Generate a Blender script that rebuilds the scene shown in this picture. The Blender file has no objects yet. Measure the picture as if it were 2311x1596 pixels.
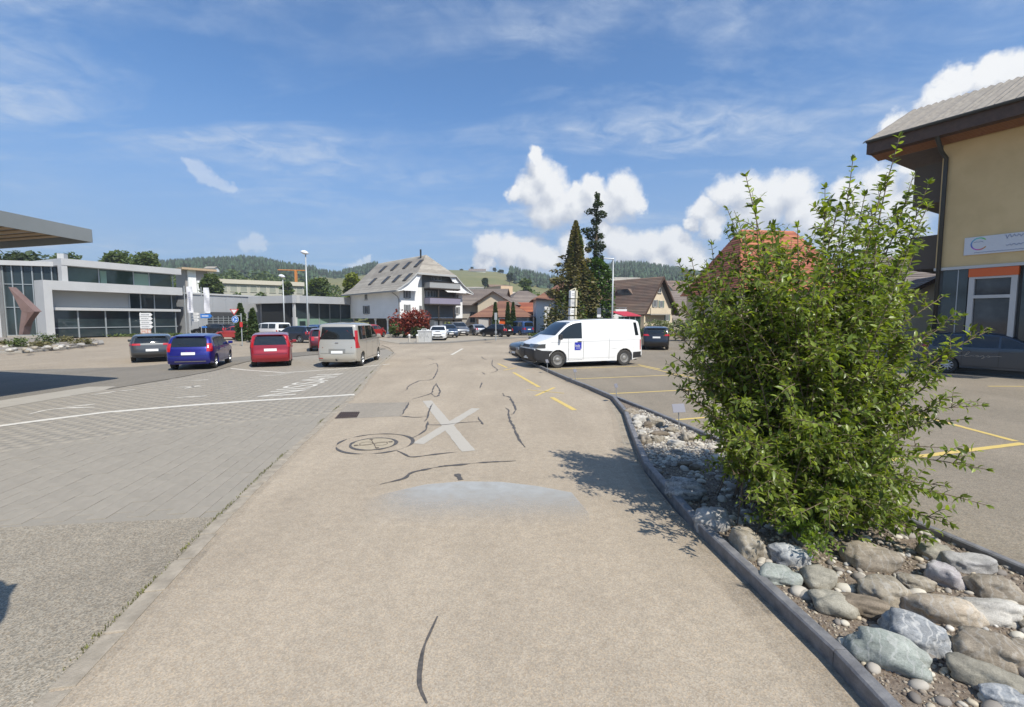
import bpy, bmesh, math, random
import numpy as np
from mathutils import Vector, Matrix, geometry
from mathutils.bvhtree import BVHTree
from mathutils import noise as mnoise
random.seed(7); RNG = np.random.default_rng(11)
R = math.radians; PI = math.pi
SC = bpy.context.scene; COL = SC.collection

# ------------------------------------------------------------------ camera, sky, sun, exposure
F = 1030.0; CX = 1155.5; CY = 798.0; H = 2.2      # lens of the photograph (its own pixel units) and eye height
PITCH = math.atan(80 / 1030)
cam = bpy.data.cameras.new('camera'); cam.sensor_fit = 'HORIZONTAL'; cam.angle_x = 2 * math.atan(CX / F)
cam.clip_start = 0.05; cam.clip_end = 20000
camo = bpy.data.objects.new('camera', cam); COL.objects.link(camo)
camo.location = (0, 0, H); camo.rotation_euler = (PI / 2 - PITCH, 0, 0); SC.camera = camo

SUN_EL = R(51); SUNH = Vector((0.58, -0.815)).normalized()
SUNV = Vector((SUNH.x * math.cos(SUN_EL), SUNH.y * math.cos(SUN_EL), math.sin(SUN_EL)))
sl = bpy.data.lights.new('sun', 'SUN'); sl.energy = 4.7; sl.angle = R(0.55); sl.color = (1.0, 0.95, 0.86)
so = bpy.data.objects.new('sun', sl); COL.objects.link(so); so.location = SUNV * 50
so.rotation_euler = (-SUNV).to_track_quat('-Z', 'Y').to_euler()
SC.view_settings.view_transform = 'Standard'; SC.view_settings.look = 'None'
SC.view_settings.gamma = 1; SC.view_settings.use_curve_mapping = False
SC.view_settings.exposure = 0.37
SC.cycles.max_bounces = 6; SC.cycles.transparent_max_bounces = 8
SC.cycles.diffuse_bounces = 3; SC.cycles.glossy_bounces = 3
SC.cycles.use_denoising = True

def ray(px, py):
    xc = (px - CX) / F; yc = -(py - CY) / F
    return Vector((xc, math.cos(PITCH) + math.sin(PITCH) * yc, -math.sin(PITCH) + math.cos(PITCH) * yc))
def G(px, py, z=0.0):
    d = ray(px, py); t = (z - H) / d.z
    return Vector((d.x * t, d.y * t, z))
def at(px, py, Y):
    d = ray(px, py); t = Y / d.y
    return Vector((d.x * t, Y, H + d.z * t))

# ---- world: Nishita sky with cirrus and cumulus given by direction
W = bpy.data.worlds.new('World'); SC.world = W; W.use_nodes = True
wt = W.node_tree; wt.nodes.clear()
class NT:
    def __init__(s, t): s.t = t
    def n(s, typ, **kw):
        nd = s.t.nodes.new(typ)
        for k, v in kw.items(): setattr(nd, k, v)
        return nd
    def l(s, a, b): s.t.links.new(a, b)
    def math(s, op, a, b=None, c=None, clamp=False):
        nd = s.n('ShaderNodeMath', operation=op); nd.use_clamp = clamp
        for i, v in enumerate((a, b, c)):
            if v is None: continue
            if isinstance(v, (int, float)): nd.inputs[i].default_value = v
            else: s.l(v, nd.inputs[i])
        return nd.outputs[0]
    def vmath(s, op, a, b=None):
        nd = s.n('ShaderNodeVectorMath', operation=op)
        for i, v in enumerate((a, b)):
            if v is None: continue
            if isinstance(v, (tuple, Vector)): nd.inputs[i].default_value = v
            else: s.l(v, nd.inputs[i])
        return nd.outputs[1] if op in ('DISTANCE', 'LENGTH', 'DOT_PRODUCT') else nd.outputs[0]
    def mapr(s, v, a, b, c=0.0, d=1.0, smooth=False):
        nd = s.n('ShaderNodeMapRange'); nd.interpolation_type = 'SMOOTHSTEP' if smooth else 'LINEAR'
        s.l(v, nd.inputs[0])
        for i, x in enumerate((a, b, c, d)): nd.inputs[i + 1].default_value = x
        return nd.outputs[0]
    def noise(s, vec, scale, detail=4, rough=0.55, dist=0.0):
        nd = s.n('ShaderNodeTexNoise'); nd.inputs['Scale'].default_value = scale
        nd.inputs['Detail'].default_value = detail; nd.inputs['Roughness'].default_value = rough
        nd.inputs['Distortion'].default_value = dist
        if vec is not None: s.l(vec, nd.inputs['Vector'])
        return nd.outputs['Fac']
    def mix(s, f, a, b, blend='MIX'):
        nd = s.n('ShaderNodeMix', data_type='RGBA', blend_type=blend)
        for sock, v in ((nd.inputs[0], f), (nd.inputs[6], a), (nd.inputs[7], b)):
            if isinstance(v, (int, float)): sock.default_value = v
            elif isinstance(v, tuple): sock.default_value = (*v[:3], 1)
            else: s.l(v, sock)
        return nd.outputs[2]

def dirco(px, py):
    d = ray(px, py).normalized()
    return (math.atan2(d.x, d.y), math.asin(d.z))
LOBES = [  # cumulus heads: photo position, radius in the same units
 (1212,352,20),(1222,392,40),(1246,425,46),(1196,432,40),(1262,468,48),(1166,440,22),(1232,478,44),(1292,462,44),
 (1336,424,30),(1340,450,40),(1402,430,40),(1420,455,40),(1376,462,44),(1440,462,24),(1300,430,24),
 (1104,554,36),(1150,566,40),(1196,572,46),(1238,582,34),(1086,588,24),(1290,560,40),(1300,600,30),(1100,592,22),
 (1386,548,44),(1420,566,46),(1466,556,44),(1512,540,34),(1536,566,44),(1560,590,40),(1486,590,40),(1360,520,26),
 (1560,505,18),(1588,476,30),(1640,440,38),(1690,430,40),(1740,450,46),(1792,436,40),(1806,470,40),(1700,476,50),(1606,512,30),
 (1850,500,44),(1900,540,50),(1905,440,30),(1940,470,40),(1985,420,34),(2040,470,50),(2090,420,40),(2000,540,60),(2070,380,30),(2130,212,30),(2150,190,26),(2174,190,22),(2110,236,28),
 (2022,284,24),(2046,292,22),(2250,162,28),(2290,156,30),(2330,160,34),(2215,185,22),
 (578,546,19),(556,552,14),(598,553,13),(830,582,12),(812,592,13),(800,600,13),
 (432,376,15),(450,384,18),(470,398,18),(486,412,15),(505,424,14),(524,432,11),
 (2620,120,60),(2800,260,60),(-260,520,60),(-420,560,50)]
def cloud_group():
    g = bpy.data.node_groups.new('cumulus', 'ShaderNodeTree')
    g.interface.new_socket('Vector', in_out='INPUT', socket_type='NodeSocketVector')
    g.interface.new_socket('Density', in_out='OUTPUT', socket_type='NodeSocketFloat')
    t = NT(g); gi = t.n('NodeGroupInput'); go = t.n('NodeGroupOutput')
    v = gi.outputs[0]
    nz = t.n('ShaderNodeTexNoise'); nz.inputs['Scale'].default_value = 26; nz.inputs['Detail'].default_value = 5
    nz.inputs['Roughness'].default_value = 0.62; t.l(v, nz.inputs['Vector'])
    off = t.vmath('SUBTRACT', nz.outputs['Color'], (0.5, 0.5, 0.5))
    sc = t.n('ShaderNodeVectorMath', operation='SCALE'); t.l(off, sc.inputs[0]); sc.inputs['Scale'].default_value = 0.050
    vd = t.vmath('ADD', v, sc.outputs[0])
    cur = None
    for px, py, r in LOBES:
        a, e = dirco(px, py); rr = r / F * 1.12
        dd = t.vmath('DISTANCE', vd, (a, e, 0))
        val = t.math('MULTIPLY_ADD', dd, -1 / rr, 1.0)
        cur = val if cur is None else t.math('SMOOTH_MAX', cur, val, 0.12)
    t.l(cur, go.inputs[0]); return g
t = NT(wt)
tc = t.n('ShaderNodeTexCoord'); sep = t.n('ShaderNodeSeparateXYZ'); t.l(tc.outputs['Generated'], sep.inputs[0])
az = t.math('ARCTAN2', sep.outputs[0], sep.outputs[1]); el = t.math('ARCSINE', sep.outputs[2])
cmb = t.n('ShaderNodeCombineXYZ'); t.l(az, cmb.inputs[0]); t.l(el, cmb.inputs[1])
sky = t.n('ShaderNodeTexSky', sky_type='NISHITA'); sky.sun_disc = False
sky.sun_elevation = SUN_EL; sky.sun_rotation = math.atan2(SUNH.x, SUNH.y)
sky.altitude = 700; sky.air_density = 1.0; sky.dust_density = 0.35; sky.ozone_density = 1.6
cg = cloud_group()
def cg_at(vec):
    nd = t.n('ShaderNodeGroup'); nd.node_tree = cg; t.l(vec, nd.inputs[0]); return nd.outputs[0]
d0 = cg_at(cmb.outputs[0])
d1 = cg_at(t.vmath('ADD', cmb.outputs[0], (0.012, 0.03, 0)))
mask = t.mapr(d0, -0.02, 0.50, 0, 1, True)
mask = t.math('MULTIPLY', mask, t.mapr(az, -0.42, 0.02, 0.34, 0.97, True))     # the small clouds on the left are thin
lit = t.math('MULTIPLY_ADD', t.math('SUBTRACT', d0, d1), 1.25, 0.56, clamp=True)
fine = t.noise(cmb.outputs[0], 40, 5, 0.6)
lit = t.math('ADD', lit, t.math('MULTIPLY_ADD', fine, 0.3, -0.15), clamp=True)
ccol = t.mix(lit, (4.4, 4.7, 5.3), (7.9, 7.9, 7.8))
# cirrus: streaked noise on the sky plane, thinned towards the left and the zenith
pl = t.n('ShaderNodeCombineXYZ')
zc = t.math('MAXIMUM', sep.outputs[2], 0.03); zc = t.math('ADD', zc, 0.12)
t.l(t.math('DIVIDE', sep.outputs[0], zc), pl.inputs[0]); t.l(t.math('DIVIDE', sep.outputs[1], zc), pl.inputs[1])
mp = t.n('ShaderNodeMapping'); mp.inputs['Rotation'].default_value = (0, 0, R(-38)); mp.inputs['Scale'].default_value = (0.55, 1.5, 1); mp.inputs['Location'].default_value = (3.3, 1.7, 0)
t.l(pl.outputs[0], mp.inputs[0])
c1 = t.noise(mp.outputs[0], 1.5, 8, 0.62, 0.7); c2 = t.noise(pl.outputs[0], 0.55, 3, 0.5); c3 = t.noise(pl.outputs[0], 7, 5, 0.6, 0.6)
cir = t.math('MULTIPLY', t.mapr(c1, 0.42, 0.68), t.mapr(c2, 0.33, 0.60))
cir = t.math('MULTIPLY', cir, t.mapr(c3, 0.32, 0.68, 0.15, 1.3))
lowveil = t.mapr(el, 0.02, 0.46, 0.80, 0.04, True)          # thin veil low over the hills
cirm = t.math('MULTIPLY', cir, 0.78, clamp=True)
tint = t.mix(1.0, sky.outputs[0], (0.60, 1.02, 1.34), 'MULTIPLY')
skyc = t.mix(cirm, t.mix(lowveil, tint, (2.3, 3.1, 4.5)), (4.9, 5.6, 6.6))
below = t.math('GREATER_THAN', el, 0.0)
mk = t.math('MULTIPLY', mask, below)
full = t.mix(mk, skyc, ccol)
bg = t.n('ShaderNodeBackground'); bg.inputs['Strength'].default_value = 0.10
t.l(full, bg.inputs['Color']); wo = t.n('ShaderNodeOutputWorld'); t.l(bg.outputs[0], wo.inputs[0])
W.cycles.sampling_method = 'MANUAL'; W.cycles.sample_map_resolution = 512

# ------------------------------------------------------------------ helpers
WM = {}
def wmat(o): return WM.get(o.name, Matrix.Identity(4))
def tag(o, label=None, cat=None, group=None, kind=None):
    for k, v in (('label', label), ('category', cat), ('group', group), ('kind', kind)):
        if v: o[k] = v
    return o
def thing(name, label, cat, loc=(0, 0, 0), rotz=0.0, group=None):
    o = bpy.data.objects.new(name, None); COL.objects.link(o); o.empty_display_size = 0.3
    o.location = loc; o.rotation_euler = (0, 0, rotz)
    WM[o.name] = Matrix.Translation(Vector(loc)) @ Matrix.Rotation(rotz, 4, 'Z')
    return tag(o, label, cat, group)
def link(name, me, mat=None, parent=None, local=False, smooth=False):
    o = bpy.data.objects.new(name, me); COL.objects.link(o)
    if mat is not None and len(me.materials) == 0:
        for m in (mat if isinstance(mat, (list, tuple)) else (mat,)): me.materials.append(m)
    if parent is not None:
        o.parent = parent
        if local: WM[o.name] = wmat(parent)
        else:
            o.matrix_parent_inverse = wmat(parent).inverted(); WM[o.name] = Matrix.Identity(4)
    if smooth and me.polygons:
        me.polygons.foreach_set('use_smooth', [True] * len(me.polygons))
    return o
def copy_tree(o, parent=None):
    c = o.copy(); COL.objects.link(c)
    if parent is not None:
        c.parent = parent
    for ch in list(o.children): copy_tree(ch, c)
    return c
class MB:
    """collects shapes, builds ONE mesh object"""
    def __init__(s): s.v = []; s.f = []; s.mi = []; s.m = 0
    def add(s, vs, fs):
        b = len(s.v); s.v += [tuple(x) for x in vs]
        for f in fs: s.f.append(tuple(b + i for i in f)); s.mi.append(s.m)
        return s
    def box(s, c, d, rot=None):
        hx, hy, hz = d[0] / 2, d[1] / 2, d[2] / 2
        vs = [Vector((x, y, z)) for z in (-hz, hz) for x, y in ((-hx, -hy), (hx, -hy), (hx, hy), (-hx, hy))]
        if rot is not None: vs = [rot @ v for v in vs]
        c = Vector(c)
        return s.add([v + c for v in vs], [(3, 2, 1, 0), (4, 5, 6, 7), (0, 1, 5, 4), (1, 2, 6, 5), (2, 3, 7, 6), (3, 0, 4, 7)])
    def bbox(s, c, d, bev, rot=None):
        bm = bmesh.new(); bmesh.ops.create_cube(bm, size=1)
        bmesh.ops.scale(bm, vec=d, verts=bm.verts)
        bmesh.ops.bevel(bm, geom=bm.edges[:], offset=bev, segments=2, affect='EDGES', profile=0.6)
        bm.verts.ensure_lookup_table(); c = Vector(c)
        vs = [(rot @ v.co if rot is not None else v.co) + c for v in bm.verts]
        fs = [[v.index for v in f.verts] for f in bm.faces]; bm.free()
        return s.add(vs, fs)
    def prism(s, poly, ext):
        """poly: list of 3D points (planar), ext: extrusion vector"""
        n = len(poly); ext = Vector(ext); a = [Vector(p) for p in poly]; b = [p + ext for p in a]
        return s.add(a + b, [tuple(range(n))[::-1], tuple(range(n, 2 * n))] + [(i, (i + 1) % n, n + (i + 1) % n, n + i) for i in range(n)])
    def poly(s, pts): return s.add(pts, [tuple(range(len(pts)))])
    def tube(s, pts, r, n=6, caps=True, flat=None):
        pts = [Vector(p) for p in pts]; rs = r if isinstance(r, (list, tuple)) else [r] * len(pts)
        vs = []; up = Vector((0, 0, 1))
        for i, p in enumerate(pts):
            d = (pts[min(i + 1, len(pts) - 1)] - pts[max(i - 1, 0)]).normalized()
            a = d.cross(up)
            if a.length < 1e-3: a = d.cross(Vector((1, 0, 0)))
            a.normalize(); b = d.cross(a)
            for k in range(n):
                an = 2 * PI * k / n; vs.append(p + (a * math.cos(an) + b * math.sin(an)) * rs[i])
        fs = [(i * n + k, i * n + (k + 1) % n, (i + 1) * n + (k + 1) % n, (i + 1) * n + k) for i in range(len(pts) - 1) for k in range(n)]
        if caps: fs += [tuple(range(n)), tuple(range((len(pts) - 1) * n, len(pts) * n))[::-1]]
        return s.add(vs, fs)
    def lathe(s, prof, n=24, M=None, cap=True):
        vs = []
        for r, z in prof:
            for k in range(n):
                a = 2 * PI * k / n; vs.append(Vector((r * math.cos(a), r * math.sin(a), z)))
        fs = [(i * n + k, i * n + (k + 1) % n, (i + 1) * n + (k + 1) % n, (i + 1) * n + k) for i in range(len(prof) - 1) for k in range(n)]
        if cap: fs += [tuple(range(n))[::-1], tuple(range((len(prof) - 1) * n, len(prof) * n))]
        if M is not None: vs = [M @ v for v in vs]
        return s.add(vs, fs)
    def mesh(s, name):
        me = bpy.data.meshes.new(name); me.from_pydata(s.v, [], s.f)
        if any(s.mi): me.polygons.foreach_set('material_index', s.mi)
        me.update(); return me
    def build(s, name, mat, parent=None, smooth=False, local=False, fix=True, angle=None):
        me = s.mesh(name)
        if fix:
            bm = bmesh.new(); bm.from_mesh(me); bmesh.ops.recalc_face_normals(bm, faces=bm.faces); bm.to_mesh(me); bm.free()
        o = link(name, me, mat, parent, local, smooth)
        if smooth and angle: me.set_sharp_from_angle(angle=angle)
        return o
def mesh_np(name, V, Fa):
    """V (n,3), Fa (m,k) -> mesh"""
    me = bpy.data.meshes.new(name); V = np.ascontiguousarray(V, dtype=np.float32); Fa = np.ascontiguousarray(Fa, dtype=np.int32)
    m, k = Fa.shape
    me.vertices.add(len(V)); me.vertices.foreach_set('co', V.ravel())
    me.loops.add(m * k); me.loops.foreach_set('vertex_index', Fa.ravel())
    me.polygons.add(m); me.polygons.foreach_set('loop_start', np.arange(0, m * k, k, dtype=np.int32))
    me.update(calc_edges=True); return me
def scatter(name, tv, tf, pos, rot, scl):
    """many copies of a small template in one mesh. pos (n,3) rot (n,3,3) scl (n,) or (n,3)"""
    tv = np.asarray(tv, float); tf = np.asarray(tf, int); n = len(pos)
    scl = np.asarray(scl, float)
    if scl.ndim == 1: scl = np.repeat(scl[:, None], 3, 1)
    loc = tv[None, :, :] * scl[:, None, :]
    V = np.einsum('nij,nkj->nki', rot, loc) + np.asarray(pos)[:, None, :]
    Fa = tf[None] + (np.arange(n) * len(tv))[:, None, None]
    return mesh_np(name, V.reshape(-1, 3), Fa.reshape(-1, tf.shape[1]))
def rand_rot(n, tilt=PI):
    """random heading, tilt off vertical up to tilt"""
    a = RNG.uniform(0, 2 * PI, n); b = RNG.uniform(-tilt, tilt, n); c = RNG.uniform(0, 2 * PI, n)
    def rz(a): return np.stack([np.stack([np.cos(a), -np.sin(a), 0 * a], -1), np.stack([np.sin(a), np.cos(a), 0 * a], -1), np.stack([0 * a, 0 * a, 1 + 0 * a], -1)], 1)
    def rx(a): return np.stack([np.stack([1 + 0 * a, 0 * a, 0 * a], -1), np.stack([0 * a, np.cos(a), -np.sin(a)], -1), np.stack([0 * a, np.sin(a), np.cos(a)], -1)], 1)
    return rz(a) @ rx(b) @ rz(c)
def catmull(pts, n=6):
    P = [Vector(p) for p in pts]; out = []
    for i in range(len(P) - 1):
        p0 = P[max(i - 1, 0)]; p1 = P[i]; p2 = P[i + 1]; p3 = P[min(i + 2, len(P) - 1)]
        for k in range(n):
            u = k / n; out.append(0.5 * ((2 * p1) + (p2 - p0) * u + (2 * p0 - 5 * p1 + 4 * p2 - p3) * u * u + (3 * p1 - p0 - 3 * p2 + p3) * u ** 3))
    out.append(P[-1]); return out

# ------------------------------------------------------------------ materials
MATS = {}
def M(name, col, rough=0.6, metal=0.0, col2=None, scale=4.0, bump=0.0, bscale=None, coat=0.0, island=0.0, detail=5, spec=0.5, lo=0.35, hi=0.65, bdist=0.02, trans=0.0, stretch=None):
    if name in MATS: return MATS[name]
    m = bpy.data.materials.new(name); m.use_nodes = True; nt = NT(m.node_tree); bs = m.node_tree.nodes['Principled BSDF']
    bs.inputs['Roughness'].default_value = rough; bs.inputs['Metallic'].default_value = metal
    bs.inputs['Coat Weight'].default_value = coat; bs.inputs['Coat Roughness'].default_value = 0.04
    bs.inputs['Specular IOR Level'].default_value = spec
    vec = nt.n('ShaderNodeTexCoord').outputs['Object']
    if stretch:
        mp = nt.n('ShaderNodeMapping'); mp.inputs['Scale'].default_value = stretch; nt.l(vec, mp.inputs[0]); vec = mp.outputs[0]
    c = None
    if col2 is not None:
        f = nt.mapr(nt.noise(vec, scale, detail, 0.6), lo, hi); c = nt.mix(f, col, col2)
    if island:
        g = nt.n('ShaderNodeNewGeometry'); hs = nt.n('ShaderNodeHueSaturation')
        v = nt.mapr(g.outputs['Random Per Island'], 0, 1, 1 - island, 1 + island); nt.l(v, hs.inputs['Value'])
        h = nt.mapr(g.outputs['Random Per Island'], 0, 1, 0.5 - 0.03 * island, 0.5 + 0.03 * island); nt.l(h, hs.inputs['Hue'])
        if c is not None: nt.l(c, hs.inputs['Color'])
        else: hs.inputs['Color'].default_value = (*col, 1)
        c = hs.outputs[0]
    if c is not None: nt.l(c, bs.inputs['Base Color'])
    else: bs.inputs['Base Color'].default_value = (*col, 1)
    if bump:
        b = nt.n('ShaderNodeBump'); b.inputs['Strength'].default_value = bump; b.inputs['Distance'].default_value = bdist
        nt.l(nt.noise(vec, bscale or scale * 4, 4, 0.6), b.inputs['Height']); nt.l(b.outputs[0], bs.inputs['Normal'])
    if trans:
        out = m.node_tree.nodes['Material Output']; tr = nt.n('ShaderNodeBsdfTranslucent'); ad = nt.n('ShaderNodeMixShader'); ad.inputs[0].default_value = trans
        if c is not None:
            br = nt.mix(1.0, c, (1.5, 1.6, 0.7), 'MULTIPLY'); nt.l(br, tr.inputs[0])
        else: tr.inputs[0].default_value = (col[0] * 1.5, col[1] * 1.6, col[2] * 0.7, 1)
        nt.l(bs.outputs[0], ad.inputs[1]); nt.l(tr.outputs[0], ad.inputs[2]); nt.l(ad.outputs[0], out.inputs['Surface'])
    MATS[name] = m; return m
def glassmat(name, col, rough=0.03, spec=0.7, col2=None, scale=0.6):
    return M(name, col, rough, 0.0, col2=col2, scale=scale, spec=spec)
def paint(name, col, metal=0.35):
    return M('paint_' + name, col, 0.32, metal, coat=1.0)
# ================================================================== GROUND
def asphalt(name, base, var=0.35, sc=85.0, patch=0.10, tint2=None, bump=0.25):
    m = bpy.data.materials.new(name); m.use_nodes = True; nt = NT(m.node_tree); bs = m.node_tree.nodes['Principled BSDF']
    vec = nt.n('ShaderNodeTexCoord').outputs['Object']
    vo = nt.n('ShaderNodeTexVoronoi'); vo.inputs['Scale'].default_value = sc; nt.l(vec, vo.inputs['Vector'])
    sp = nt.n('ShaderNodeSeparateColor'); nt.l(vo.outputs['Color'], sp.inputs[0])
    v = nt.mapr(sp.outputs[0], 0, 1, 1 - var, 1 + var)
    big = nt.mapr(nt.noise(vec, 0.35, 5, 0.6), 0.3, 0.7, 1 - patch, 1 + patch)
    mpx = nt.n('ShaderNodeMapping'); mpx.inputs['Scale'].default_value = (1.1, .16, 1); mpx.inputs['Rotation'].default_value = (0, 0, .06); nt.l(vec, mpx.inputs[0])
    big = nt.math('MULTIPLY', big, nt.mapr(nt.noise(mpx.outputs[0], 1.0, 6, .6), .35, .65, .93, 1.05)); big = nt.math('MULTIPLY', big, nt.mapr(nt.noise(vec, 1.6, 7, .7), .56, .74, 1.0, .86))
    mid = nt.mapr(nt.noise(vec, 9, 4, 0.7), 0.3, 0.7, 0.9, 1.1)
    v = nt.math('MULTIPLY', nt.math('MULTIPLY', v, big), mid)
    hs = nt.n('ShaderNodeHueSaturation'); nt.l(v, hs.inputs['Value'])
    col = nt.mix(nt.mapr(nt.noise(vec, 0.16, 3, 0.6), 0.35, 0.65), base, tint2 or tuple(c * 0.93 for c in base))
    warm = nt.mix(nt.mapr(sp.outputs[1], 0.55, 1.0, 0, 0.5), col, (base[0] * 1.15, base[1] * 1.0, base[2] * 0.82))
    nt.l(warm, hs.inputs['Color']); nt.l(hs.outputs[0], bs.inputs['Base Color'])
    bs.inputs['Roughness'].default_value = 0.85; bs.inputs['Specular IOR Level'].default_value = 0.3
    b = nt.n('ShaderNodeBump'); b.inputs['Strength'].default_value = bump; b.inputs['Distance'].default_value = 0.006
    nt.l(vo.outputs['Distance'], b.inputs['Height']); nt.l(b.outputs[0], bs.inputs['Normal'])
    return m
A_ROAD = asphalt('asphalt_road', (0.365, 0.31, 0.238), 0.19, 110, 0.09, (0.33, 0.278, 0.212))
A_FAR = asphalt('asphalt_far', (0.32, 0.27, 0.205), 0.16, 40, 0.08)
A_LOT = asphalt('asphalt_lot', (0.20, 0.182, 0.152), 0.2, 70, 0.10)
A_PARK = asphalt('asphalt_parking', (0.235, 0.202, 0.155), 0.28, 95, 0.10, (0.215, 0.187, 0.145))
A_COARSE = asphalt('asphalt_coarse', (0.285, 0.25, 0.195), 0.36, 95, 0.14, (0.255, 0.228, 0.182), 0.5)
A_PATCH = asphalt('asphalt_patch', (0.285, 0.255, 0.21), 0.22, 100, 0.06)
M_TAR = M('tar', (0.055, 0.05, 0.045), 0.55, col2=(0.12, 0.105, 0.09), scale=25)
M_WHITE_LINE = M('worn_white_paint', (0.62, 0.585, 0.51), 0.7, col2=(0.50, 0.465, 0.40), scale=14, lo=0.45, hi=0.75)
M_GHOST = M('worn_out_paint', (0.40, 0.365, 0.305), 0.75, col2=(0.44, 0.405, 0.345), scale=30)
M_YELLOW = M('worn_yellow_paint', (0.60, 0.44, 0.13), 0.7, col2=(0.42, 0.34, 0.17), scale=18, lo=0.5, hi=0.8)
M_CONC = M('concrete', (0.36, 0.335, 0.29), 0.85, col2=(0.27, 0.25, 0.215), scale=6, bump=0.3, bscale=60)
M_SOIL = M('soil', (0.15, 0.115, 0.085), 0.95, col2=(0.24, 0.195, 0.15), scale=18, bump=0.8, bscale=60)
M_KERB = M('kerb_stone', (0.12, 0.118, 0.122), 0.5, col2=(0.21, 0.205, 0.205), scale=9, bump=0.25, bscale=80, island=0.12)
M_MOSS = M('moss', (0.10, 0.11, 0.03), 0.95, col2=(0.2, 0.17, 0.08), scale=30)

# a single sheet that rises into hills beyond the village ---------------------------------------
SKYL = [(-2600,560),(-1500,575),(-700,585),(-100,598),(130,612),(300,618),(370,612),(460,606),(560,600),(610,606),(640,614),(700,622),(770,630),(800,626),(850,612),(900,618),
        (960,612),(1018,610),(1060,612),(1140,616),(1180,628),(1240,640),(1290,646),(1340,636),(1380,612),(1450,612),(1540,628),(1620,640),(1800,650),(2100,655),(2600,640),(3600,620),(4600,620)]
def crest(px): return float(np.interp(px, [a for a, b in SKYL], [b for a, b in SKYL]))
NEARR = [(-2600,150),(-100,150),(400,110),(700,130),(1000,150),(1200,150),(1500,170),(2300,150),(4600,150)]
def hill_z(px, Y):
    """ground height on the line of sight px at depth Y"""
    n0 = float(np.interp(px, [a for a, b in NEARR], [b for a, b in NEARR])); Rr = 640.0
    zc = (718 - crest(px)) / F * Rr + H
    if Y <= n0: return 0.0
    if Y <= Rr:
        u = (Y - n0) / (Rr - n0); return zc * (0.72 * u + 0.28 * u * u * (3 - 2 * u)) + 1.5 * mnoise.noise(Vector((px / 120, Y / 90, 0))) * u * (1 - u) * 4
    return zc - (Y - Rr) * 0.12
def hz_xy(x, y): return hill_z(CX + F * x / max(y, 1), y)
pxs = list(np.linspace(-2600, 4600, 121)); Ys = [-260, -60, -10, 3, 30, 60, 90] + list(np.linspace(105, 640, 30)) + [700, 800, 1000]
vs = []; fs = []
for Y in Ys:
    for p in pxs:
        x = (p - CX) / F * max(Y, 140) if Y < 140 else (p - CX) / F * Y
        vs.append((x, Y, (hz_xy(x, Y) if Y > 90 else 0) - 0.03))
nx = len(pxs)
for j in range(len(Ys) - 1):
    for i in range(nx - 1): fs.append((j * nx + i, j * nx + i + 1, (j + 1) * nx + i + 1, (j + 1) * nx + i))
gm = bpy.data.meshes.new('ground'); gm.from_pydata(vs, [], fs); gm.update()
M_GRASS = M('meadow', (0.125, 0.135, 0.045), 0.9, col2=(0.21, 0.185, 0.075), scale=0.022, detail=8, lo=0.3, hi=0.7)
gm.materials.append(A_FAR); gm.materials.append(M_GRASS)
for p in gm.polygons:
    if p.center.y > 112: p.material_index = 1
    p.use_smooth = p.center.y > 112
ground = link('ground', gm); tag(ground, 'pale asphalt square and village floor rising into green meadow hills', kind='structure')

def flat(name, pts, z, mat, parent=None, label=None, kind=None):
    vs = [(p[0], p[1], z) for p in pts]; me = bpy.data.meshes.new(name); me.from_pydata(vs, [], [tuple(range(len(vs)))]); me.update()
    if me.polygons[0].normal.z < 0: me.flip_normals()
    o = link(name, me, mat, parent)
    return tag(o, label, kind=kind)
def ext(a, b, t): return a + (a - b).normalized() * t     # past a, away from b
def gp(*pp): return [G(x, y) for x, y in pp]

left_edge = gp((220,1450),(360,1307),(500,1165),(640,1030),(735,945),(800,888),(835,846),(875,808),(890,797))
left_edge = [ext(left_edge[0], left_edge[2], 14)] + left_edge
kerb_px = [(1960,1596),(1785,1400),(1640,1265),(1520,1150),(1455,1065),(1425,990),(1408,938),(1385,906),(1350,888),(1285,862),(1215,830),(1160,803),(1147,795)]
kerb_line = gp(*kerb_px); kerb_line = [ext(kerb_line[0], kerb_line[1], 14)] + kerb_line
tipk = kerb_line[-1]
road_poly = left_edge + gp((880,786),(860,778),(1180,778)) + [tipk] + kerb_line[::-1][1:]
road = flat('road', road_poly, 0.0, A_ROAD, label='pale tan asphalt road crossed by dark tar repairs', kind='structure')

plz = gp((500,1165),(640,1030),(735,945),(800,888),(835,846),(875,808),(890,797),(872,788),(800,796),(700,802),(560,816),(483,837),(383,856),(230,881),(0,921),(-700,1075),(-700,1240),(0,1190))
plaza = flat('plaza', plz, -0.005, M('joint_sand', (0.245, 0.22, 0.18), 0.95, col2=(0.275, 0.247, 0.202), scale=40), label='grey block paved forecourt with worn white parking marks', kind='structure')
coarse = flat('pavement', gp((500,1166),(0,1191),(-700,1241)) + [Vector((-18, 3, 0)), Vector((-18, -16, 0)), left_edge[0], left_edge[1], left_edge[2]], 0.0, A_COARSE, label='coarse brown exposed aggregate asphalt left of the gutter', kind='structure')
lot = flat('car_park', gp((-700,1070),(0,920),(230,880),(383,855),(483,836),(560,815),(700,801),(800,795),(872,787),(840,783),(600,800),(300,828),(0,836),(-700,846)), -0.006, A_LOT, label='darker grey asphalt strip under the row of parked cars', kind='structure')
flat('pale_strip', gp((-300,1000),(0,921),(230,881.5),(262,872),(200,873),(0,904),(-300,962)), -0.001, M('pale_concrete', (0.37, 0.34, 0.285), 0.85, col2=(0.33, 0.3, 0.25), scale=3), plaza)

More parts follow.
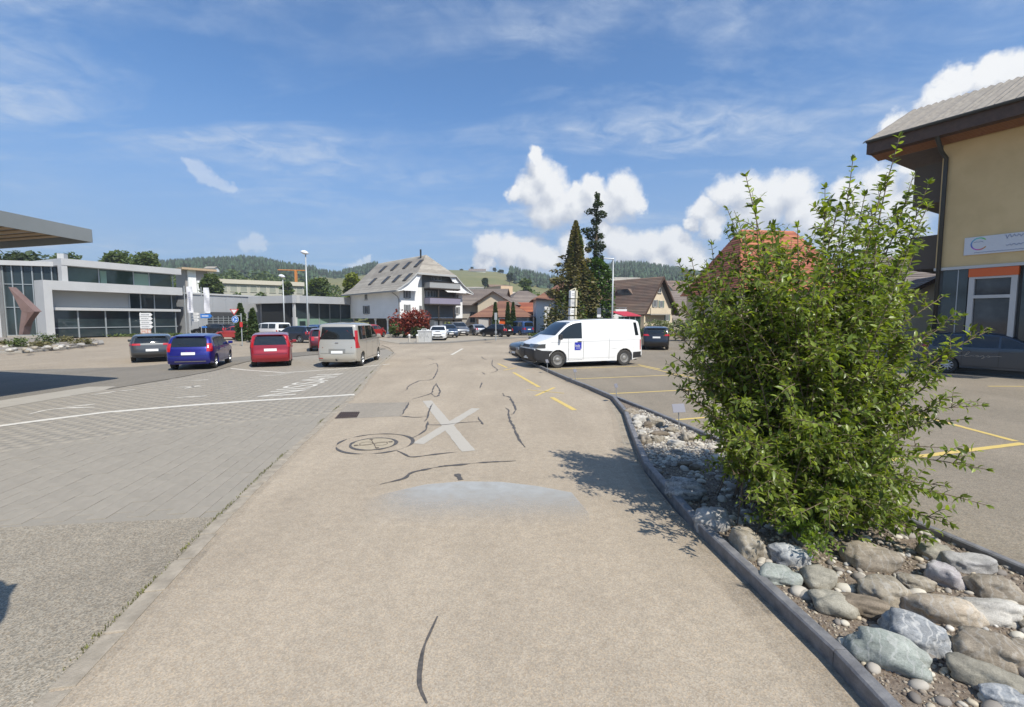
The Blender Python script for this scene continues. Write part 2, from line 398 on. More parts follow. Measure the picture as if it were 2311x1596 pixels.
# parking bay behind the kerb, and the raised planting bed between the two kerbs
k2a = G(1394, 904); k2b = G(1440, 922); k2c = G(1560, 977)
k2dir = (G(2230, 1268) - k2b).normalized(); k2_line = [k2a, k2b] + [k2b + k2dir * s for s in (1.2, 2.4, 3.6, 4.8, 6.0, 7.2, 8.4, 9.6, 12)]
park_poly = k2_line[::-1][:-1] + [k2a] + kerb_line[9:] + gp((1190,790),(1250,775)) + [Vector((5, 62, 0)), Vector((45, 62, 0)), Vector((45, -14, 0))]
parking = flat('parking_lot', park_poly, 0.0, A_PARK, label='warm grey asphalt parking lot with yellow bay lines', kind='structure')

def off_line(line, d):
    out = []
    for i, p in enumerate(line):
        a = line[max(i - 1, 0)]; b = line[min(i + 1, len(line) - 1)]; tdir = (b - a).normalized()
        out.append(p + Vector((tdir.y, -tdir.x, 0)) * d)          # to the right of travel
    return out
def resample(line, step):
    out = [line[0]]; acc = 0.0
    for a, b in zip(line, line[1:]):
        L = (b - a).length; pos = step - acc
        while pos <= L:
            out.append(a.lerp(b, pos / L)); pos += step
        acc = (acc + L) % step
    return out
def smooth_line(line, n=6): return catmull(line, n)

kerb = thing('kerb', 'dark grey raised stone kerb curving along the right side of the road', 'kerb', (2.2, 7, 0)); kerb['kind'] = 'structure'
def kerb_run(line, w, h, step, parent, name='kerb_stone', side=1, mat=M_KERB, z0=-0.05):
    pts = resample(smooth_line(line), step)
    for i in range(len(pts) - 1):
        a, b = pts[i], pts[i + 1]; d = (b - a).normalized(); g = 0.003
        a2 = a + d * g; b2 = b - d * g
        pa = pts[max(i - 1, 0)]; pb = pts[min(i + 2, len(pts) - 1)]
        na = ((b - a).normalized() + (a - pa).normalized() if (a - pa).length > 0 else d * 2); nb = ((pb - b).normalized() + d if (pb - b).length > 0 else d * 2)
        na.normalize(); nb.normalize(); ra = Vector((na.y, -na.x, 0)) * side; rb = Vector((nb.y, -nb.x, 0)) * side
        hh = h + random.uniform(-0.006, 0.006); m = MB(); c = 0.012
        hh = h
        prof = [(0, z0), (0, hh - c), (c, hh), (w - c, hh), (w, hh - c), (w, z0)]
        vs = [a2 + ra * u + Vector((0, 0, z)) for u, z in prof] + [b2 + rb * u + Vector((0, 0, z)) for u, z in prof]
        m.add(vs, [(k, k + 1, k + 7, k + 6) for k in range(5)] + [(0, 1, 2, 3, 4, 5), (11, 10, 9, 8, 7, 6)])
        m.build(name, mat, parent)
kerb_run([kerb_line[0].lerp(kerb_line[1], 0.75)] + kerb_line[1:], 0.095, 0.115, 1.9, kerb)
kerb2 = thing('kerb', 'straight low grey kerb between the planting bed and the parking lot', 'kerb', (3.5, 6, 0)); kerb2['kind'] = 'structure'
kerb_run(k2_line, 0.08, 0.12, 2.0, kerb2, side=1)
bed_in = off_line(kerb_line, 0.092)
bed_poly = bed_in[:9] + [k2a] + off_line(k2_line, 0.0)[1:]
bed = flat('planting_bed', bed_poly, 0.05, M_SOIL, label='soil and pebble planting bed between two kerbs', kind='structure')

# gutter course of flat stones along the plaza and a row of dark setts inside the right kerb
gut = thing('gutter', 'flat concrete gutter course between the road and the paved forecourt', 'gutter', (-3, 5, 0)); gut['kind'] = 'structure'
gl = [left_edge[0].lerp(left_edge[1], 0.72)] + left_edge[1:]
pts = resample(smooth_line(gl), 0.5)
for i in range(len(pts) - 1):
    a, b = pts[i], pts[i + 1]; d = (b - a).normalized(); r = Vector((d.y, -d.x, 0)); w = 0.135 + random.uniform(-0.018, 0.018)
    m = MB(); ang = math.atan2(d.y, d.x)
    m.bbox((a + b) / 2 + r * (0.05 + random.uniform(-.012, .012)) + Vector((0, 0, -0.022 + random.uniform(-.003, .003))), ((b - a).length - random.uniform(.008, .03), w, 0.06), 0.008, Matrix.Rotation(ang + random.uniform(-.012, .012), 3, 'Z'))
    m.build('gutter_stone', M('gutter_stone', (0.37, 0.32, 0.25), 0.85, col2=(0.25, 0.215, 0.165), scale=7, bump=0.4, bscale=60), gut)
# tufts of moss in the gutter joint
mv = []
for i in range(0, len(pts) - 1):
    if random.random() < 0.9 and pts[i].y < 6.5 or random.random() < .25:
        p = pts[i].lerp(pts[i + 1], random.random()); d = (pts[i + 1] - pts[i]).normalized(); r = Vector((d.y, -d.x, 0))
        for k in range(60): mv.append(p + d * random.gauss(0, .16) + r * (-0.035 + random.gauss(0, .012)))
tv = [(-.004, 0, 0), (.004, 0, 0), (0, .004, .022)]
me = scatter('moss', tv, [(0, 1, 2)], np.array([tuple(v + Vector((0, 0, .004))) for v in mv]), rand_rot(len(mv), .7), RNG.uniform(.6, 1.5, len(mv)))
mo = link('moss', me, M('moss_tuft', (0.13, 0.13, 0.035), .9, island=.5), gut); mo['kind'] = 'stuff'
cob = thing('sett_course', 'row of dark worn setts along the foot of the curving kerb', 'paving', (2, 7, 0)); cob['kind'] = 'structure'
pts = resample(smooth_line(off_line(kerb_line[4:9], -0.10)), 0.12)
for i in range(len(pts) - 1):
    a, b = pts[i], pts[i + 1]; d = (b - a).normalized(); ang = math.atan2(d.y, d.x); m = MB()
    m.bbox((a + b) / 2 + Vector((0, 0, -0.0275 + random.uniform(-.001, .001))), (0.113, 0.16 + random.uniform(-.015, .01), 0.06), 0.012, Matrix.Rotation(ang + random.uniform(-.03, .03), 3, 'Z'))
    m.build('sett', M('sett_stone', (0.29, 0.25, 0.19), .85, col2=(0.34, 0.295, 0.225), scale=12, bump=.3, bscale=70), cob)

# dirt swept against the kerb foot and along the gutter
mdr = bpy.data.materials.new('kerb_dirt'); mdr.use_nodes = True; nt = NT(mdr.node_tree); bs = mdr.node_tree.nodes['Principled BSDF']; bs.inputs['Base Color'].default_value = (.13, .11, .085, 1); bs.inputs['Roughness'].default_value = .95
vec = nt.n('ShaderNodeTexCoord').outputs['Object']; nt.l(nt.math('MULTIPLY', nt.mapr(nt.noise(vec, 2.2, 6, .7), .30, .85, .04, .20), nt.mapr(nt.noise(vec, 30, 4, .7), .3, .65, .3, 1.0)), bs.inputs['Alpha'])
def dirt(line, d0, d1, z):
    P = resample(smooth_line(line), .2); A_, B_ = off_line(P, d0), off_line(P, d1); m = MB()
    m.add([v + Vector((0, 0, z)) for p in zip(A_, B_) for v in p], [(2 * i, 2 * i + 1, 2 * i + 3, 2 * i + 2) for i in range(len(P) - 1)]); m.build('dirt', mdr, road)
for w_ in (.14, .30): dirt(kerb_line, -.003, -w_, .0032 - w_ * .002)
dirt(left_edge, .10, .20, .0024)
# block paving ------------------------------------------------------------------------------------
plz2 = [(p.x, p.y) for p in plz]
def inside(x, y, poly):
    c = False; j = len(poly) - 1
    for i in range(len(poly)):
        if (poly[i][1] > y) != (poly[j][1] > y) and x < (poly[j][0] - poly[i][0]) * (y - poly[i][1]) / (poly[j][1] - poly[i][1]) + poly[i][0]: c = not c
        j = i
    return c
pd = (left_edge[5] - left_edge[3]).normalized(); pn = Vector((-pd.y, pd.x, 0)); o0 = left_edge[3]; pang = math.atan2(pd.y, pd.x)
PL, PW = 0.30, 0.20; cand = []
for i in range(-30, 130):
    for j in range(0, 110):
        u = (i + (0.5 if j % 2 else 0)) * PL; v = (j + 0.5) * PW + 0.03
        c = o0 + pd * u + pn * v
        if not (2 < c.y < 27) or c.x < -24: continue
        if abs(CX + F * c.x / c.y - CX) > 1250: continue
        if all(inside(c.x + a * pd.x + b * pn.x, c.y + a * pd.y + b * pn.y, plz2) for a in (-.13, .13) for b in (-.08, .08)): cand.append(c)
cand.sort(key=lambda c: c.x ** 2 + c.y ** 2)
tm = MB(); tm.bbox((0, 0, 0), (PL - .004, PW - .004, .05), 0.003); 
bm_p = tm.mesh('paver')
M_PAV = M('paver', (0.265, 0.237, 0.192), .85, col2=(0.295, 0.262, 0.213), scale=5, bump=.15, bscale=90)
def pav_mat():
    m = M_PAV.copy(); m.name = 'paver_single'; nt = NT(m.node_tree); bs = m.node_tree.nodes['Principled BSDF']
    src = bs.inputs['Base Color'].links[0].from_socket; hs = nt.n('ShaderNodeHueSaturation'); oi = nt.n('ShaderNodeObjectInfo')
    nt.l(nt.mapr(oi.outputs['Random'], 0, 1, .965, 1.035), hs.inputs['Value']); nt.l(src, hs.inputs['Color']); nt.l(hs.outputs[0], bs.inputs['Base Color']); return m
def pav_mat2():
    m = M_PAV.copy(); m.name = 'paver_joined'; nt = NT(m.node_tree); bs = m.node_tree.nodes['Principled BSDF']
    src = bs.inputs['Base Color'].links[0].from_socket; hs = nt.n('ShaderNodeHueSaturation'); g = nt.n('ShaderNodeNewGeometry')
    nt.l(nt.mapr(g.outputs['Random Per Island'], 0, 1, .965, 1.035), hs.inputs['Value']); nt.l(src, hs.inputs['Color']); nt.l(hs.outputs[0], bs.inputs['Base Color']); return m
bm_p.materials.append(pav_mat())
for c in cand[:300]:
    o = bpy.data.objects.new('paver', bm_p); COL.objects.link(o); o.parent = plaza
    o.location = (c.x, c.y, -0.023 + random.uniform(-.002, .003)); o.rotation_euler = (random.uniform(-.006, .006), random.uniform(-.006, .006), pang + random.uniform(-.008, .008))
rest = cand[300:]; n = len(rest)
hx, hy = PL / 2 - .001, PW / 2 - .001
tv = [(-hx, -hy, -.025), (hx, -hy, -.025), (hx, hy, -.025), (-hx, hy, -.025), (-hx, -hy, .0235), (hx, -hy, .0235), (hx, hy, .0235), (-hx, hy, .0235),
      (-hx + .0015, -hy + .0015, .025), (hx - .0015, -hy + .0015, .025), (hx - .0015, hy - .0015, .025), (-hx + .0015, hy - .0015, .025)]
tf = [(8, 9, 10, 11)] + [(a, (a + 1) % 4, (a + 1) % 4 + 4, a + 4) for a in range(4)] + [(a + 4, (a + 1) % 4 + 4, (a + 1) % 4 + 8, a + 8) for a in range(4)]
ang = pang + RNG.uniform(-.008, .008, n); zz = np.zeros(n)
rot = np.stack([np.stack([np.cos(ang), -np.sin(ang), zz], -1), np.stack([np.sin(ang), np.cos(ang), zz], -1), np.stack([zz, zz, zz + 1], -1)], 1)
pos = np.array([(c.x, c.y, -0.023) for c in rest]); pos[:, 2] += RNG.uniform(-.002, .003, n)
po = link('pavers', scatter('pavers', tv, tf, pos, rot, np.ones(n)), pav_mat2(), plaza); po['kind'] = 'stuff'

# road markings and tar ------------------------------------------------------------------------------
def ribbon(name, pts, w, z, mat, parent, wob=0.0, taper=False, label=None, seg=0.12):
    P = resample(pts, seg) + [pts[-1]] if seg else pts
    P = [p for i, p in enumerate(P) if i == 0 or (p - P[i - 1]).length > 1e-4]
    vs = []
    for i, p in enumerate(P):
        a = P[max(i - 1, 0)]; b = P[min(i + 1, len(P) - 1)]; d = (b - a).normalized(); r = Vector((d.y, -d.x, 0))
        ww = w * max(.15, 1 + wob * (mnoise.noise(p * 6) + .5 * mnoise.noise(p * 19))) / 2
        if taper: ww *= min(1, 0.35 + 3 * min(i, len(P) - 1 - i) / len(P))
        j = wob * w * .5 * mnoise.noise(p * 3 + Vector((9, 0, 0)))
        vs += [p + r * (ww + j) + Vector((0, 0, z)), p - r * (ww - j) + Vector((0, 0, z))]
    me = bpy.data.meshes.new(name); me.from_pydata([tuple(v) for v in vs], [], [(2 * i, 2 * i + 1, 2 * i + 3, 2 * i + 2) for i in range(len(P) - 1)]); me.update()
    if me.polygons and me.polygons[0].normal.z < 0: me.flip_normals()
    o = link(name, me, mat, parent); 
    if label: o['label'] = label
    return o
def C(x, y): return G(708.6 + x * .345, 753 + y * .345)      # a point measured on an enlargement
cracks = [
 [(1235,390),(1243,408),(1275,415),(1300,450),(1318,490),(1310,520),(1290,530)], [(1250,487),(1275,510),(1275,550),(1300,600),(1320,650),(1350,700),(1380,745)],
 [(775,460),(755,500),(740,550),(720,580)], [(745,575),(735,620),(700,655),(645,685)], [(745,597),(850,598),(950,585),(1095,577)], [(1070,545),(1105,595)],
 [(545,765),(600,795),(650,808),(800,790),(940,775)], [(435,990),(530,965),(600,945),(640,912),(720,892),(850,868),(1000,855),(1180,840),(1320,832)],
 [(555,380),(605,370),(618,345),(690,310),(770,300),(800,260),(812,225)], [(640,430),(760,395),(780,360),(800,325)], [(765,390),(800,415),(822,385),(812,350),(795,330)],
 [(1085,358),(1100,320)], [(1095,150),(1110,165),(1140,172)], [(1170,170),(1165,205),(1200,240),(1150,260)], [(1100,255),(1120,268)], [(565,540),(650,548),(740,545)], [(575,530),(600,490),(622,450)],
 [(720,210),(760,205),(800,195),(812,225)], [(740,160),(790,172)], [(940,165),(990,175)], [(930,920),(958,960)]]
for i, c in enumerate(cracks):
    w = 0.05 if i in (0, 1, 7) else 0.036
    if i == 20: w = .075
    if i >= 8 and i < 20: w = .04
    ribbon('tar_seam', smooth_line([C(*p) for p in c], 5), w, 0.0055 + .0002 * (i % 5), M_TAR, road, 1.15, i != 20, seg=.035)
ribbon('tar_seam', smooth_line(gp((988,1392),(962,1450),(950,1500),(946,1550),(962,1590)), 6), 0.028, .0056, M_TAR, road, .5, True, seg=.04)
flat('asphalt_patch', [C(205,458), C(622,449), C(572,541), C(135,560)], 0.003, A_PATCH, road)
# pale bluish stand-in for the camera car's bonnet, blended over the middle of the road, crisp at its far rim and fading towards the viewer
mpw = bpy.data.materials.new('bonnet_blend'); mpw.use_nodes = True; nt = NT(mpw.node_tree); bs = mpw.node_tree.nodes['Principled BSDF']; bs.inputs['Base Color'].default_value = (.43, .44, .43, 1); bs.inputs['Roughness'].default_value = .8
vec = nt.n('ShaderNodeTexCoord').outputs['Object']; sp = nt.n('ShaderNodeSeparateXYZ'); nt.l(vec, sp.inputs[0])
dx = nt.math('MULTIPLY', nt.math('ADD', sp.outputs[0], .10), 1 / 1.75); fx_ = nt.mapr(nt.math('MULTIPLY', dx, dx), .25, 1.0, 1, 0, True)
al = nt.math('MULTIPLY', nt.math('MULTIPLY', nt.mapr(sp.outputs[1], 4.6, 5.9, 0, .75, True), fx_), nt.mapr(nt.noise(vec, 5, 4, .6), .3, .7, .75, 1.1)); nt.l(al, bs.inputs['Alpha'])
flat('bonnet_patch', gp((800,1135),(880,1112),(960,1094),(1040,1087),(1130,1088),(1210,1097),(1290,1112),(1330,1160),(1330,1280),(760,1280),(740,1180)), 0.0033, mpw, road)
# drain grate set in the road edge
gr = thing('drain_grate', 'rusty dark drain grate in the road beside the gutter', 'drain', G(783, 937)); 
gA, gB, gC, gD = C(175,516), C(300,514), C(281,549), C(136,557)
m = MB(); m.prism([p + Vector((0, 0, .004)) for p in (gA, gB, gC, gD)], (0, 0, .003)); m.build('bed_plate', M('grate_dark', (0.02, 0.017, 0.015), .8), gr)
m = MB()
for k in range(9):
    f0 = k / 9 + .01; f1 = f0 + .06
    m.prism([gD.lerp(gC, f0) + Vector((0, 0, .007)), gD.lerp(gC, f1) + Vector((0, 0, .007)), gA.lerp(gB, f1) + Vector((0, 0, .007)), gA.lerp(gB, f0) + Vector((0, 0, .007))], (0, 0, .008))
for k in range(3):
    f0 = k / 3 + .04; f1 = f0 + .07
    m.prism([gD.lerp(gA, f0) + Vector((0, 0, .0075)), gC.lerp(gB, f0) + Vector((0, 0, .0075)), gC.lerp(gB, f1) + Vector((0, 0, .0075)), gD.lerp(gA, f1) + Vector((0, 0, .0075))], (0, 0, .0085))
m.build('bar', M('grate_iron', (0.10, 0.065, 0.05), .7, .3, col2=(0.06, 0.045, 0.04), scale=30), gr)
# manhole with a tar ring
mc = (C(240, 722) + C(540, 722)) / 2; mr = (C(540, 722) - C(240, 722)).length / 2 * .97
mh = thing('manhole', 'round concrete filled manhole cover ringed with dark tar', 'manhole', mc)
def ring(m, c, r0, r1, z, n=64, wob=0.0, sx=1.0):
    vs = []
    for k in range(n):
        a = 2 * PI * k / n; e = wob * mnoise.noise(Vector((math.cos(a) * 2, math.sin(a) * 2, r0)))
        for r in (r0 - e, r1 + e): vs.append((c.x + r * sx * math.cos(a), c.y + r * math.sin(a), z))
    m.add(vs, [(2 * k, 2 * k + 1, (2 * k + 3) % (2 * n), (2 * k + 2) % (2 * n)) for k in range(n)])
m = MB(); m.poly([(mc.x + mr * math.cos(2 * PI * k / 48), mc.y + mr * math.sin(2 * PI * k / 48), .004) for k in range(48)]); m.build('cover', M('cover_concrete', (.40, .335, .235), .8, col2=(.33, .28, .2), scale=20), mh)
m = MB(); ring(m, mc, mr * .93, mr * 1.05, .0068, 64, .02); m.build('frame', M_TAR, mh)
m = MB(); ring(m, mc + Vector((.02, .04, 0)), mr * 1.62, mr * 1.70, .0064, 72, .035); m.build('tar_ring', M_TAR, mh)
m = MB()
for a in (0.5, 2.0): m.box((mc.x, mc.y, .006), (mr * 1.7, .012, .003), Matrix.Rotation(a, 3, 'Z'))
ring(m, mc + Vector((mr * .33, 0, 0)), mr * .27, mr * .30, .0072, 28); ring(m, mc - Vector((mr * .33, 0, 0)), mr * .27, mr * .30, .0072, 28)
for a in (.4, 2.0, 3.5, 5.2): ring(m, mc + Vector((math.cos(a), math.sin(a), 0)) * mr * .75, .012, .035, .0074, 12)
m.build('groove', M('groove_dark', (.10, .08, .06), .8), mh)
# marks on the road
ribbon('painted_cross', [C(740,440), C(1012,770)], .235, .0042, M_GHOST, road, .08)
ribbon('painted_cross', [C(1060,490), C(680,722)], .215, .0046, M_GHOST, road, .08)
ribbon('white_dash', gp((1019,801),(1044,787)), .15, .004, M_WHITE_LINE, road, .1)
for a, b, w in (((1159,841),(1217,874),.13), ((1245,897),(1297,926),.13), ((1124,821),(1144,830),.11), ((1189,880),(1273,888),.06), ((1208.8,893.6),(1251,875),.09), ((1137,836),(1166,830),.08)):
    ribbon('yellow_dash', gp(a, b), w, .0048 if w < .1 else .004, M_YELLOW, road, .2)
# yellow bay lines
for a, b, w in (((1232,834),(1445,826.5),.10), ((1440,823),(1490,833.5),.10), ((1284,856),(1560,845),.10), ((1362,889.6),(1640,876),.10), ((1498,950),(1700,934),.10),
                ((1990,1041),(2310,1001),.12), ((2060,934),(2292,996),.12), ((2230,872),(2420,872.5),.10), ((1980,905),(2080,938),.1), ((1445,826),(1600,862),.09)):
    ribbon('yellow_line', gp(a, b), w, .004, M_YELLOW, parking, .14)
# marks on the block paving (they sit on the blocks)
wl = gp((-500,1046),(0,962),(120,946),(240,931),(420,916),(560,906),(660,900),(800,891))
ribbon('white_line', wl, .22, .0075, M_WHITE_LINE, plaza, .22)
ribbon('white_line', gp((520,832),(560,836),(640,841.5),(760,834),(880,822)), .14, .0075, M_WHITE_LINE, plaza, .15)
for c in ([(64,936),(108,926),(160,921),(215,920)], [(150,919),(215,913)], [(205,892),(262,884)], [(268,883),(306,880)], [(392,875),(456,873)], [(415,878),(452,870)], [(392,899),(440,895)], [(425,897),(468,894)], [(425,861),(470,857)], [(585,849),(645,846)], [(618,845),(665,842)]):
    ribbon('white_mark', smooth_line(gp(*c), 4), .10, .0078, M_WHITE_LINE, plaza, .5, True)
# lettering painted on the paving, read walking away from the viewer
tcu = bpy.data.curves.new('lettering', 'FONT'); tcu.body = 'NISSAN'; tcu.size = 1.0; tcu.space_character = 1.05
to = bpy.data.objects.new('tmp', tcu); COL.objects.link(to)
dg = bpy.context.evaluated_depsgraph_get(); tme = bpy.data.meshes.new_from_object(to.evaluated_get(dg)); bpy.data.objects.remove(to)
xs = [v.co.x for v in tme.vertices]; ysv = [v.co.y for v in tme.vertices]
x0, x1, y0, y1 = min(xs), max(xs), min(ysv), max(ysv)
O = G(667, 891.5); Ex = G(777, 843.5) - O; Ey = G(578, 896.5) - O
for v in tme.vertices:
    p = O + Ex * ((v.co.x - x0) / (x1 - x0)) + Ey * ((v.co.y - y0) / (y1 - y0)); v.co = (p.x, p.y, .0076)
tme.update(); tme.materials.clear()
if tme.polygons[0].normal.z < 0: tme.flip_normals()
link('painted_lettering', tme, M_WHITE_LINE, plaza)
# ================================================================== PLANTING BED
def stone(name, c1, c2, sc=6, vein=0.0, rough=.8, vcol=(.5,.49,.46)):
    m = bpy.data.materials.new(name); m.use_nodes = True; nt = NT(m.node_tree); bs = m.node_tree.nodes['Principled BSDF']; bs.inputs['Roughness'].default_value = rough; bs.inputs['Specular IOR Level'].default_value = .3
    vec = nt.n('ShaderNodeTexCoord').outputs['Object']; oi = nt.n('ShaderNodeObjectInfo');
    ad = nt.n('ShaderNodeVectorMath', operation='MULTIPLY_ADD'); nt.l(oi.outputs['Random'], ad.inputs[0]); ad.inputs[1].default_value = (17, 23, 31); nt.l(vec, ad.inputs[2]); v = ad.outputs[0]
    mp = nt.n('ShaderNodeMapping'); mp.inputs['Scale'].default_value = (1, 2.2, 3.0); mp.inputs['Rotation'].default_value = (.3, .4, .5); nt.l(v, mp.inputs[0])
    c = nt.mix(nt.mapr(nt.noise(mp.outputs[0], sc, 8, .65, .4), .36, .64), c1, c2)
    dk = nt.mapr(nt.noise(v, 3.2, 6, .7), .38, .62, .72, 1.15); gr = nt.mapr(nt.noise(v, 120, 3, .7), .25, .75, .72, 1.25); sp_ = nt.mapr(nt.noise(v, 38, 5, .7), .30, .42, .62, 1.0)
    hs = nt.n('ShaderNodeHueSaturation'); nt.l(nt.math('MULTIPLY', nt.math('MULTIPLY', dk, gr), sp_), hs.inputs['Value']); nt.l(c, hs.inputs['Color']); c = hs.outputs[0]
    if vein:
        w = nt.n('ShaderNodeTexWave'); w.inputs['Scale'].default_value = 5; w.inputs['Distortion'].default_value = 9; w.inputs['Detail'].default_value = 4; w.inputs['Detail Scale'].default_value = 2; nt.l(v, w.inputs['Vector'])
        c = nt.mix(nt.math('MULTIPLY', nt.mapr(w.outputs['Fac'], .80, .97), vein), c, vcol)
    nt.l(c, bs.inputs['Base Color']); b = nt.n('ShaderNodeBump'); b.inputs['Strength'].default_value = .55; b.inputs['Distance'].default_value = .012
    nt.l(nt.math('ADD', nt.noise(v, 22, 6, .7), nt.math('MULTIPLY', nt.noise(v, 120, 3, .6), .3)), b.inputs['Height']); nt.l(b.outputs[0], bs.inputs['Normal']); MATS[name] = m; return m
S_TAN = stone('stone_tan', (.36,.31,.235), (.27,.235,.18), vein=.25); S_BROWN = stone('stone_brown', (.235,.195,.145), (.31,.265,.205), vein=.2)
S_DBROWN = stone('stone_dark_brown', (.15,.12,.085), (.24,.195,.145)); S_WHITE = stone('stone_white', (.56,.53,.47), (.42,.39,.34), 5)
S_GREEN = stone('stone_green', (.275,.30,.265), (.35,.365,.325), 5, .3); S_BLUE = stone('stone_blue_grey', (.22,.235,.25), (.40,.405,.40), 9, .6)
S_MOTT = stone('stone_mottled', (.48,.47,.44), (.14,.14,.14), 9, .3); S_OLIVE = stone('stone_olive', (.26,.24,.19), (.33,.305,.245)); S_CREAM = stone('stone_cream', (.50,.435,.345), (.36,.295,.22), 4, .3)
S_GREY = stone('stone_grey', (.33,.315,.295), (.42,.40,.37)); S_PURP = stone('stone_purple', (.29,.265,.265), (.38,.355,.345), vein=.3)
def ico(sub):
    bm = bmesh.new(); bmesh.ops.create_icosphere(bm, subdivisions=sub, radius=1); bm.verts.ensure_lookup_table()
    v = [tuple(x.co) for x in bm.verts]; f = [tuple(q.index for q in x.verts) for x in bm.faces]; bm.free(); return v, f
ICO3 = ico(4); ICO2 = ico(3); ICO1 = ico(2)
def rock_mesh(name, rx, ry, rz, seed, tpl, rough=.18):
    o = Vector((seed * 7.3, seed * 3.1, seed * 1.7)); vs = []
    for v in tpl[0]:
        d = Vector(v); k = 1 + rough * mnoise.noise(d * .9 + o) * 1.7 + rough * .8 * abs(mnoise.noise(d * 1.7 + o * 2)) + rough * .35 * mnoise.noise(d * 3.6 + o) + rough * .14 * mnoise.noise(d * 9 + o)
        e = 0.80; q = Vector((math.copysign(abs(d.x) ** e, d.x), math.copysign(abs(d.y) ** e, d.y), math.copysign(abs(d.z) ** e, d.z))) * k
        vs.append((q.x * rx, q.y * ry, q.z * rz))
    me = bpy.data.meshes.new(name); me.from_pydata(vs, [], tpl[1]); me.polygons.foreach_set('use_smooth', [True] * len(tpl[1])); me.update(); return me
NR = [0]
def rock(px, py, w, h, mat, label, ang=0.0, zg=.06, cat='rock', name='rock', group=None, sx=1.0):
    NR[0] += 1
    p = G(px, py, zg + .04); Y = p.y; wm = w / F * Y * .89; hm = h / F * Y * .89
    al = math.atan2(H - zg, Y)
    rz = hm / 2 / math.sqrt((1.3 * math.sin(al)) ** 2 + math.cos(al) ** 2)
    ry = min(1.3 * rz, wm); rz = min(rz, wm * .42)
    o = link(name, rock_mesh(name, wm / 2 * sx, ry, rz, NR[0], ICO3, .27), mat)
    o.location = (p.x, p.y, zg + rz * .42); o.rotation_euler = (random.uniform(-.12, .12), random.uniform(-.1, .1), ang)
    return tag(o, label, cat, group or 'boulders in the planting bed')
def K(x, y): return (1373 + x * .5006, 797.2 + y * .5006)
for x, y, w, h, m, l, a in (
 (350,630,190,115,S_MOTT,'white boulder mottled with dark grey, lying against the kerb in the bush shade',0),
 (455,757,165,115,S_GREY,'smooth pale grey boulder by the kerb just below the mottled white one',-.3),
 (630,868,165,175,S_TAN,'tall rounded tan boulder with leaf shadows left of the dark veined one',0),
 (815,912,190,112,S_BLUE,'dark blue grey boulder with white veins below the small bright sapling',-.3),
 (770,1003,185,100,S_GREEN,'pale green flat boulder next to the kerb in front of the tall tan one',-.2),
 (945,1012,160,112,S_OLIVE,'round olive boulder right of the small pale green one',-.2),
 (1190,925,240,135,S_BROWN,'big brown boulder under the bush with a jagged leaf shadow on top',-.15),
 (1228,1078,200,135,S_TAN,'broad rounded tan boulder in the middle of the pebbles',-.25),
 (1392,1030,165,85,S_TAN,'egg shaped light tan boulder right of the pebbles and left of the grey wedge',-.15),
 (1520,1005,130,120,S_PURP,'wedge shaped grey purple boulder with sharp edges',-.9),
 (1500,905,170,95,S_OLIVE,'low greenish tan boulder beside the far kerb, left one of a touching pair',-.3),
 (1620,945,180,110,S_GREY,'pale smooth boulder beside the far kerb, right one of a touching pair',-.35),
 (1738,1062,200,125,S_BROWN,'brown pear shaped boulder near the far kerb at the right edge',-.5),
 (1165,1145,215,115,S_DBROWN,'dark brown boulder lying left of the broad tan one',-.45),
 (1510,1165,310,140,S_CREAM,'long cream boulder with orange tinge and layered side',-.4),
 (1705,1160,310,130,S_WHITE,'long white boulder with a shaded end near the right edge',-.45),
 (1385,1278,290,180,S_BLUE,'large blue grey streaked boulder, pointed towards the viewer',-.6),
 (1280,1358,350,165,S_GREEN,'largest pale green boulder, long and smooth, near the lower kerb',-.5),
 (1725,1345,290,175,S_BROWN,'large brown boulder cracked across at the lower right',-.4),
 (1700,1450,280,140,S_OLIVE,'long brown olive boulder in front of the cracked one, lower right',-.5),
 (1020,1125,190,120,S_OLIVE,'mossy dull boulder half sunk in soil between kerb and dark brown boulder',-.5),
 (1862,1340,110,130,S_BROWN,'brown boulder cut by the right picture edge beside the cracked one',-.3),
 (1890,1205,90,130,S_TAN,'tan boulder cut by the right picture edge beside the long white one',-.3),
 (1805,1545,200,110,S_BLUE,'pale blue grey boulder in the bottom right corner',-.4),
 (905,835,130,80,S_OLIVE,'small olive boulder half hidden under the bright sapling leaves',-.2)):
    px, py = K(x, y); rock(px, py, w * .5006, h * .5006, m, l, a)
def K2(x, y): return (1381.8 + x * .1665, 885.8 + y * .1665)
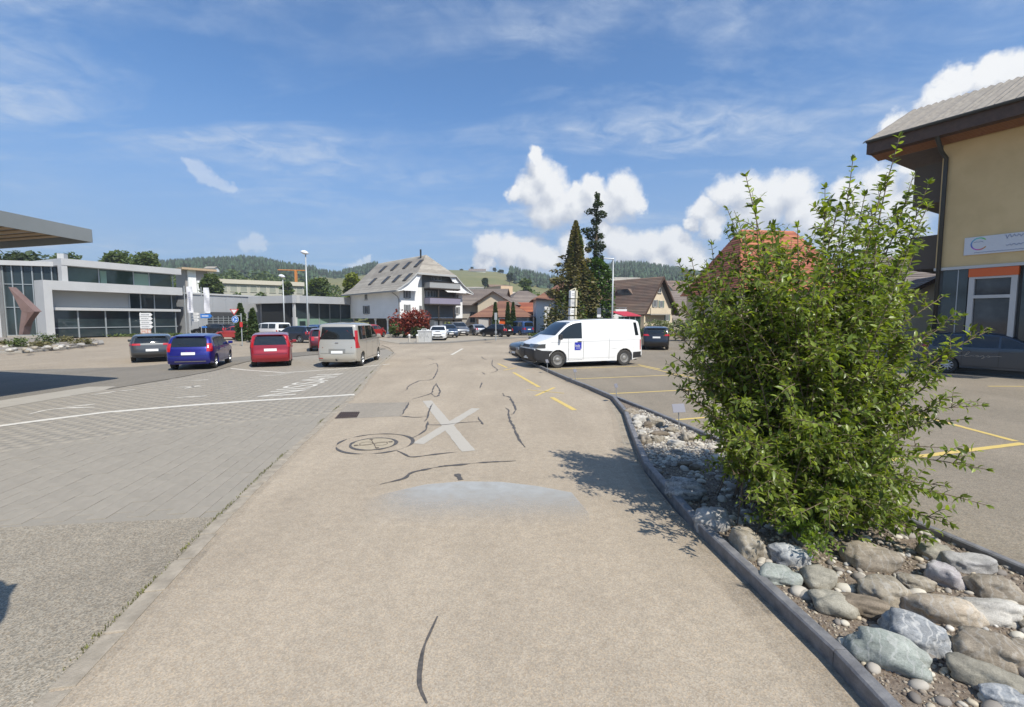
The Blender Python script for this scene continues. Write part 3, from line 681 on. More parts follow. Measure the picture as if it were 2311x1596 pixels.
for x, y, w, h, m, l, a in (
 (262,258,180,95,S_BROWN,'reddish brown boulder nearest the tip where both kerbs meet',-.2),
 (365,355,180,120,S_WHITE,'bright white boulder with a rounded top behind the kerb bend',0),
 (330,430,140,100,S_WHITE,'pointed white boulder in front of the rounded white one',.2),
 (575,420,230,150,S_TAN,'biggest tan brown boulder of the far heap beside the straight kerb',0),
 (470,440,120,100,S_DBROWN,'small dark brown boulder leaning on the biggest tan one of the far heap',.2),
 (390,537,150,90,S_WHITE,'low white boulder at the foot of the far heap',0),
 (640,545,270,80,S_DBROWN,'flat dark brown boulder across the middle of the far heap',-.1),
 (430,642,190,145,S_BROWN,'rounded brown boulder at the front left of the far heap',.1),
 (600,622,200,95,S_TAN,'low tan boulder right of the rounded brown one in the far heap',0),
 (870,690,235,135,S_WHITE,'pale lichen covered boulder at the edge of the bush shadow',0),
 (1012,615,190,175,S_TAN,'upright tan boulder beside the grey plate on its post',.1),
 (810,500,190,95,S_TAN,'flat sandy boulder against the straight kerb left of the grey plate',-.2),
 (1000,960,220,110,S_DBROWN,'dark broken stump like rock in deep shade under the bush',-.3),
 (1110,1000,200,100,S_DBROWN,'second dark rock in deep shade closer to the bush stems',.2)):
    px, py = K2(x, y); rock(px, py, w * .1665, h * .1665, m, l, a)

# pebbles: the bigger pale ones singly, the rest as one bed of gravel
bedp = [(p.x, p.y) for p in bed_poly]
bx = [p[0] for p in bedp]; by = [p[1] for p in bedp]
def bed_points(n, ymin=1.2, ymax=11):
    out = []
    while len(out) < n:
        y = ymin + (ymax - ymin) * random.random() ** 1.5; x = random.uniform(1.2, 6.5)
        if inside(x, y, bedp): out.append((x, y))
    return out
gp_ = bed_points(13000); n = len(gp_)
pos = np.array([(x, y, .052) for x, y in gp_]); s = RNG.gamma(1.7, .0034, n) + .0035; s = np.minimum(s, .026)
M_GRAV = M('gravel', (.29,.245,.19), .85, island=.6)
g1 = link('gravel', scatter('gravel', *ico(1), pos, rand_rot(n, .5), np.stack([s * 1.3, s, s * .75], 1)), M_GRAV); g1.data.polygons.foreach_set('use_smooth', [True] * len(g1.data.polygons))
tag(g1, 'mixed gravel and pebbles covering the planting bed soil', kind='stuff')
cob_ = bed_points(900, 1.2, 9); n = len(cob_); s3 = np.minimum(RNG.gamma(3, .007, n) + .012, .06)
g4 = link('pebbles', scatter('pebbles', *ico(2), np.array([(x, y, .058) for x, y in cob_]), rand_rot(n, .4), np.stack([s3 * 1.35, s3, s3 * .7], 1)), M('pebble_mix', (.36,.325,.275), .8, island=.55)); g4.data.polygons.foreach_set('use_smooth', [True] * len(g4.data.polygons)); tag(g4, 'rounded pale and brown pebbles filling the gaps between the boulders', kind='stuff')
far_ = [q for q in bed_points(30000, 4.8, 10.5) if q[1] > 6.5][:4200]; n = len(far_); s2 = np.minimum(RNG.gamma(2.2, .005, n) + .005, .035)
g3 = link('gravel', scatter('gravel', *ico(1), np.array([(x, y, .053) for x, y in far_]), rand_rot(n, .5), np.stack([s2 * 1.3, s2, s2 * .75], 1)), M('gravel_pale', (.35,.32,.275), .85, island=.45)); tag(g3, 'pale whitish gravel at the far end of the planting bed', kind='stuff')
crumb = bed_points(20000); n = len(crumb)
tv = [(-1, -.6, 0), (1, -.5, .1), (.2, .9, .3), (0, 0, .8)]
g2 = link('litter', scatter('litter', tv, [(0, 1, 3), (1, 2, 3), (2, 0, 3)], np.array([(x, y, .05) for x, y in crumb]), rand_rot(n, .4), RNG.uniform(.003, .012, n)), M('litter', (.15,.11,.075), .95, island=.6))
tag(g2, 'dark leaf litter and soil crumbs between the stones', kind='stuff')
# pale pebbles singly, in loose clusters like the photo
PEBM = [M('pebble_white', (.62,.59,.53), .6), M('pebble_cream', (.48,.41,.30), .65), M('pebble_grey', (.34,.33,.31), .6), M('pebble_rust', (.33,.20,.12), .7)]
pebs = [rock_mesh('pebble', 1, .8, .62, 100 + k, ICO1, .12) for k in range(4)]
pmesh = {}
def pebble(x, y, r, mi, label=None, z=.05):
    k = (random.randrange(4), mi)
    if k not in pmesh: me = pebs[k[0]].copy(); me.name = 'pebble'; me.materials.append(PEBM[mi]); pmesh[k] = me
    o = bpy.data.objects.new('pebble', pmesh[k]); COL.objects.link(o); o.location = (x, y, z + r * .3); o.scale = (r, r, r); o.rotation_euler = (0, 0, random.uniform(0, 6))
    return tag(o, label or 'small pale pebble lying loose in the soil of the planting bed', 'pebble', 'loose pale pebbles in the planting bed')
PP = [(1073,950,26),(1030,1000,24),(1085,985,22),(1140,1030,30),(1100,1050,24),(1060,1075,26),(1020,1090,20),(1330,1140,20),(1255,1165,30),(1120,1190,34),(1540,1240,40),(1480,1255,30),(1555,1350,42),(1610,1020,34),(1640,990,28),
      (1590,965,30),(1690,1240,40),(1720,1280,36),(1770,1290,44),(1745,1225,26),(1505,1440,26),(1400,930,36),(1350,910,30),(1430,920,34),(1300,870,24),(1260,860,20),(1640,1575,44),(1845,1150,36),(1860,1110,26),(1365,1105,22),(1345,1100,22),(1520,1430,40),(1450,945,20),(1570,1290,26),(540,735,18),(600,760,14)]
for x, y, d in PP:
    px, py = K(x, y); p = G(px, py, .06); pebble(p.x, p.y, d * .5006 / F * p.y / 2, 1 if (x, y) in ((1520,1430),) else (3 if x in (1365,1345) else random.choice((0,0,0,1,2))), {(1520,1430): 'yellowish elongated pebble at the lower right near the corner', (1365,1105): 'rusty orange pebble touching the long cream boulder, right of two', (1345,1100): 'rusty orange pebble touching the broad tan boulder, left of two', (1555,1350): 'egg shaped white pebble between the blue grey and the cracked brown boulder', (1540,1240): 'biggest white pebble below the long cream boulder', (1770,1290): 'white pebble just above the cracked brown boulder'}.get((x, y)))

# ================================================================== THE BIG SHRUB
def leaf_mat(name, c1, c2, trans=.32, rough=.45, isl=.35):
    m = bpy.data.materials.new(name); m.use_nodes = True; nt = NT(m.node_tree); bs = m.node_tree.nodes['Principled BSDF']; out = m.node_tree.nodes['Material Output']
    g = nt.n('ShaderNodeNewGeometry'); oi = nt.n('ShaderNodeObjectInfo')
    rnd = nt.math('FRACT', nt.math('ADD', g.outputs['Random Per Island'], oi.outputs['Random']))
    col = nt.mix(rnd, c1, c2); hs = nt.n('ShaderNodeHueSaturation')
    r2 = nt.math('FRACT', nt.math('MULTIPLY', rnd, 7.31)); nt.l(nt.mapr(r2, 0, 1, 1 - isl, 1 + isl), hs.inputs['Value']); nt.l(col, hs.inputs['Color'])
    nt.l(hs.outputs[0], bs.inputs['Base Color']); bs.inputs['Roughness'].default_value = rough; bs.inputs['Specular IOR Level'].default_value = .35
    tr = nt.n('ShaderNodeBsdfTranslucent'); nt.l(nt.mix(1.0, hs.outputs[0], (1.9, 1.9, .6), 'MULTIPLY'), tr.inputs[0])
    mx = nt.n('ShaderNodeMixShader'); mx.inputs[0].default_value = trans; nt.l(bs.outputs[0], mx.inputs[1]); nt.l(tr.outputs[0], mx.inputs[2]); nt.l(mx.outputs[0], out.inputs['Surface'])
    return m
L_BUSH = leaf_mat('leaf_shrub', (.105,.155,.026), (.215,.262,.052), .40, .34, .5); L_BRIGHT = leaf_mat('leaf_bright', (.12,.19,.03), (.17,.23,.045), .38, .4)
M_TWIG = M('twig', (.12,.085,.055), .8, col2=(.2,.15,.1), scale=30)
LEAF_V = [(0,0,0), (.30,-.17,.05), (.30,.17,.05), (.62,-.155,.035), (.62,.155,.035), (1,0,-.10), (.30,0,-.01), (.62,0,-.03)]
LEAF_T = [(0,1,6), (0,6,2), (1,3,7), (1,7,6), (6,7,4), (6,4,2), (3,5,7), (7,5,4)]
def frame_mats(fw, roll):
    """leaf axes: x along fw, z roughly up, rolled"""
    fw = fw / np.linalg.norm(fw, axis=1, keepdims=True); up = np.tile(np.array([0., 0, 1.]), (len(fw), 1))
    sd = np.cross(up, fw); ln = np.linalg.norm(sd, axis=1, keepdims=True); sd = np.where(ln > 1e-3, sd / np.maximum(ln, 1e-3), np.array([1., 0, 0])); up = np.cross(fw, sd)
    c, s = np.cos(roll)[:, None], np.sin(roll)[:, None]; sd2 = sd * c + up * s; up2 = up * c - sd * s
    return np.stack([fw, sd2, up2], axis=2)
class Shrub:
    def __init__(s): s.lp = []; s.ld = []; s.ls = []; s.tw = MB(); s.tip = []
    def shoot(s, pts, r0, leafstart, step, size, tipleaf=False, droop=.25):
        P = smooth_line(pts, 5); n = len(P)
        s.tw.tube(P, [r0 * (1 - .8 * i / (n - 1)) + .0012 for i in range(n)], 5 if r0 > .006 else 4, caps=False)
        Q = resample(P, step)
        for i, p in enumerate(Q):
            f = i / max(len(Q) - 1, 1)
            if f < leafstart: continue
            d = (Q[min(i + 1, len(Q) - 1)] - Q[max(i - 1, 0)]).normalized()
            a = i * PI / 2 + random.uniform(-.3, .3); ref = Vector((1, 0, 0)) if abs(d.x) < .9 else Vector((0, 1, 0))
            u = d.cross(ref).normalized(); v = d.cross(u)
            for k in (0, PI):
                o = u * math.cos(a + k) + v * math.sin(a + k)
                ld = (o * 1.0 + d * random.uniform(.35, .9) + Vector((0, 0, -droop + random.uniform(-.15, .25)))).normalized()
                sz = size * random.uniform(.65, 1.15) * (1 - .45 * max(0, f - .75) / .25)
                if p.z < .07: continue
                s.lp.append(p); s.ld.append(ld); s.ls.append(sz); s.tip.append(tipleaf and f > .45)
        if tipleaf:
            for k in range(4):
                d = (Q[-1] - Q[-2]).normalized(); s.lp.append(Q[-1]); s.ld.append((d + Vector((random.gauss(0, .35), random.gauss(0, .35), random.gauss(0, .2)))).normalized()); s.ls.append(size * .6); s.tip.append(True)
bushroot = Vector((3.12, 4.95, .05))
S = Shrub()
def px_pt(px, py, Y):
    p = at(px, py, Y); p.z = max(p.z, .10); return p
tops = [(1682,392,4.9),(1640,468,5.2),(1705,470,4.6),(1745,500,5.0),(1800,505,4.7),(1862,425,5.1),(1892,470,4.7),(1925,360,5.0),(1952,440,4.8),(1990,420,4.7),(2032,302,4.9),(2062,395,5.1),(2098,408,4.9),(2096,462,4.7),
        (2078,520,5.1),(2052,560,4.8),(1605,545,5.3),(1560,582,5.3),(1532,592,5.5),(1580,640,5.0),(1528,690,5.1),(1514,742,5.0),(1540,785,4.8),(1508,842,5.0),(1515,800,5.2),(1556,900,4.7),(1545,880,5.0),(1590,960,4.6),(1575,990,4.4),(1612,1020,4.5),
        (2130,668,4.7),(2240,742,4.5),(2172,712,4.6),(2080,755,4.8),(2152,800,4.6),(2130,850,4.5),(2216,915,4.3),(2190,945,4.4),(2095,930,4.5),(2242,1062,4.1),(2226,1140,4.0),(2150,1100,4.2),(2060,1020,4.4),(2160,1190,3.9),(2110,1222,3.9),(2060,1180,4.1),
        (1730,1180,4.2),(1800,1200,4.1),(1690,1110,4.3),(1900,1215,3.95),(1960,1225,3.95),(1650,1070,4.4),(2010,1215,4.0)]
tops += [(1546,610,5.3),(1586,604,5.1),(1622,580,5.2),(1556,668,5.2),(1530,720,4.9),(1572,722,4.9),(1550,840,4.7),(1526,870,4.9),(1600,690,4.8),(1590,790,4.6),(1575,930,4.5),(1625,640,5.0),(2060,680,4.6),(2120,740,4.4),(2050,880,4.3),(2120,1010,4.2)]
upright = 16
for i, (px, py, Y) in enumerate(tops):
    tip = px_pt(px, py, Y); b = bushroot + Vector((random.gauss(0, .18), random.gauss(0, .18), 0))
    if i < 19:
        q = b.lerp(tip, .45) + Vector((random.gauss(0, .06), random.gauss(0, .08), .15)); q2 = b.lerp(tip, .75) + Vector((random.gauss(0, .04), random.gauss(0, .05), .04)); pts = [b, q, q2, tip]
    else:
        q = b.lerp(tip, .35) + Vector((0, 0, .5 * (tip - b).length * .35)); q2 = b.lerp(tip, .72) + Vector((random.gauss(0, .05), random.gauss(0, .05), .22 * (tip - b).length * .5)); pts = [b, q, q2, tip]
    S.shoot(pts, .011, .42, .058, .128 if i < 19 else .105, tipleaf=True)
    Pm = smooth_line(pts, 6)
    for k in range(15 if i < 19 else 10):        # side twigs
        f = random.uniform(.35, .9); p = Pm[int(f * (len(Pm) - 1))]; d = (tip - b).normalized()
        e = (d * .7 + Vector((random.gauss(0, .6), random.gauss(0, .6), random.gauss(.15, .35)))).normalized() * random.uniform(.18, .42) * (1.15 - .6 * f)
        S.shoot([p, p + e * .5 + Vector((0, 0, .03)), p + e], .003, .1, .05, .098)
# dense inner mass: arching shoots ending inside the outline of the shrub
OUT = [(1590,620),(1640,520),(1690,500),(1750,520),(1820,530),(1875,480),(1950,460),(2060,440),(2075,540),(2050,620),(2040,730),(2050,800),(2080,900),(2060,1000),(2070,1120),(2040,1210),(1860,1220),(1730,1180),(1660,1080),(1600,960),(1555,860),(1540,760),(1560,690)]
cnt = 0
while cnt < 330:
    px = random.uniform(1530, 2100); py = random.uniform(450, 1225)
    if not inside(px, py, OUT): continue
    if py < 600 and random.random() < .15: continue
    Y = 4.85 + random.gauss(0, .48) - (.35 if py > 900 else 0) - (.3 if py > 1080 else 0)
    tip = px_pt(px, py, max(Y, 3.75))
    b = bushroot + Vector((random.gauss(0, .25), random.gauss(0, .25), 0)); L = (tip - b).length
    start = b.lerp(tip, random.uniform(.25, .5)) + Vector((0, 0, .12 * L)); mid = start.lerp(tip, .5) + Vector((random.gauss(0, .08), random.gauss(0, .08), .1))
    S.shoot([b, start, mid, tip], .006, .38, .055, .094)
    Pm = [start, mid, tip]
    for k in range(9):
        f = random.uniform(0, 1); p = (start.lerp(mid, f * 2) if f < .5 else mid.lerp(tip, f * 2 - 1))
        e = Vector((random.gauss(0, 1), random.gauss(0, 1), random.gauss(.1, .7))).normalized() * random.uniform(.15, .34)
        if (p + e).z < .1: continue
        S.shoot([p, p + e * .5 + Vector((0, 0, .025)), p + e], .0022, .05, .048, .082)
    cnt += 1
shrub = thing('shrub', 'tall leafy green shrub with long upright shoots in the rocky bed', 'shrub', bushroot)
S.tw.build('stems', M_TWIG, shrub, fix=False)
lp = np.array([tuple(p) for p in S.lp]); ld = np.array([tuple(p) for p in S.ld]); ls = np.array(S.ls); tipm = np.array(S.tip)
lp[:, 2] = np.maximum(lp[:, 2], .06); rolls = RNG.normal(0, .55, len(lp)); rm = frame_mats(ld, rolls)
ti = np.where(tipm)[0]; sc_ = ls[ti] / lp[ti, 1] - .004 * np.abs(lp[ti, 2] - 2.6); ti = ti[np.argsort(-sc_)][:300]
keep = np.ones(len(lp), bool); keep[ti] = False
fol = link('foliage', scatter('foliage', LEAF_V, LEAF_T, lp[keep], rm[keep], np.stack([ls[keep], ls[keep] * 1.15, ls[keep]], 1)), L_BUSH, shrub); fol['kind'] = 'stuff'
lm = MB(); lm.add(LEAF_V, LEAF_T); lme = lm.mesh('leaf'); lme.materials.append(L_BRIGHT)
inv = wmat(shrub).inverted()
for i in ti:
    o = bpy.data.objects.new('leaf', lme); COL.objects.link(o); o.parent = shrub
    mt = Matrix([list(rm[i][k]) + [lp[i][k]] for k in range(3)] + [[0, 0, 0, 1]])
    o.matrix_parent_inverse = Matrix.Identity(4); o.matrix_basis = inv @ mt @ Matrix.Diagonal((ls[i], ls[i] * 1.15, ls[i], 1))
print('shrub leaves', len(lp))
# small bright sapling with feathered leaves in front
sap = thing('sapling', 'small bright green seedling with feathered leaves among the boulders', 'plant', G(1800, 1225, .06))
sm = MB(); ltv = []
base = G(1800, 1222, .06)
T2 = Shrub()
for tx, ty, Y in ((1765,1150,3.95),(1800,1175,3.8),(1850,1190,3.75),(1870,1235,3.7),(1905,1240,3.65),(1838,1262,3.6),(1755,1195,3.9),(1880,1262,3.55)):
    tip = px_pt(tx, ty, Y); T2.shoot([base, base.lerp(tip, .5) + Vector((0, 0, .10)), tip], .003, .3, .032, .075, droop=.1)
T2.tw.build('stems', M_TWIG, sap, fix=False)
a = np.array([tuple(p) for p in T2.lp]); d = np.array([tuple(p) for p in T2.ld]); s = np.array(T2.ls)
f2 = link('foliage', scatter('foliage', LEAF_V, LEAF_T, a, frame_mats(d, RNG.normal(0, .3, len(a))), np.stack([s, s * 1.2, s], 1)), L_BRIGHT, sap); f2['kind'] = 'stuff'

# little bay number plates on thin posts along the straight kerb
M_STEEL = M('galvanised', (.40,.41,.42), .45, .7); M_PLATE = M('plate_back', (.22,.22,.25), .6, .2)
def plate_post(px, pyb, pyt, lab, wpx, yaw=0.3):
    p = G(px, pyb, .05); p.z = 0.03; zt = at(px, pyt, p.y).z; t0 = thing('bay_sign', lab, 'sign', p, 0, 'small plates marking the parking bays')
    m = MB(); m.tube([p + Vector((0, 0, 0)), Vector((p.x - .03, p.y, zt - .02))], .011, 6); m.build('post', M_STEEL, t0)
    w = wpx / F * p.y; m = MB(); m.bbox((p.x - .03, p.y - .018, zt - .05), (w, .008, w * .62), .002, Matrix.Rotation(yaw, 3, 'Z') @ Matrix.Rotation(-.35, 3, 'X')); m.build('plate', M_PLATE, t0)
plate_post(1533, 972, 915, 'grey bay plate on a short post nearest the shrub', 32, .25)
plate_post(1392, 904, 866, 'grey bay plate on a short post where the two kerbs meet', 15, .9)
plate_post(1299, 860, 833, 'grey bay plate on a short post two bays from the white van', 13, .9)
plate_post(1236, 840, 812, 'grey bay plate on a leaning post beside the front wheel of the white van', 12, 1.0)
# ================================================================== VEHICLES
M_GLASS = M('car_glass', (.012,.015,.017), .03, spec=.8); M_RUB = M('tyre_rubber', (.028,.027,.026), .8, col2=(.05,.047,.042), scale=20); M_BLACKP = M('black_plastic', (.022,.022,.024), .55)
M_ALLOY = M('alloy', (.55,.56,.57), .3, .85); M_RED = M('tail_lamp', (.42,.012,.015), .15, coat=1.0); M_REDD = M('tail_lamp_dark', (.16,.01,.012), .2, coat=1.0); M_LAMP = M('head_lamp', (.48,.50,.52), .1, .5, coat=1.0)
M_NPL = M('number_plate', (.72,.72,.70), .5); M_DARKIN = M('wheel_well', (.008,.008,.008), .9); M_CHROME = M('chrome', (.6,.6,.6), .15, 1.0); M_SEAM = M('panel_gap', (.015,.015,.016), .8); M_MIRR = M('mirror_black', (.03,.03,.032), .4)
SPEC = {
 'hatch': dict(L=4.10, W=1.72, H=1.52, belt=.93, tum=.20, wx=(1.28,-1.24), wr=.305, cowl=1.08, top=.30, rtop=-1.50, rbot=.98, zmid=.62, prof=[(1.93,.22),(2.03,.42),(2.03,.60),(1.93,.76),(1.60,.88),(1.10,.99),(.72,1.21),(.32,1.42),(-.15,1.51),(-.75,1.52),(-1.32,1.47),(-1.62,1.40),(-1.80,1.18),(-1.93,.96),(-1.99,.80),(-2.04,.62),(-2.04,.42),(-1.94,.24)], sw=[(.98,.12),(.06,-.82),(-.88,-1.42)]),
 'note': dict(L=4.08, W=1.69, H=1.55, belt=.94, tum=.17, wx=(1.30,-1.30), wr=.30, cowl=1.20, top=.45, rtop=-1.72, rbot=1.00, zmid=.62, prof=[(1.93,.22),(2.03,.42),(2.03,.62),(1.93,.80),(1.62,.92),(1.22,1.02),(.82,1.26),(.42,1.46),(-.05,1.54),(-.8,1.55),(-1.5,1.50),(-1.78,1.44),(-1.89,1.20),(-1.95,.98),(-1.98,.80),(-2.03,.62),(-2.03,.42),(-1.94,.24)], sw=[(1.08,.18),(.12,-.78),(-.84,-1.55)]),
 'wagon': dict(L=4.75, W=1.83, H=1.50, belt=.93, tum=.22, wx=(1.42,-1.40), wr=.33, cowl=1.05, top=.22, rtop=-1.98, rbot=1.00, zmid=.64, prof=[(2.25,.22),(2.36,.42),(2.37,.60),(2.28,.74),(1.85,.86),(1.08,.98),(.66,1.20),(.24,1.40),(-.25,1.49),(-1.0,1.50),(-1.75,1.45),(-2.0,1.39),(-2.18,1.18),(-2.28,.98),(-2.33,.80),(-2.37,.62),(-2.37,.42),(-2.27,.24)], sw=[(.95,.06),(.0,-.95),(-1.01,-1.85)]),
 'mpv': dict(L=4.82, W=1.84, H=1.84, belt=1.12, tum=.10, wx=(1.55,-1.51), wr=.325, cowl=1.38, top=.55, rtop=-2.20, rbot=1.16, zmid=.72, prof=[(2.28,.22),(2.38,.44),(2.38,.66),(2.28,.88),(1.90,1.06),(1.42,1.18),(1.0,1.44),(.55,1.70),(.10,1.80),(-.8,1.84),(-1.8,1.82),(-2.15,1.78),(-2.24,1.62),(-2.30,1.15),(-2.34,.90),(-2.38,.64),(-2.38,.42),(-2.30,.26)], sw=[(1.22,.22),(.14,-.92),(-1.0,-1.98)]),
 'suv': dict(L=4.45, W=1.82, H=1.64, belt=1.02, tum=.17, wx=(1.33,-1.30), wr=.35, cowl=1.08, top=.30, rtop=-1.78, rbot=1.08, zmid=.70, prof=[(2.06,.26),(2.18,.48),(2.20,.70),(2.10,.88),(1.65,1.0),(1.10,1.08),(.72,1.30),(.32,1.52),(-.15,1.62),(-.85,1.64),(-1.55,1.58),(-1.82,1.50),(-1.98,1.28),(-2.08,1.06),(-2.14,.86),(-2.20,.66),(-2.20,.46),(-2.08,.28)], sw=[(.98,.10),(.03,-.86),(-.92,-1.65)]),
 'van': dict(L=5.60, W=2.02, H=2.17, belt=1.26, tum=.085, wx=(1.66,-1.74), wr=.37, cowl=1.86, top=.98, rtop=-2.52, rbot=1.30, zmid=.80, prof=[(2.66,.24),(2.78,.44),(2.80,.74),(2.74,1.00),(2.50,1.17),(1.90,1.38),(1.50,1.70),(1.12,1.98),(.62,2.11),(-.6,2.17),(-1.9,2.16),(-2.46,2.11),(-2.62,1.88),(-2.72,1.30),(-2.76,.95),(-2.80,.66),(-2.80,.46),(-2.74,.30)], sw=[(1.66,.50)]),
 'coupe': dict(L=4.45, W=1.76, H=1.44, belt=.90, tum=.26, wx=(1.30,-1.25), wr=.315, cowl=.95, top=.12, rtop=-1.0, rbot=.98, zmid=.60, prof=[(2.06,.20),(2.18,.40),(2.19,.56),(2.08,.70),(1.60,.82),(.95,.92),(.52,1.16),(.12,1.36),(-.35,1.43),(-.8,1.41),(-1.15,1.30),(-1.55,1.06),(-1.80,.98),(-2.08,.95),(-2.18,.84),(-2.20,.60),(-2.20,.40),(-2.10,.24)], sw=[(.85,-.02),(-.08,-1.2)]),
}
def car(name, label, loc, head, spec, pm, group='parked cars', lod=1, extra=None, cat='car', tail=None, head_l=None, rimmat=None, H=None, trim=None, plate=True, rear_glass=M_GLASS, spokes=7):
    s = dict(SPEC[spec]); rotz = math.atan2(head[1], head[0])
    root = thing(name, label, cat, (loc[0], loc[1], 0), rotz, group)
    zs = 1.0 if H is None else H / s['H']
    L, Wd, wx, wr = s['L'], s['W'], s['wx'], s['wr']; belt = s['belt'] * zs; Ht = s['H'] * zs
    up = [(p.x, p.z) for p in catmull([(x, 0, z * (zs if z > .5 else 1)) for x, z in s['prof']], 4 if lod else 3)]
    ra = wr * 1.16; zb = .24; bot = []
    xr0 = up[-1][0]; xf0 = up[0][0]
    half = math.sqrt(max(ra * ra - (wr - zb) ** 2, .01)); na = 9 if lod else 6
    def arc(xc):
        a0 = math.atan2(zb - wr, -half); a0 = a0 if a0 > 0 else a0 + 2 * PI
        a1 = math.atan2(zb - wr, half)
        a0 = PI - a1
        return [(xc + ra * math.cos(a0 + (a1 - a0) * k / na), wr + ra * math.sin(a0 + (a1 - a0) * k / na)) for k in range(na + 1)]
    bot += arc(wx[1]) + [(wx[1] + (wx[0] - wx[1]) * k / 5, zb) for k in (1, 2, 3, 4)][0:0] + [(x, zb) for x in np.linspace(wx[1] + half + .15, wx[0] - half - .15, 6)] + arc(wx[0])
    ringp = up + bot; n = len(ringp)
    def plan(x):
        a = abs(x) / (L / 2); return 1 - .13 * max(0, (a - .62) / .38) ** 2.2
    def wf(x, z):
        w = Wd / 2 * plan(x)
        if z > belt: w *= 1 - s['tum'] * ((z - belt) / (Ht - belt)) ** 1.15
        else: w *= 1 - .035 * ((belt - .12 - z) / (belt - .2)) ** 2
        if belt - .10 < z < belt: w *= 1 + .012 * (1 - abs(z - (belt - .05)) / .05)
        return w
    A = np.array(ringp); nxt = np.roll(A, -1, 0); prv = np.roll(A, 1, 0); tdir = nxt - prv; tdir /= np.maximum(np.linalg.norm(tdir, axis=1, keepdims=True), 1e-6)
    nin = np.stack([-tdir[:, 1], tdir[:, 0]], 1)
    c = A.mean(0); 
    if np.sum(nin * (c - A)) < 0: nin = -nin
    iscut = np.array([False] * len(up) + [True] * len(bot))
    ff = [0, .4, .72, .87, .945, .985, 1.0]; dd = [0, .004, .014, .026, .042, .066, .10]
    layers = []
    for f, d in zip(ff, dd):
        off = np.where(iscut, d * .12, d)[:, None]
        Q = A + nin * off
        layers.append([(q[0], f * wf(q[0], q[1]) * (1 if f < 1 else 1), q[1]) for q in Q])
    zm = s['zmid'] * (zs if zs > 1 else 1); last = np.array([(p[0], p[2]) for p in layers[-1]])
    for tt in (.14, .3, .48, .66, .84, 1.0):
        lay = []
        for q in last:
            sp = np.array((min(max(q[0], -L / 2 + .55), L / 2 - .55), max(zm, wr + ra * .99 + .02 if min(abs(q[0] - wx[0]), abs(q[0] - wx[1])) < ra * 1.3 else zm)))
            v = q * (1 - tt) + sp * tt; lay.append((v[0], wf(v[0], v[1]), v[1]))
        layers.append(lay)
    m = MB(); nl = len(layers)
    for side in (1, -1):
        vs = [(x, y * side, z) for lay in layers for x, y, z in lay]
        fs = [(a * n + i, a * n + (i + 1) % n, (a + 1) * n + (i + 1) % n, (a + 1) * n + i) for a in range(nl - 1) for i in range(n)]
        m.add(vs, fs)
    me = bpy.data.meshes.new('body'); me.from_pydata(m.v, [], m.f)
    bm = bmesh.new(); bm.from_mesh(me); bmesh.ops.remove_doubles(bm, verts=bm.verts, dist=.0008); bmesh.ops.recalc_face_normals(bm, faces=bm.faces)
    bvh = BVHTree.FromBMesh(bm); bm.to_mesh(me); bm.free()
    body = link('body', me, pm, root, True, True); me.set_sharp_from_angle(angle=R(50))
    AX = {'L': (Vector((0, 5, 0)), Vector((0, -1, 0))), 'R': (Vector((0, -5, 0)), Vector((0, 1, 0))), 'F': (Vector((6, 0, 0)), Vector((-1, 0, 0))), 'B': (Vector((-6, 0, 0)), Vector((1, 0, 0))), 'T': (Vector((0, 0, 5)), Vector((0, 0, -1)))}
    def cast(ax, a, b, off):
        o, d = AX[ax]; o = o.copy()
        if ax in 'LR': o.x = a; o.z = b
        elif ax == 'T': o.x = a; o.y = b
        else: o.y = a; o.z = b
        hit = bvh.ray_cast(o, d)
        if hit[0] is None: hit = bvh.find_nearest(o + d * (4 if ax in 'LR' else 3.7 if ax == 'T' else 3.8))
        nrm = hit[1] if hit[1].dot(d) < 0 else -hit[1]
        return hit[0] + nrm * off
    def corner(nm, fs, sg, s0, s1, z0, z1, mat, off=.010, z1b=None, n1=28, n2=8):
        """patch wrapped round a body corner: fs +1 front / -1 rear, sg +1 left / -1 right, s measured along the diagonal"""
        dv = Vector((-fs, -sg, 0)).normalized(); pv = Vector((fs * 1.0, -sg * 1.0, 0)).normalized(); cc0 = Vector((fs * L / 2, sg * Wd / 2, 0)); vs = []
        for i in range(n1 + 1):
            for j in range(n2 + 1):
                q = i / n1; zt_ = z1 + ((z1b if z1b is not None else z1) - z1) * q; o = cc0 + pv * (s0 + (s1 - s0) * q) - dv * 5; o.z = z0 + (zt_ - z0) * j / n2
                hit = bvh.ray_cast(o, dv)
                if hit[0] is None: hit = bvh.find_nearest(o + dv * 5.2)
                nn_ = hit[1] if hit[1].dot(dv) < 0 else -hit[1]; vs.append(hit[0] + nn_ * off)
        mm = MB(); mm.add(vs, [(i * (n2 + 1) + j, i * (n2 + 1) + j + 1, (i + 1) * (n2 + 1) + j + 1, (i + 1) * (n2 + 1) + j) for i in range(n1) for j in range(n2)]); return mm.build(nm, mat, root, smooth=True, local=True)
    def patch(nm, ax, grid, mat, off=.006, par=root, sm=True):
        """grid: rows of (a,b)"""
        k = len(grid[0]); vs = [cast(ax, a, b, off) for row in grid for a, b in row]
        fs = [(i * k + j, i * k + j + 1, (i + 1) * k + j + 1, (i + 1) * k + j) for i in range(len(grid) - 1) for j in range(k - 1)]
        mm = MB(); mm.add(vs, fs); return mm.build(nm, mat, par, smooth=sm, local=True)
    def quad(bl, br, tr, tl, n1=8, n2=5):
        return [[(tuple(np.array(bl) * (1 - i / n1) * (1 - j / n2) + np.array(br) * (i / n1) * (1 - j / n2) + np.array(tr) * (i / n1) * (j / n2) + np.array(tl) * (1 - i / n1) * (j / n2))) for j in range(n2 + 1)] for i in range(n1 + 1)]
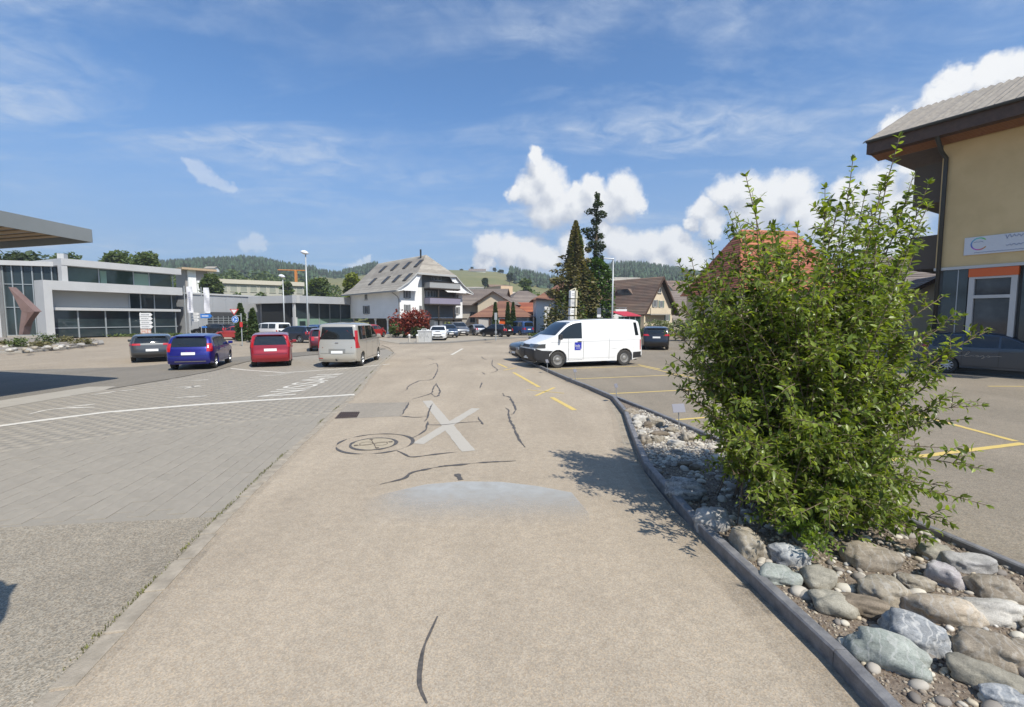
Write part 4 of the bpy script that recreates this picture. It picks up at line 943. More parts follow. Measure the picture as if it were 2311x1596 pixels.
    def zr(x):
        best = 0
        for (x0, z0), (x1, z1) in zip(up, up[1:]):
            if min(x0, x1) <= x <= max(x0, x1) and abs(x1 - x0) > 1e-6: best = max(best, z0 + (z1 - z0) * (x - x0) / (x1 - x0))
        return best
    def cols(x0, x1, zlo, ztop, nn=8):
        out = []
        for i in range(nn + 1):
            x = x0 + (x1 - x0) * i / nn; hi = max(min(zr(x) - .115, ztop), zlo + .015)
            out.append([(x, zlo + (hi - zlo) * j / 4) for j in range(5)])
        return out
    zx = Ht - .15
    for sd in 'LR':
        for x0, x1 in s['sw']:
            patch('side_window', sd, cols(x0, x1, belt + .035, zx), M_GLASS)
    cw, tp = s['cowl'], s['top']; zc, zt = zr(cw) + .03, zr(tp) - .03
    wl, wh = wf(cw, zc) - .10, wf(tp, zt) - .14
    patch('windscreen', 'F', quad((-wl, zc), (wl, zc), (wh, zt), (-wh, zt), 10, 6), M_GLASS)
    rt = zr(s['rtop']) - .09; rb = s['rbot'] * zs
    wl, wh = wf(-L / 2 + .25, rb) - .13, wf(s['rtop'], rt) - .14
    if extra is None or not extra.get('norear'): patch('rear_window', 'B', quad((-wl, rb), (wl, rb), (wh, rt), (-wh, rt), 10, 6), rear_glass)
    # lamps
    tl = tail or dict(y0=.60, y1=.80, z0=.72, z1=.98); wy = Wd / 2
    for sgn in (1, -1):
        y0, y1 = tl['y0'] * wy, tl['y1'] * wy
        patch('tail_lamp', 'B', quad((y0 * sgn, tl['z0'] * zs), (y1 * sgn, tl['z0'] * zs), (tl.get('y1t', tl['y1']) * wy * sgn, tl['z1'] * zs), (tl.get('y0t', tl['y0']) * wy * sgn, tl['z1'] * zs), 5, 5), M_RED, .008)
        sx = -L / 2 + tl.get('sx', .30)
        patch('tail_lamp', 'L' if sgn > 0 else 'R', quad((sx - tl.get('sl', .18), tl['z0'] * zs + .02), (sx, tl['z0'] * zs + .02), (sx + tl.get('lean', .05), tl['z1'] * zs), (sx - tl.get('sl', .18) + tl.get('lean', .05), tl['z1'] * zs), 4, 4), M_RED, .008)
        hl = head_l or dict(y0=.52, y1=.86, z0=.62, z1=.76)
        patch('headlight', 'F', quad((hl['y0'] * wy * sgn, (hl['z0'] + .02) * zs), (hl['y1'] * wy * sgn, hl['z0'] * zs), (hl['y1'] * wy * sgn, hl['z1'] * zs), (hl['y0'] * wy * sgn, (hl['z1'] - .03) * zs), 5, 4), M_LAMP, .008)
        patch('headlight', 'L' if sgn > 0 else 'R', quad((L / 2 - .52, (hl['z1'] - .04) * zs), (L / 2 - .22, hl['z0'] * zs), (L / 2 - .24, hl['z1'] * zs), (L / 2 - .58, hl['z1'] * zs + .02), 4, 3), M_LAMP, .008)
    # grille and lower intake, rear bumper strip
    patch('grille', 'F', quad((-.42 * wy, .50 * zs + .04), (.42 * wy, .50 * zs + .04), (.50 * wy, .66 * zs), (-.50 * wy, .66 * zs), 6, 3), M_BLACKP, .006)
    patch('air_intake', 'F', quad((-.62 * wy, .28), (.62 * wy, .28), (.55 * wy, .43), (-.55 * wy, .43), 6, 3), M_BLACKP, .006)
    patch('bumper_strip', 'B', quad((-.80 * wy, .27), (.80 * wy, .27), (.82 * wy, .38), (-.82 * wy, .38), 10, 2), M_BLACKP if trim is None else trim, .006)
    if plate:
        zp = (extra or {}).get('plate_z', .78 * zs); p0 = cast('B', 0, zp, .012); mm = MB(); mm.bbox(p0 + Vector((-.004, 0, 0)), (.014, .50, .115), .004, Matrix.Rotation(.12, 3, 'Y')); mm.build('number_plate', M_NPL, root, local=True)
        p0 = cast('F', 0, .46, .012); mm = MB(); mm.bbox(p0, (.014, .50, .11), .004); mm.build('number_plate', M_NPL, root, local=True)
    # seams and handles
    if lod:
        mm = MB()
        def seam(ax, pts, w=.012):
            vs = []
            for (a0, b0), (a1, b1) in zip(pts, pts[1:]):
                for k in range(7):
                    u0, u1 = k / 7, (k + 1) / 7; q0 = (a0 + (a1 - a0) * u0, b0 + (b1 - b0) * u0); q1 = (a0 + (a1 - a0) * u1, b0 + (b1 - b0) * u1)
                    dx, dz = a1 - a0, b1 - b0; ln = math.hypot(dx, dz) + 1e-9; nx_, nz_ = -dz / ln * w / 2, dx / ln * w / 2
                    mm.add([cast(ax, q0[0] + nx_, q0[1] + nz_, .0035), cast(ax, q1[0] + nx_, q1[1] + nz_, .0035), cast(ax, q1[0] - nx_, q1[1] - nz_, .0035), cast(ax, q0[0] - nx_, q0[1] - nz_, .0035)], [(0, 1, 2, 3)])
        for sd in 'LR':
            xs = [s['sw'][0][0] + .02] + [w_[1] - .03 for w_ in s['sw'][:2]]
            for x in (extra or {}).get('seams', xs): seam(sd, [(x, .34), (x, belt + .02)])
            seam(sd, [(max(xs), .34), (min(xs), .34)])
        seam('B', [(-.78 * wy, .60 * zs), (.78 * wy, .60 * zs)]); seam('F', [(-.8 * wy, .80 * zs - .02), (.8 * wy, .80 * zs - .02)], .01)
        mm.build('panel_gaps', M_SEAM, root, local=True)
        for sd, sg in (('L', 1), ('R', -1)):
            for w_ in s['sw'][:2]:
                p0 = cast(sd, w_[1] + .12, belt - .10, .018); mm = MB(); mm.bbox(p0, (.19, .03, .03), .008); mm.build('door_handle', (extra or {}).get('handle', pm), root, local=True)
    for sg in (1, -1):
        xm = s['sw'][0][0] - .10; p0 = cast('L' if sg > 0 else 'R', xm, belt + .06, .0); mm = MB(); mm.bbox(p0 + Vector((.02, .11 * sg, .05)), (.10, .19, .13 if spec != 'van' else .24), .03); mm.box(p0 + Vector((0, .02 * sg, -.01)), (.06, .10, .04)); mm.build('mirror', (extra or {}).get('mirror', pm), root, local=True)
    mm = MB(); mm.box((0, 0, .44), (L - .55, Wd - .46, .42)); mm.build('underbody', M_DARKIN, root, local=True)
    if spec == 'hatch' or spec == 'note' or spec == 'wagon' or spec == 'suv':
        p0 = cast('B', 0, rt + .05, 0); mm = MB(); mm.bbox(p0 + Vector((.0, 0, .035)), (.22, Wd * .62, .025), .01, Matrix.Rotation(-.12, 3, 'Y')); mm.build('roof_spoiler', pm, root, local=True)
    if lod:
        p0 = cast('B', -.05, rb + .03, .012); p1 = cast('B', .38, rb + .12, .012); mm = MB(); mm.tube([p0, p1], .009, 5); mm.build('rear_wiper', M_BLACKP, root, local=True)
    # wheels
    prof = [(wr * .62, -.095), (wr * .66, -.10), (wr * .93, -.095), (wr * .985, -.07), (wr, -.03), (wr, .03), (wr * .985, .07), (wr * .93, .095), (wr * .66, .10), (wr * .62, .095)]
    tm_ = MB(); tm_.lathe(prof, 28 if lod else 18, cap=False); tmesh = tm_.mesh('wheel')
    rm_ = MB(); rr = wr * .66
    rm_.lathe([(rr, .085), (rr * .90, .088), (rr * .86, .06), (rr * .84, -.02)], 28 if lod else 18, cap=False)
    if spokes:
        for k in range(spokes):
            a = 2 * PI * k / spokes; rm_.bbox((math.cos(a) * rr * .5, math.sin(a) * rr * .5, .062), (rr * .86, rr * .20, .03), .006, Matrix.Rotation(a, 3, 'Z'))
        rm_.lathe([(rr * .22, .05), (rr * .22, .082), (rr * .10, .088)], 14)
    dm_ = MB(); dm_.lathe([(rr * .88, -.02), (rr * .86, -.018), (.001, -.016)], 20, cap=False); 
    if not spokes:
        rm_.lathe([(rr * .86, .05), (rr * .70, .06), (rr * .62, .035)], 28, cap=False); rm_.lathe([(rr * .34, .03), (rr * .33, .07), (rr * .2, .082), (.002, .084)], 20, cap=False)
        for k in range(16):
            a = 2 * PI * k / 16; rm_.box((math.cos(a) * rr * .49, math.sin(a) * rr * .49, .045), (rr * .30, rr * .11, .02), Matrix.Rotation(a, 3, 'Z'))
    rmesh = rm_.mesh('rim'); dmesh = dm_.mesh('disc')
    for x in wx:
        for sg in (1, -1):
            w = bpy.data.objects.new('wheel', tmesh); COL.objects.link(w); w.parent = root
            w.location = (x, (Wd / 2 - .13) * sg, wr); w.rotation_euler = (PI / 2 * -sg, 0, 0)
            for nm, mh_, mt in (('rim', rmesh, rimmat or M_ALLOY), ('hub', dmesh, M_DARKIN)):
                o = bpy.data.objects.new(nm, mh_); COL.objects.link(o); o.parent = w
                if not mh_.materials: mh_.materials.append(mt)
    tmesh.materials.append(M_RUB)
    for mh_ in (tmesh, rmesh): mh_.polygons.foreach_set('use_smooth', [True] * len(mh_.polygons)); mh_.set_sharp_from_angle(angle=R(35))
    return dict(root=root, corner=corner, cast=cast, patch=patch, quad=quad, wf=wf, zr=zr, Ht=Ht, belt=belt, zs=zs, s=s)

def axis_from(rear_px, front_px, W, side, wx):
    """centre and heading from the ground points of the rear and front wheel on one side"""
    a, b = G(*rear_px), G(*front_px); d = (b - a).normalized(); n = Vector((-d.y, d.x, 0))       # left of heading
    mid = a - d * wx[1]; c = mid + n * (W / 2 if side == 'R' else -W / 2); return (c.x, c.y), (d.x, d.y)

P_SAND = paint('sand', (.47,.44,.38), .4); P_BLUE = paint('blue', (.014,.017,.20), .4); P_RED = paint('red', (.29,.010,.02), .3); P_GREY = paint('grey', (.06,.064,.068), .5)
P_WHITE = M('paint_white', (.78,.78,.77), .28, coat=.8); P_BLACK = paint('black', (.012,.013,.018), .3); P_DBLUE = paint('dark_blue', (.012,.018,.04), .4); P_STEEL = paint('steel_blue', (.045,.07,.11), .4)
P_SILVER = paint('silver', (.42,.43,.44), .7); P_MID = paint('mid_grey', (.20,.205,.21), .6); P_KBLUE = paint('bright_blue', (.035,.09,.23), .4); P_BURG = paint('burgundy', (.10,.012,.02), .4); P_SLATE = paint('slate', (.055,.068,.078), .5); P_ORED = paint('light_red', (.45,.03,.03), .2)

# the sand coloured people carrier nearest on the left
loc, hd = axis_from((821, 826), (855, 812.5), 1.84, 'R', SPEC['mpv']['wx'])
c = car('parked_car', 'sand silver tall estate van parked closest to the tan road', loc, hd, 'mpv', P_SAND, 'parked cars', tail=dict(y0=.86, y1=.97, z0=.80, z1=1.52, y0t=.80, y1t=.90, sx=.22, sl=.20, lean=.04), extra=dict(plate_z=.70), H=2.0, trim=P_SAND)
mm = MB(); p0 = c['cast']('B', .02, 1.10, .012); mm.bbox(p0, (.012, .14, .055), .01); mm.build('badge', M_CHROME, c['root'], local=True)
mm = MB(); p0 = c['cast']('B', 0, .48, .02); mm.tube([p0 + Vector((.1, 0, -.14)), p0 + Vector((-.10, 0, -.14)), p0 + Vector((-.12, 0, -.05))], .022, 6); mm.build('tow_bar', M_BLACKP, c['root'], local=True)
c['patch']('plate_recess', 'B', c['quad']((-.36, .66), (.36, .66), (.36, .84), (-.36, .84), 6, 3), paint('sand_shade', (.30,.28,.24), .5), .004)
c['patch']('reflector', 'B', c['quad']((.60, .42), (.80, .42), (.80, .45), (.60, .45), 3, 1), M_RED, .008)
# red hatchback
p = G(612, 829); u = Vector((p.x, p.y, 0)).normalized(); hd = (u.x + .06, u.y); cc = p + Vector((hd[0], hd[1], 0)) * 2.0
car('parked_car', 'bright red hatchback seen from behind between the blue car and the sand van', (cc.x, cc.y), hd, 'note', P_RED, tail=dict(y0=.80, y1=.97, z0=.90, z1=1.40, y0t=.76, y1t=.86, sx=.22, sl=.20, lean=.10), extra=dict(plate_z=.78), trim=P_RED)
# blue hatchback
loc, hd = axis_from((491, 830), (521, 818.5), 1.72, 'R', SPEC['hatch']['wx'])
c = car('parked_car', 'royal blue hatchback with red lamps second from left in the row', loc, hd, 'hatch', P_BLUE, tail=dict(y0=.76, y1=.95, z0=.78, z1=1.12, y0t=.74, y1t=.88, sx=.32, sl=.26, lean=.06), extra=dict(plate_z=.70), trim=P_BLUE)
c['patch']('chrome_strip', 'B', c['quad']((-.62, .36), (.5, .36), (.5, .39), (-.62, .39), 6, 1), M_CHROME, .012)
# dark grey estate
p = G(345, 817); u = Vector((p.x, p.y, 0)).normalized(); cc = p + Vector((u.x + .03, u.y, 0)) * 2.35
car('parked_car', 'dark grey estate car leftmost in the row on the asphalt', (cc.x, cc.y), (u.x + .03, u.y), 'wagon', P_GREY, tail=dict(y0=.48, y1=.93, z0=.90, z1=1.00, y0t=.50, y1t=.90, sx=.42, sl=.30, lean=.05), extra=dict(plate_z=.60), H=1.40)
# white delivery van with blue logo
hdv = (-.947, -.32); n_ = Vector((.32, -.947, 0)) * -1     # left side faces the viewer
pa, pb = G(1254.5, 831), G(1413.6, 824.8); d = (pa - pb).normalized(); mid = (pa + pb) / 2; left = Vector((-d.y, d.x, 0)); cv = mid - left * (1.01 - .02)
V = car('delivery_van', 'white panel van with a small blue square logo on its door', (cv.x + d.x * .04, cv.y + d.y * .04), (d.x, d.y), 'van', P_WHITE, 'parked cars', cat='van', spokes=0, trim=M_BLACKP, tail=dict(y0=.76, y1=.86, z0=.70, z1=1.20, y0t=.76, y1t=.86, sx=.20, sl=.05, lean=.02), head_l=dict(y0=.42, y1=.84, z0=.90, z1=1.06), extra=dict(mirror=M_MIRR, handle=M_BLACKP, seams=(1.16, .42, -.90), plate_z=1.0), rimmat=M('steel_rim', (.36,.35,.33), .5, .5))
for sg, sd in ((1, 'L'), (-1, 'R')):
    V['patch']('front_bumper', sd, V['quad']((1.66 + .43, .27), (2.76, .30), (2.77, .90), (2.16, .70), 8, 6), M_BLACKP, .012)
    V['patch']('rear_bumper', sd, V['quad']((-2.78, .38), (-2.19, .34), (-2.19, .62), (-2.78, .64), 5, 3), M_BLACKP, .012)
    V['patch']('side_vent_window', sd, V['quad']((-2.50, 1.40), (-2.30, 1.40), (-2.20, 2.0), (-2.36, 2.0), 3, 5), M_GLASS, .007)
    V['patch']('rub_strip', sd, V['quad']((-2.6, 1.19), (2.0, 1.12), (2.0, 1.137), (-2.6, 1.207), 14, 1), M('van_crease', (.5,.5,.5), .5), .004)
    V['patch']('sill', sd, V['quad']((-1.22, .40), (1.24, .40), (1.24, .415), (-1.22, .415), 10, 1), M('van_crease', (.5,.5,.5), .5), .004)
for sg in (1, -1):
    V['corner']('bumper_corner', 1, sg, -.62, .62, .28, .76, M_BLACKP, .022, .84); V['corner']('lamp_corner', 1, sg, -.36, .40, .90, 1.06, M('lamp_dark', (.05,.055,.06), .12, coat=1.0), .022, 1.05)
V['patch']('front_bumper', 'F', V['quad']((-.86, .27), (.86, .27), (.86, .84), (-.86, .84), 12, 6), M_BLACKP, .010)
V['patch']('grille_band', 'F', V['quad']((-.40, .90), (.40, .90), (.40, 1.03), (-.40, 1.03), 8, 3), M_BLACKP, .010)
lg = V['patch']('logo', 'L', V['quad']((.52, .78), (.86, .78), (.86, 1.12), (.52, 1.12), 4, 3), M('logo_blue', (.02,.03,.36), .4), .010)
tcu = bpy.data.curves.new('logo_text', 'FONT'); tcu.body = 'hsb'; tcu.size = .19
to = bpy.data.objects.new('tmp', tcu); COL.objects.link(to); dg = bpy.context.evaluated_depsgraph_get(); tme = bpy.data.meshes.new_from_object(to.evaluated_get(dg)); bpy.data.objects.remove(to)
for v in tme.vertices:
    q = V['cast']('L', .835 - v.co.x * .88, .92 + v.co.y * .9, .016); v.co = q
tme.materials.clear(); link('logo_lettering', tme, M_NPL, V['root'], True)
V['patch']('logo_underline', 'L', V['quad']((.58, .86), (.80, .86), (.80, .875), (.58, .875), 3, 1), M_NPL, .015)
V['patch']('logo_dot', 'L', V['quad']((.52, .78), (.57, .78), (.57, .83), (.52, .83), 1, 1), M_NPL, .015)
# dark suv behind the van's nose
perp = Vector((-left.x, -left.y, 0)); cs = cv + perp * 2.75 + d * .30
car('parked_car', 'dark grey off roader peeping out behind the nose of the white van', (cs.x, cs.y), (d.x, d.y), 'suv', P_SLATE, lod=0, spokes=5)
# black car right of the van
p = G(1481, 791); hd = Vector((.22, .97, 0)).normalized(); cc = p + hd * 2.2
car('parked_car', 'black suv seen from behind between the white van and the shrub', (cc.x, cc.y), (hd.x, hd.y), 'suv', P_BLACK, tail=dict(y0=.50, y1=.93, z0=.98, z1=1.10, y0t=.6, y1t=.90, sx=.36, sl=.25, lean=.04), extra=dict(plate_z=.88))
# dark car at the right edge
hd = Vector((.60, -.80, 0)).normalized(); pw = G(2134, 842); nleft = Vector((-hd.y, hd.x, 0))
cc = pw - hd * SPEC['wagon']['wx'][1] + nleft * .90
c = car('parked_car', 'dark slate people carrier with handwritten lettering at the right edge', (cc.x, cc.y), (hd.x, hd.y), 'wagon', paint('blue_slate', (.042,.058,.078), .5), spokes=10, H=1.66, tail=dict(y0=.62, y1=.95, z0=.90, z1=1.10, y0t=.6, y1t=.90, sx=.40, sl=.34, lean=.04))
scr = [[(-.95,.78),(-.80,.79),(-.72,.92),(-.66,.96),(-.70,.86),(-.80,.77),(-.70,.76),(-.60,.79),(-.52,.78)], [(-.50,.78),(-.44,.82),(-.40,.78),(-.46,.76),(-.36,.78),(-.28,.82),(-.26,.74),(-.32,.70),(-.22,.78)], [(-.20,.78),(-.14,.82),(-.10,.78),(-.16,.76),(-.02,.80),(.20,.81)], [(-1.05,.90),(-.98,.96),(-.92,.92),(-.86,.97)]]
m = MB()
for st in scr:
    P = catmull([(a, 0, b) for a, b in st], 4); q = [c['cast']('R', -.10 + v.x, (v.z - .05), .006) for v in P]; m.tube(q, .006, 4, caps=False)
m.build('lettering', M('script_beige', (.50,.44,.36), .5), c['root'], local=True)
# cars further away
def far_car(label, px, py, hd, spec, pm, name='parked_car', **kw):
    p = G(px, py); return car(name, label, (p.x, p.y), hd, spec, pm, lod=0, spokes=kw.pop('spokes', 5), **kw)
c = far_car('white sporty hatchback facing the viewer beside the grey cabinet', 990, 766.5, (.10, -1), 'hatch', P_WHITE, H=1.44, trim=P_WHITE)
c['patch']('bonnet_scoop', 'T', c['quad']((1.35, -.22), (1.60, -.22), (1.60, .22), (1.35, .22), 3, 4), M_BLACKP, .02)
far_car('dark grey people carrier facing the square under the garages', 1032, 757, (.42, -.9), 'mpv', P_MID, H=1.75)
far_car('silver saloon parked in front of the pale garage door', 1073, 756.5, (-.45, .9), 'coupe', P_SILVER)
far_car('black hatchback behind the thin white sign post', 1120, 760, (-.80, .60), 'hatch', P_BLACK)
far_car('bright blue box van with a sloping nose beside the black hatchback', 1168, 756, (-.62, .78), 'mpv', P_KBLUE, name='parked_van', cat='van', H=1.82)
far_car('dark blue estate half hidden behind the red hatchback and the sand van', 668, 772, (-.93, .37), 'wagon', P_DBLUE)
far_car('white people carrier behind the roof of the red hatchback', 610, 764, (-.9, .42), 'mpv', P_WHITE, H=1.75)
far_car('pinkish red low car beyond the blue hatchback near the cypress', 536, 766, (-.96, .3), 'coupe', P_ORED)
far_car('burgundy car mostly hidden left of the sand van', 728, 789, (-.40, .92), 'hatch', P_BURG)
far_car('light red car beyond the right side of the sand van', 838, 762, (.25, .97), 'hatch', P_ORED)
far_car('white small truck under the stilted house behind the sand van', 772, 757, (-.85, .5), 'mpv', P_WHITE, H=1.7)
far_car('dark car standing before the grey garage hall', 480, 757, (-1, .1), 'wagon', P_BLACK)
far_car('second dark car before the grey garage hall, right of the banners', 512, 756, (-1, .1), 'coupe', P_BLACK)
far_car('dark blue car behind the white hatchback near the red maple', 1012, 761, (.3, -.95), 'hatch', P_STEEL)
far_car('blue car roof glimpsed above the dark blue estate', 712, 764, (-.8, .6), 'hatch', P_KBLUE)
# ================================================================== BUILDINGS
G_TEAL = glassmat('showroom_glass', (.035,.052,.055), .04, .6, col2=(.018,.026,.03), scale=.25); G_GREEN = glassmat('green_glass', (.05,.085,.068), .05, .6, col2=(.025,.045,.038), scale=.3)
G_FROST = M('frosted_green_glass', (.16,.26,.20), .35, col2=(.20,.30,.24), scale=.5); G_WIN = glassmat('window_pane', (.03,.034,.04), .05, .6, col2=(.07,.075,.08), scale=1.2)
M_ALU = M('alu_white', (.50,.50,.49), .45, .1, col2=(.46,.46,.45), scale=.8); M_ALUG = M('alu_grey', (.40,.41,.42), .45, .2, col2=(.37,.38,.39), scale=.6); M_MULL = M('mullion', (.36,.39,.40), .4, .4)
M_BLIND = M('grey_blind', (.36,.37,.36), .6, col2=(.33,.34,.335), scale=.4); M_WWALL = M('white_render', (.78,.78,.76), .8, col2=(.71,.71,.69), scale=.5); M_CREAM = M('cream_render', (.64,.55,.41), .85, col2=(.58,.49,.36), scale=.7)
M_BEIGE = M('beige_render', (.43,.40,.35), .85, col2=(.38,.355,.31), scale=.6); M_TANWALL = M('ochre_render', (.63,.475,.25), .9, col2=(.55,.41,.21), scale=.9, bump=.15, bscale=120)
M_BRWOOD = M('brown_boards', (.060,.034,.022), .6, col2=(.085,.05,.032), scale=5); M_SOFF = M('orange_wood', (.20,.085,.035), .55, col2=(.26,.12,.05), scale=7, stretch=(1, 1, 6)); M_DWOOD = M('dark_wood', (.035,.026,.02), .7); M_SHUT = M('grey_shutter', (.15,.16,.16), .6); M_SHUTG = M('green_shutter', (.16,.21,.18), .6)
def rooft(name, c1, c2, isl=.22): return M(name, c1, .85, col2=c2, scale=.8, island=isl, detail=7)
R_GREY = rooft('roof_grey', (.365,.335,.285), (.295,.265,.225), .16); R_BROWN = rooft('roof_brown', (.175,.115,.085), (.135,.10,.08)); R_RED = rooft('roof_red_brown', (.235,.115,.075), (.20,.10,.07)); R_GBR = rooft('roof_grey_brown', (.20,.165,.14), (.165,.135,.118)); R_ORANGE = rooft('roof_orange', (.37,.125,.065), (.29,.095,.05))
M_DARK = M('dark_interior', (.012,.014,.015), .8); M_ORG = M('orange_panel', (.62,.115,.02), .45); M_DOORP = M('pale_door', (.45,.42,.38), .6); M_LINT = M('purple_rail', (.23,.21,.27), .6); M_AWN = M('awning_white', (.70,.68,.64), .8)

class Fac:
    """a vertical facade through two ground points; n points to the viewer"""
    def __init__(s, A, B):
        s.A = Vector((A[0], A[1], 0)); s.B = Vector((B[0], B[1], 0)); s.u = (s.B - s.A).normalized(); s.n = Vector((s.u.y, -s.u.x, 0)); s.L = (s.B - s.A).length
        if s.n.dot(Vector((0, 0, 0)) - s.A) < 0: s.n = -s.n
    def uz(s, px, py, d=0.0):
        r = ray(px, py); o = Vector((0, 0, H)); t = ((s.A + s.n * d) - o).dot(s.n) / r.dot(s.n); p = o + r * t
        return (p - s.A).dot(s.u), p.z
    def pt(s, u, z, d=0.0): return s.A + s.u * u + s.n * d + Vector((0, 0, z))
    def box(s, mb, u0, u1, z0, z1, d0, d1):
        if u0 > u1: u0, u1 = u1, u0
        return mb.prism([s.pt(u0, z0, d0), s.pt(u1, z0, d0), s.pt(u1, z1, d0), s.pt(u0, z1, d0)], s.n * (d1 - d0))
    def part(s, name, mat, par, u0, u1, z0, z1, d0, d1): 
        m = MB(); s.box(m, u0, u1, z0, z1, d0, d1); return m.build(name, mat, par)
    def window(s, par, u0, u1, z0, z1, fr=M_ALU, gl=None, shutters=None, bars=1, name='window', dep=.05, sill=True):
        if u0 > u1: u0, u1 = u1, u0
        t = min(.07, (u1 - u0) * .12); m = MB()
        s.box(m, u0, u0 + t, z0, z1, 0.002, dep); s.box(m, u1 - t, u1, z0, z1, 0.002, dep); s.box(m, u0 + t, u1 - t, z0, z0 + t, 0.002, dep); s.box(m, u0 + t, u1 - t, z1 - t, z1, 0.002, dep)
        for k in range(bars): 
            uc = u0 + (u1 - u0) * (k + 1) / (bars + 1); s.box(m, uc - t * .4, uc + t * .4, z0 + t, z1 - t, 0.002, dep)
        w = m.build(name, fr, par)
        m = MB(); s.box(m, u0 + t, u1 - t, z0 + t, z1 - t, 0.004, .018); m.build('pane', gl or G_WIN, w)
        if sill: m = MB(); s.box(m, u0 - .06, u1 + .06, z0 - .07, z0 - .002, 0.002, dep + .08); m.build('sill', M_CONC, w)
        if shutters is not None:
            sw = (u1 - u0) * .5
            for a, b in ((u0 - sw - .02, u0 - .02), (u1 + .02, u1 + sw + .02)): m = MB(); s.box(m, a, b, z0, z1, 0.003, .05); m.build('shutter', shutters, w)
        return w
def same_z(Y1, p1, p2):
    r1, r2 = ray(*p1), ray(*p2); return Y1 * (r1.z / r1.y) / (r2.z / r2.y)
def gpt(px, Y): return Vector(((px - CX) / F * Y, Y, 0))
def roof_slope(mb, a, b, c, d, n, step=.045):
    """shingled courses on the quad eave a-b, ridge c-d"""
    a, b, c, d = map(Vector, (a, b, c, d)); nn = (b - a).cross(d - a)
    if nn.length < 1e-6: nn = (b - a).cross(c - a)
    nn.normalize(); nn = nn if nn.z > 0 else -nn
    for k in range(n):
        f0, f1 = k / n, min(1, (k + 1.15) / n); p = [a.lerp(d, f0), b.lerp(c, f0), b.lerp(c, f1), a.lerp(d, f1)]
        q = [p[0] + nn * step, p[1] + nn * step, p[2] + nn * step * .15, p[3] + nn * step * .15]
        mb.add(q + [p[0] - nn * .06, p[1] - nn * .06, p[2] - nn * .06, p[3] - nn * .06], [(0, 1, 2, 3), (4, 5, 1, 0), (5, 6, 2, 1), (7, 4, 0, 3), (7, 6, 5, 4)])
def house(label, c, yaw, w, d, hw, hr, wall, roof, over=.5, hip=0.0, z0=0.0, n=14, wins=(), chim=None, shut=None, name='house', cat='house', verge=.4, fr=M_ALU):
    """ridge along local x"""
    t0 = thing(name, label, cat, (c[0], c[1], z0)); Rz = Matrix.Rotation(yaw, 4, 'Z'); T = Matrix.Translation((c[0], c[1], z0)) @ Rz
    X = lambda x, y, z: T @ Vector((x, y, z))
    hx, hy = w / 2, d / 2; m = MB()
    if hip <= 0: prof = [(-hy, -.5), (hy, -.5), (hy, hw), (0, hr - .12), (-hy, hw)]
    else: prof = [(-hy, -.5), (hy, -.5), (hy, hw), (-hy, hw)]
    m.prism([X(-hx, y, z) for y, z in prof], Rz.to_3x3() @ Vector((w, 0, 0))); m.build('wall', wall, t0)
    sl = (hr - hw) / hy; ez = hw - over * sl; ex = hx + (verge if hip <= 0 else over); rx = (hx + verge) if hip <= 0 else hx - hip
    m = MB()
    roof_slope(m, X(-ex, -hy - over, ez), X(ex, -hy - over, ez), X(rx, 0, hr), X(-rx, 0, hr), n)
    roof_slope(m, X(ex, hy + over, ez), X(-ex, hy + over, ez), X(-rx, 0, hr), X(rx, 0, hr), n)
    if hip > 0:
        for sg in (1, -1): roof_slope(m, X(ex * sg, -hy - over, ez), X(ex * sg, hy + over, ez), X(rx * sg, 0, hr), X(rx * sg, 0, hr), n)
    rf = m.build('roof', roof, t0)
    if hip <= 0:
        m = MB()
        for sg in (1, -1):
            for sy in (1, -1): m.prism([X((ex) * sg, (hy + over) * sy, ez - .18), X(ex * sg, (hy + over) * sy, ez + .03), X(ex * sg, 0, hr + .03), X(ex * sg, 0, hr - .18)], (Rz.to_3x3() @ Vector((-.06 * sg, 0, 0))))
        m.build('barge_board', M_BRWOOD, t0)
    if chim: m = MB(); m.bbox(X(chim[0], chim[1], hr + .1), (.6, .6, 1.7), .03, Rz.to_3x3()); m.build('chimney', M_BEIGE, rf)
    for side, u, z, ww, hh in wins:
        P0, P1 = {'S': ((-hx, -hy), (hx, -hy)), 'E': ((hx, -hy), (hx, hy)), 'W': ((-hx, hy), (-hx, -hy))}[side]
        f = Fac(X(*P0, 0), X(*P1, 0)); f.n = (Rz.to_3x3() @ Vector({'S': (0, -1, 0), 'E': (1, 0, 0), 'W': (-1, 0, 0)}[side]))
        f.window(t0, u - ww / 2, u + ww / 2, z0 + z, z0 + z + hh, shutters=shut, fr=fr)
    return t0

# ---- glass car dealership on the left -------------------------------------------------------------
Yr = 60.0; Yl = same_z(Yr, (405, 608), (133, 583)); fa = Fac(gpt(133, Yl), gpt(405, Yr))
ds = thing('showroom', 'long glass and white metal showroom with a framed lower storey, far left', 'building', fa.A)
uL = fa.uz(87, 640)[0]; uR = fa.uz(402, 655)[0]; u107 = fa.uz(108, 660)[0]; u135 = fa.uz(134, 590)[0]
zt = fa.uz(133, 583)[1]; zb = fa.uz(135, 598.5)[1]; zf1 = fa.uz(107, 633.5)[1]; zf0 = fa.uz(107, 654.5)[1]; zs1 = fa.uz(112, 693.5)[1]; zs0 = fa.uz(112, 700)[1]
fa.part('core', M_DARK, ds, uL + 1, uR - .5, 0, zf1 - .2, -9, -1.05); fa.part('upper_core', M_DARK, ds, u135 + .4, uR - .5, zf1 - .19, zb + .1, -9, -1.0)
fa.part('roof_band', M_ALU, ds, u135, fa.uz(405, 610)[0], zb, zt, -9.2, .35)
fa.part('upper_glass', G_GREEN, ds, u135 + .4, uR - .3, zf1 - .05, zb, -.95, -.9)
m = MB()
for px in (146, 232, 310, 345, 398): u = fa.uz(px, 620)[0]; fa.box(m, u - .05, u + .05, zf1, zb, -.9, -.84)
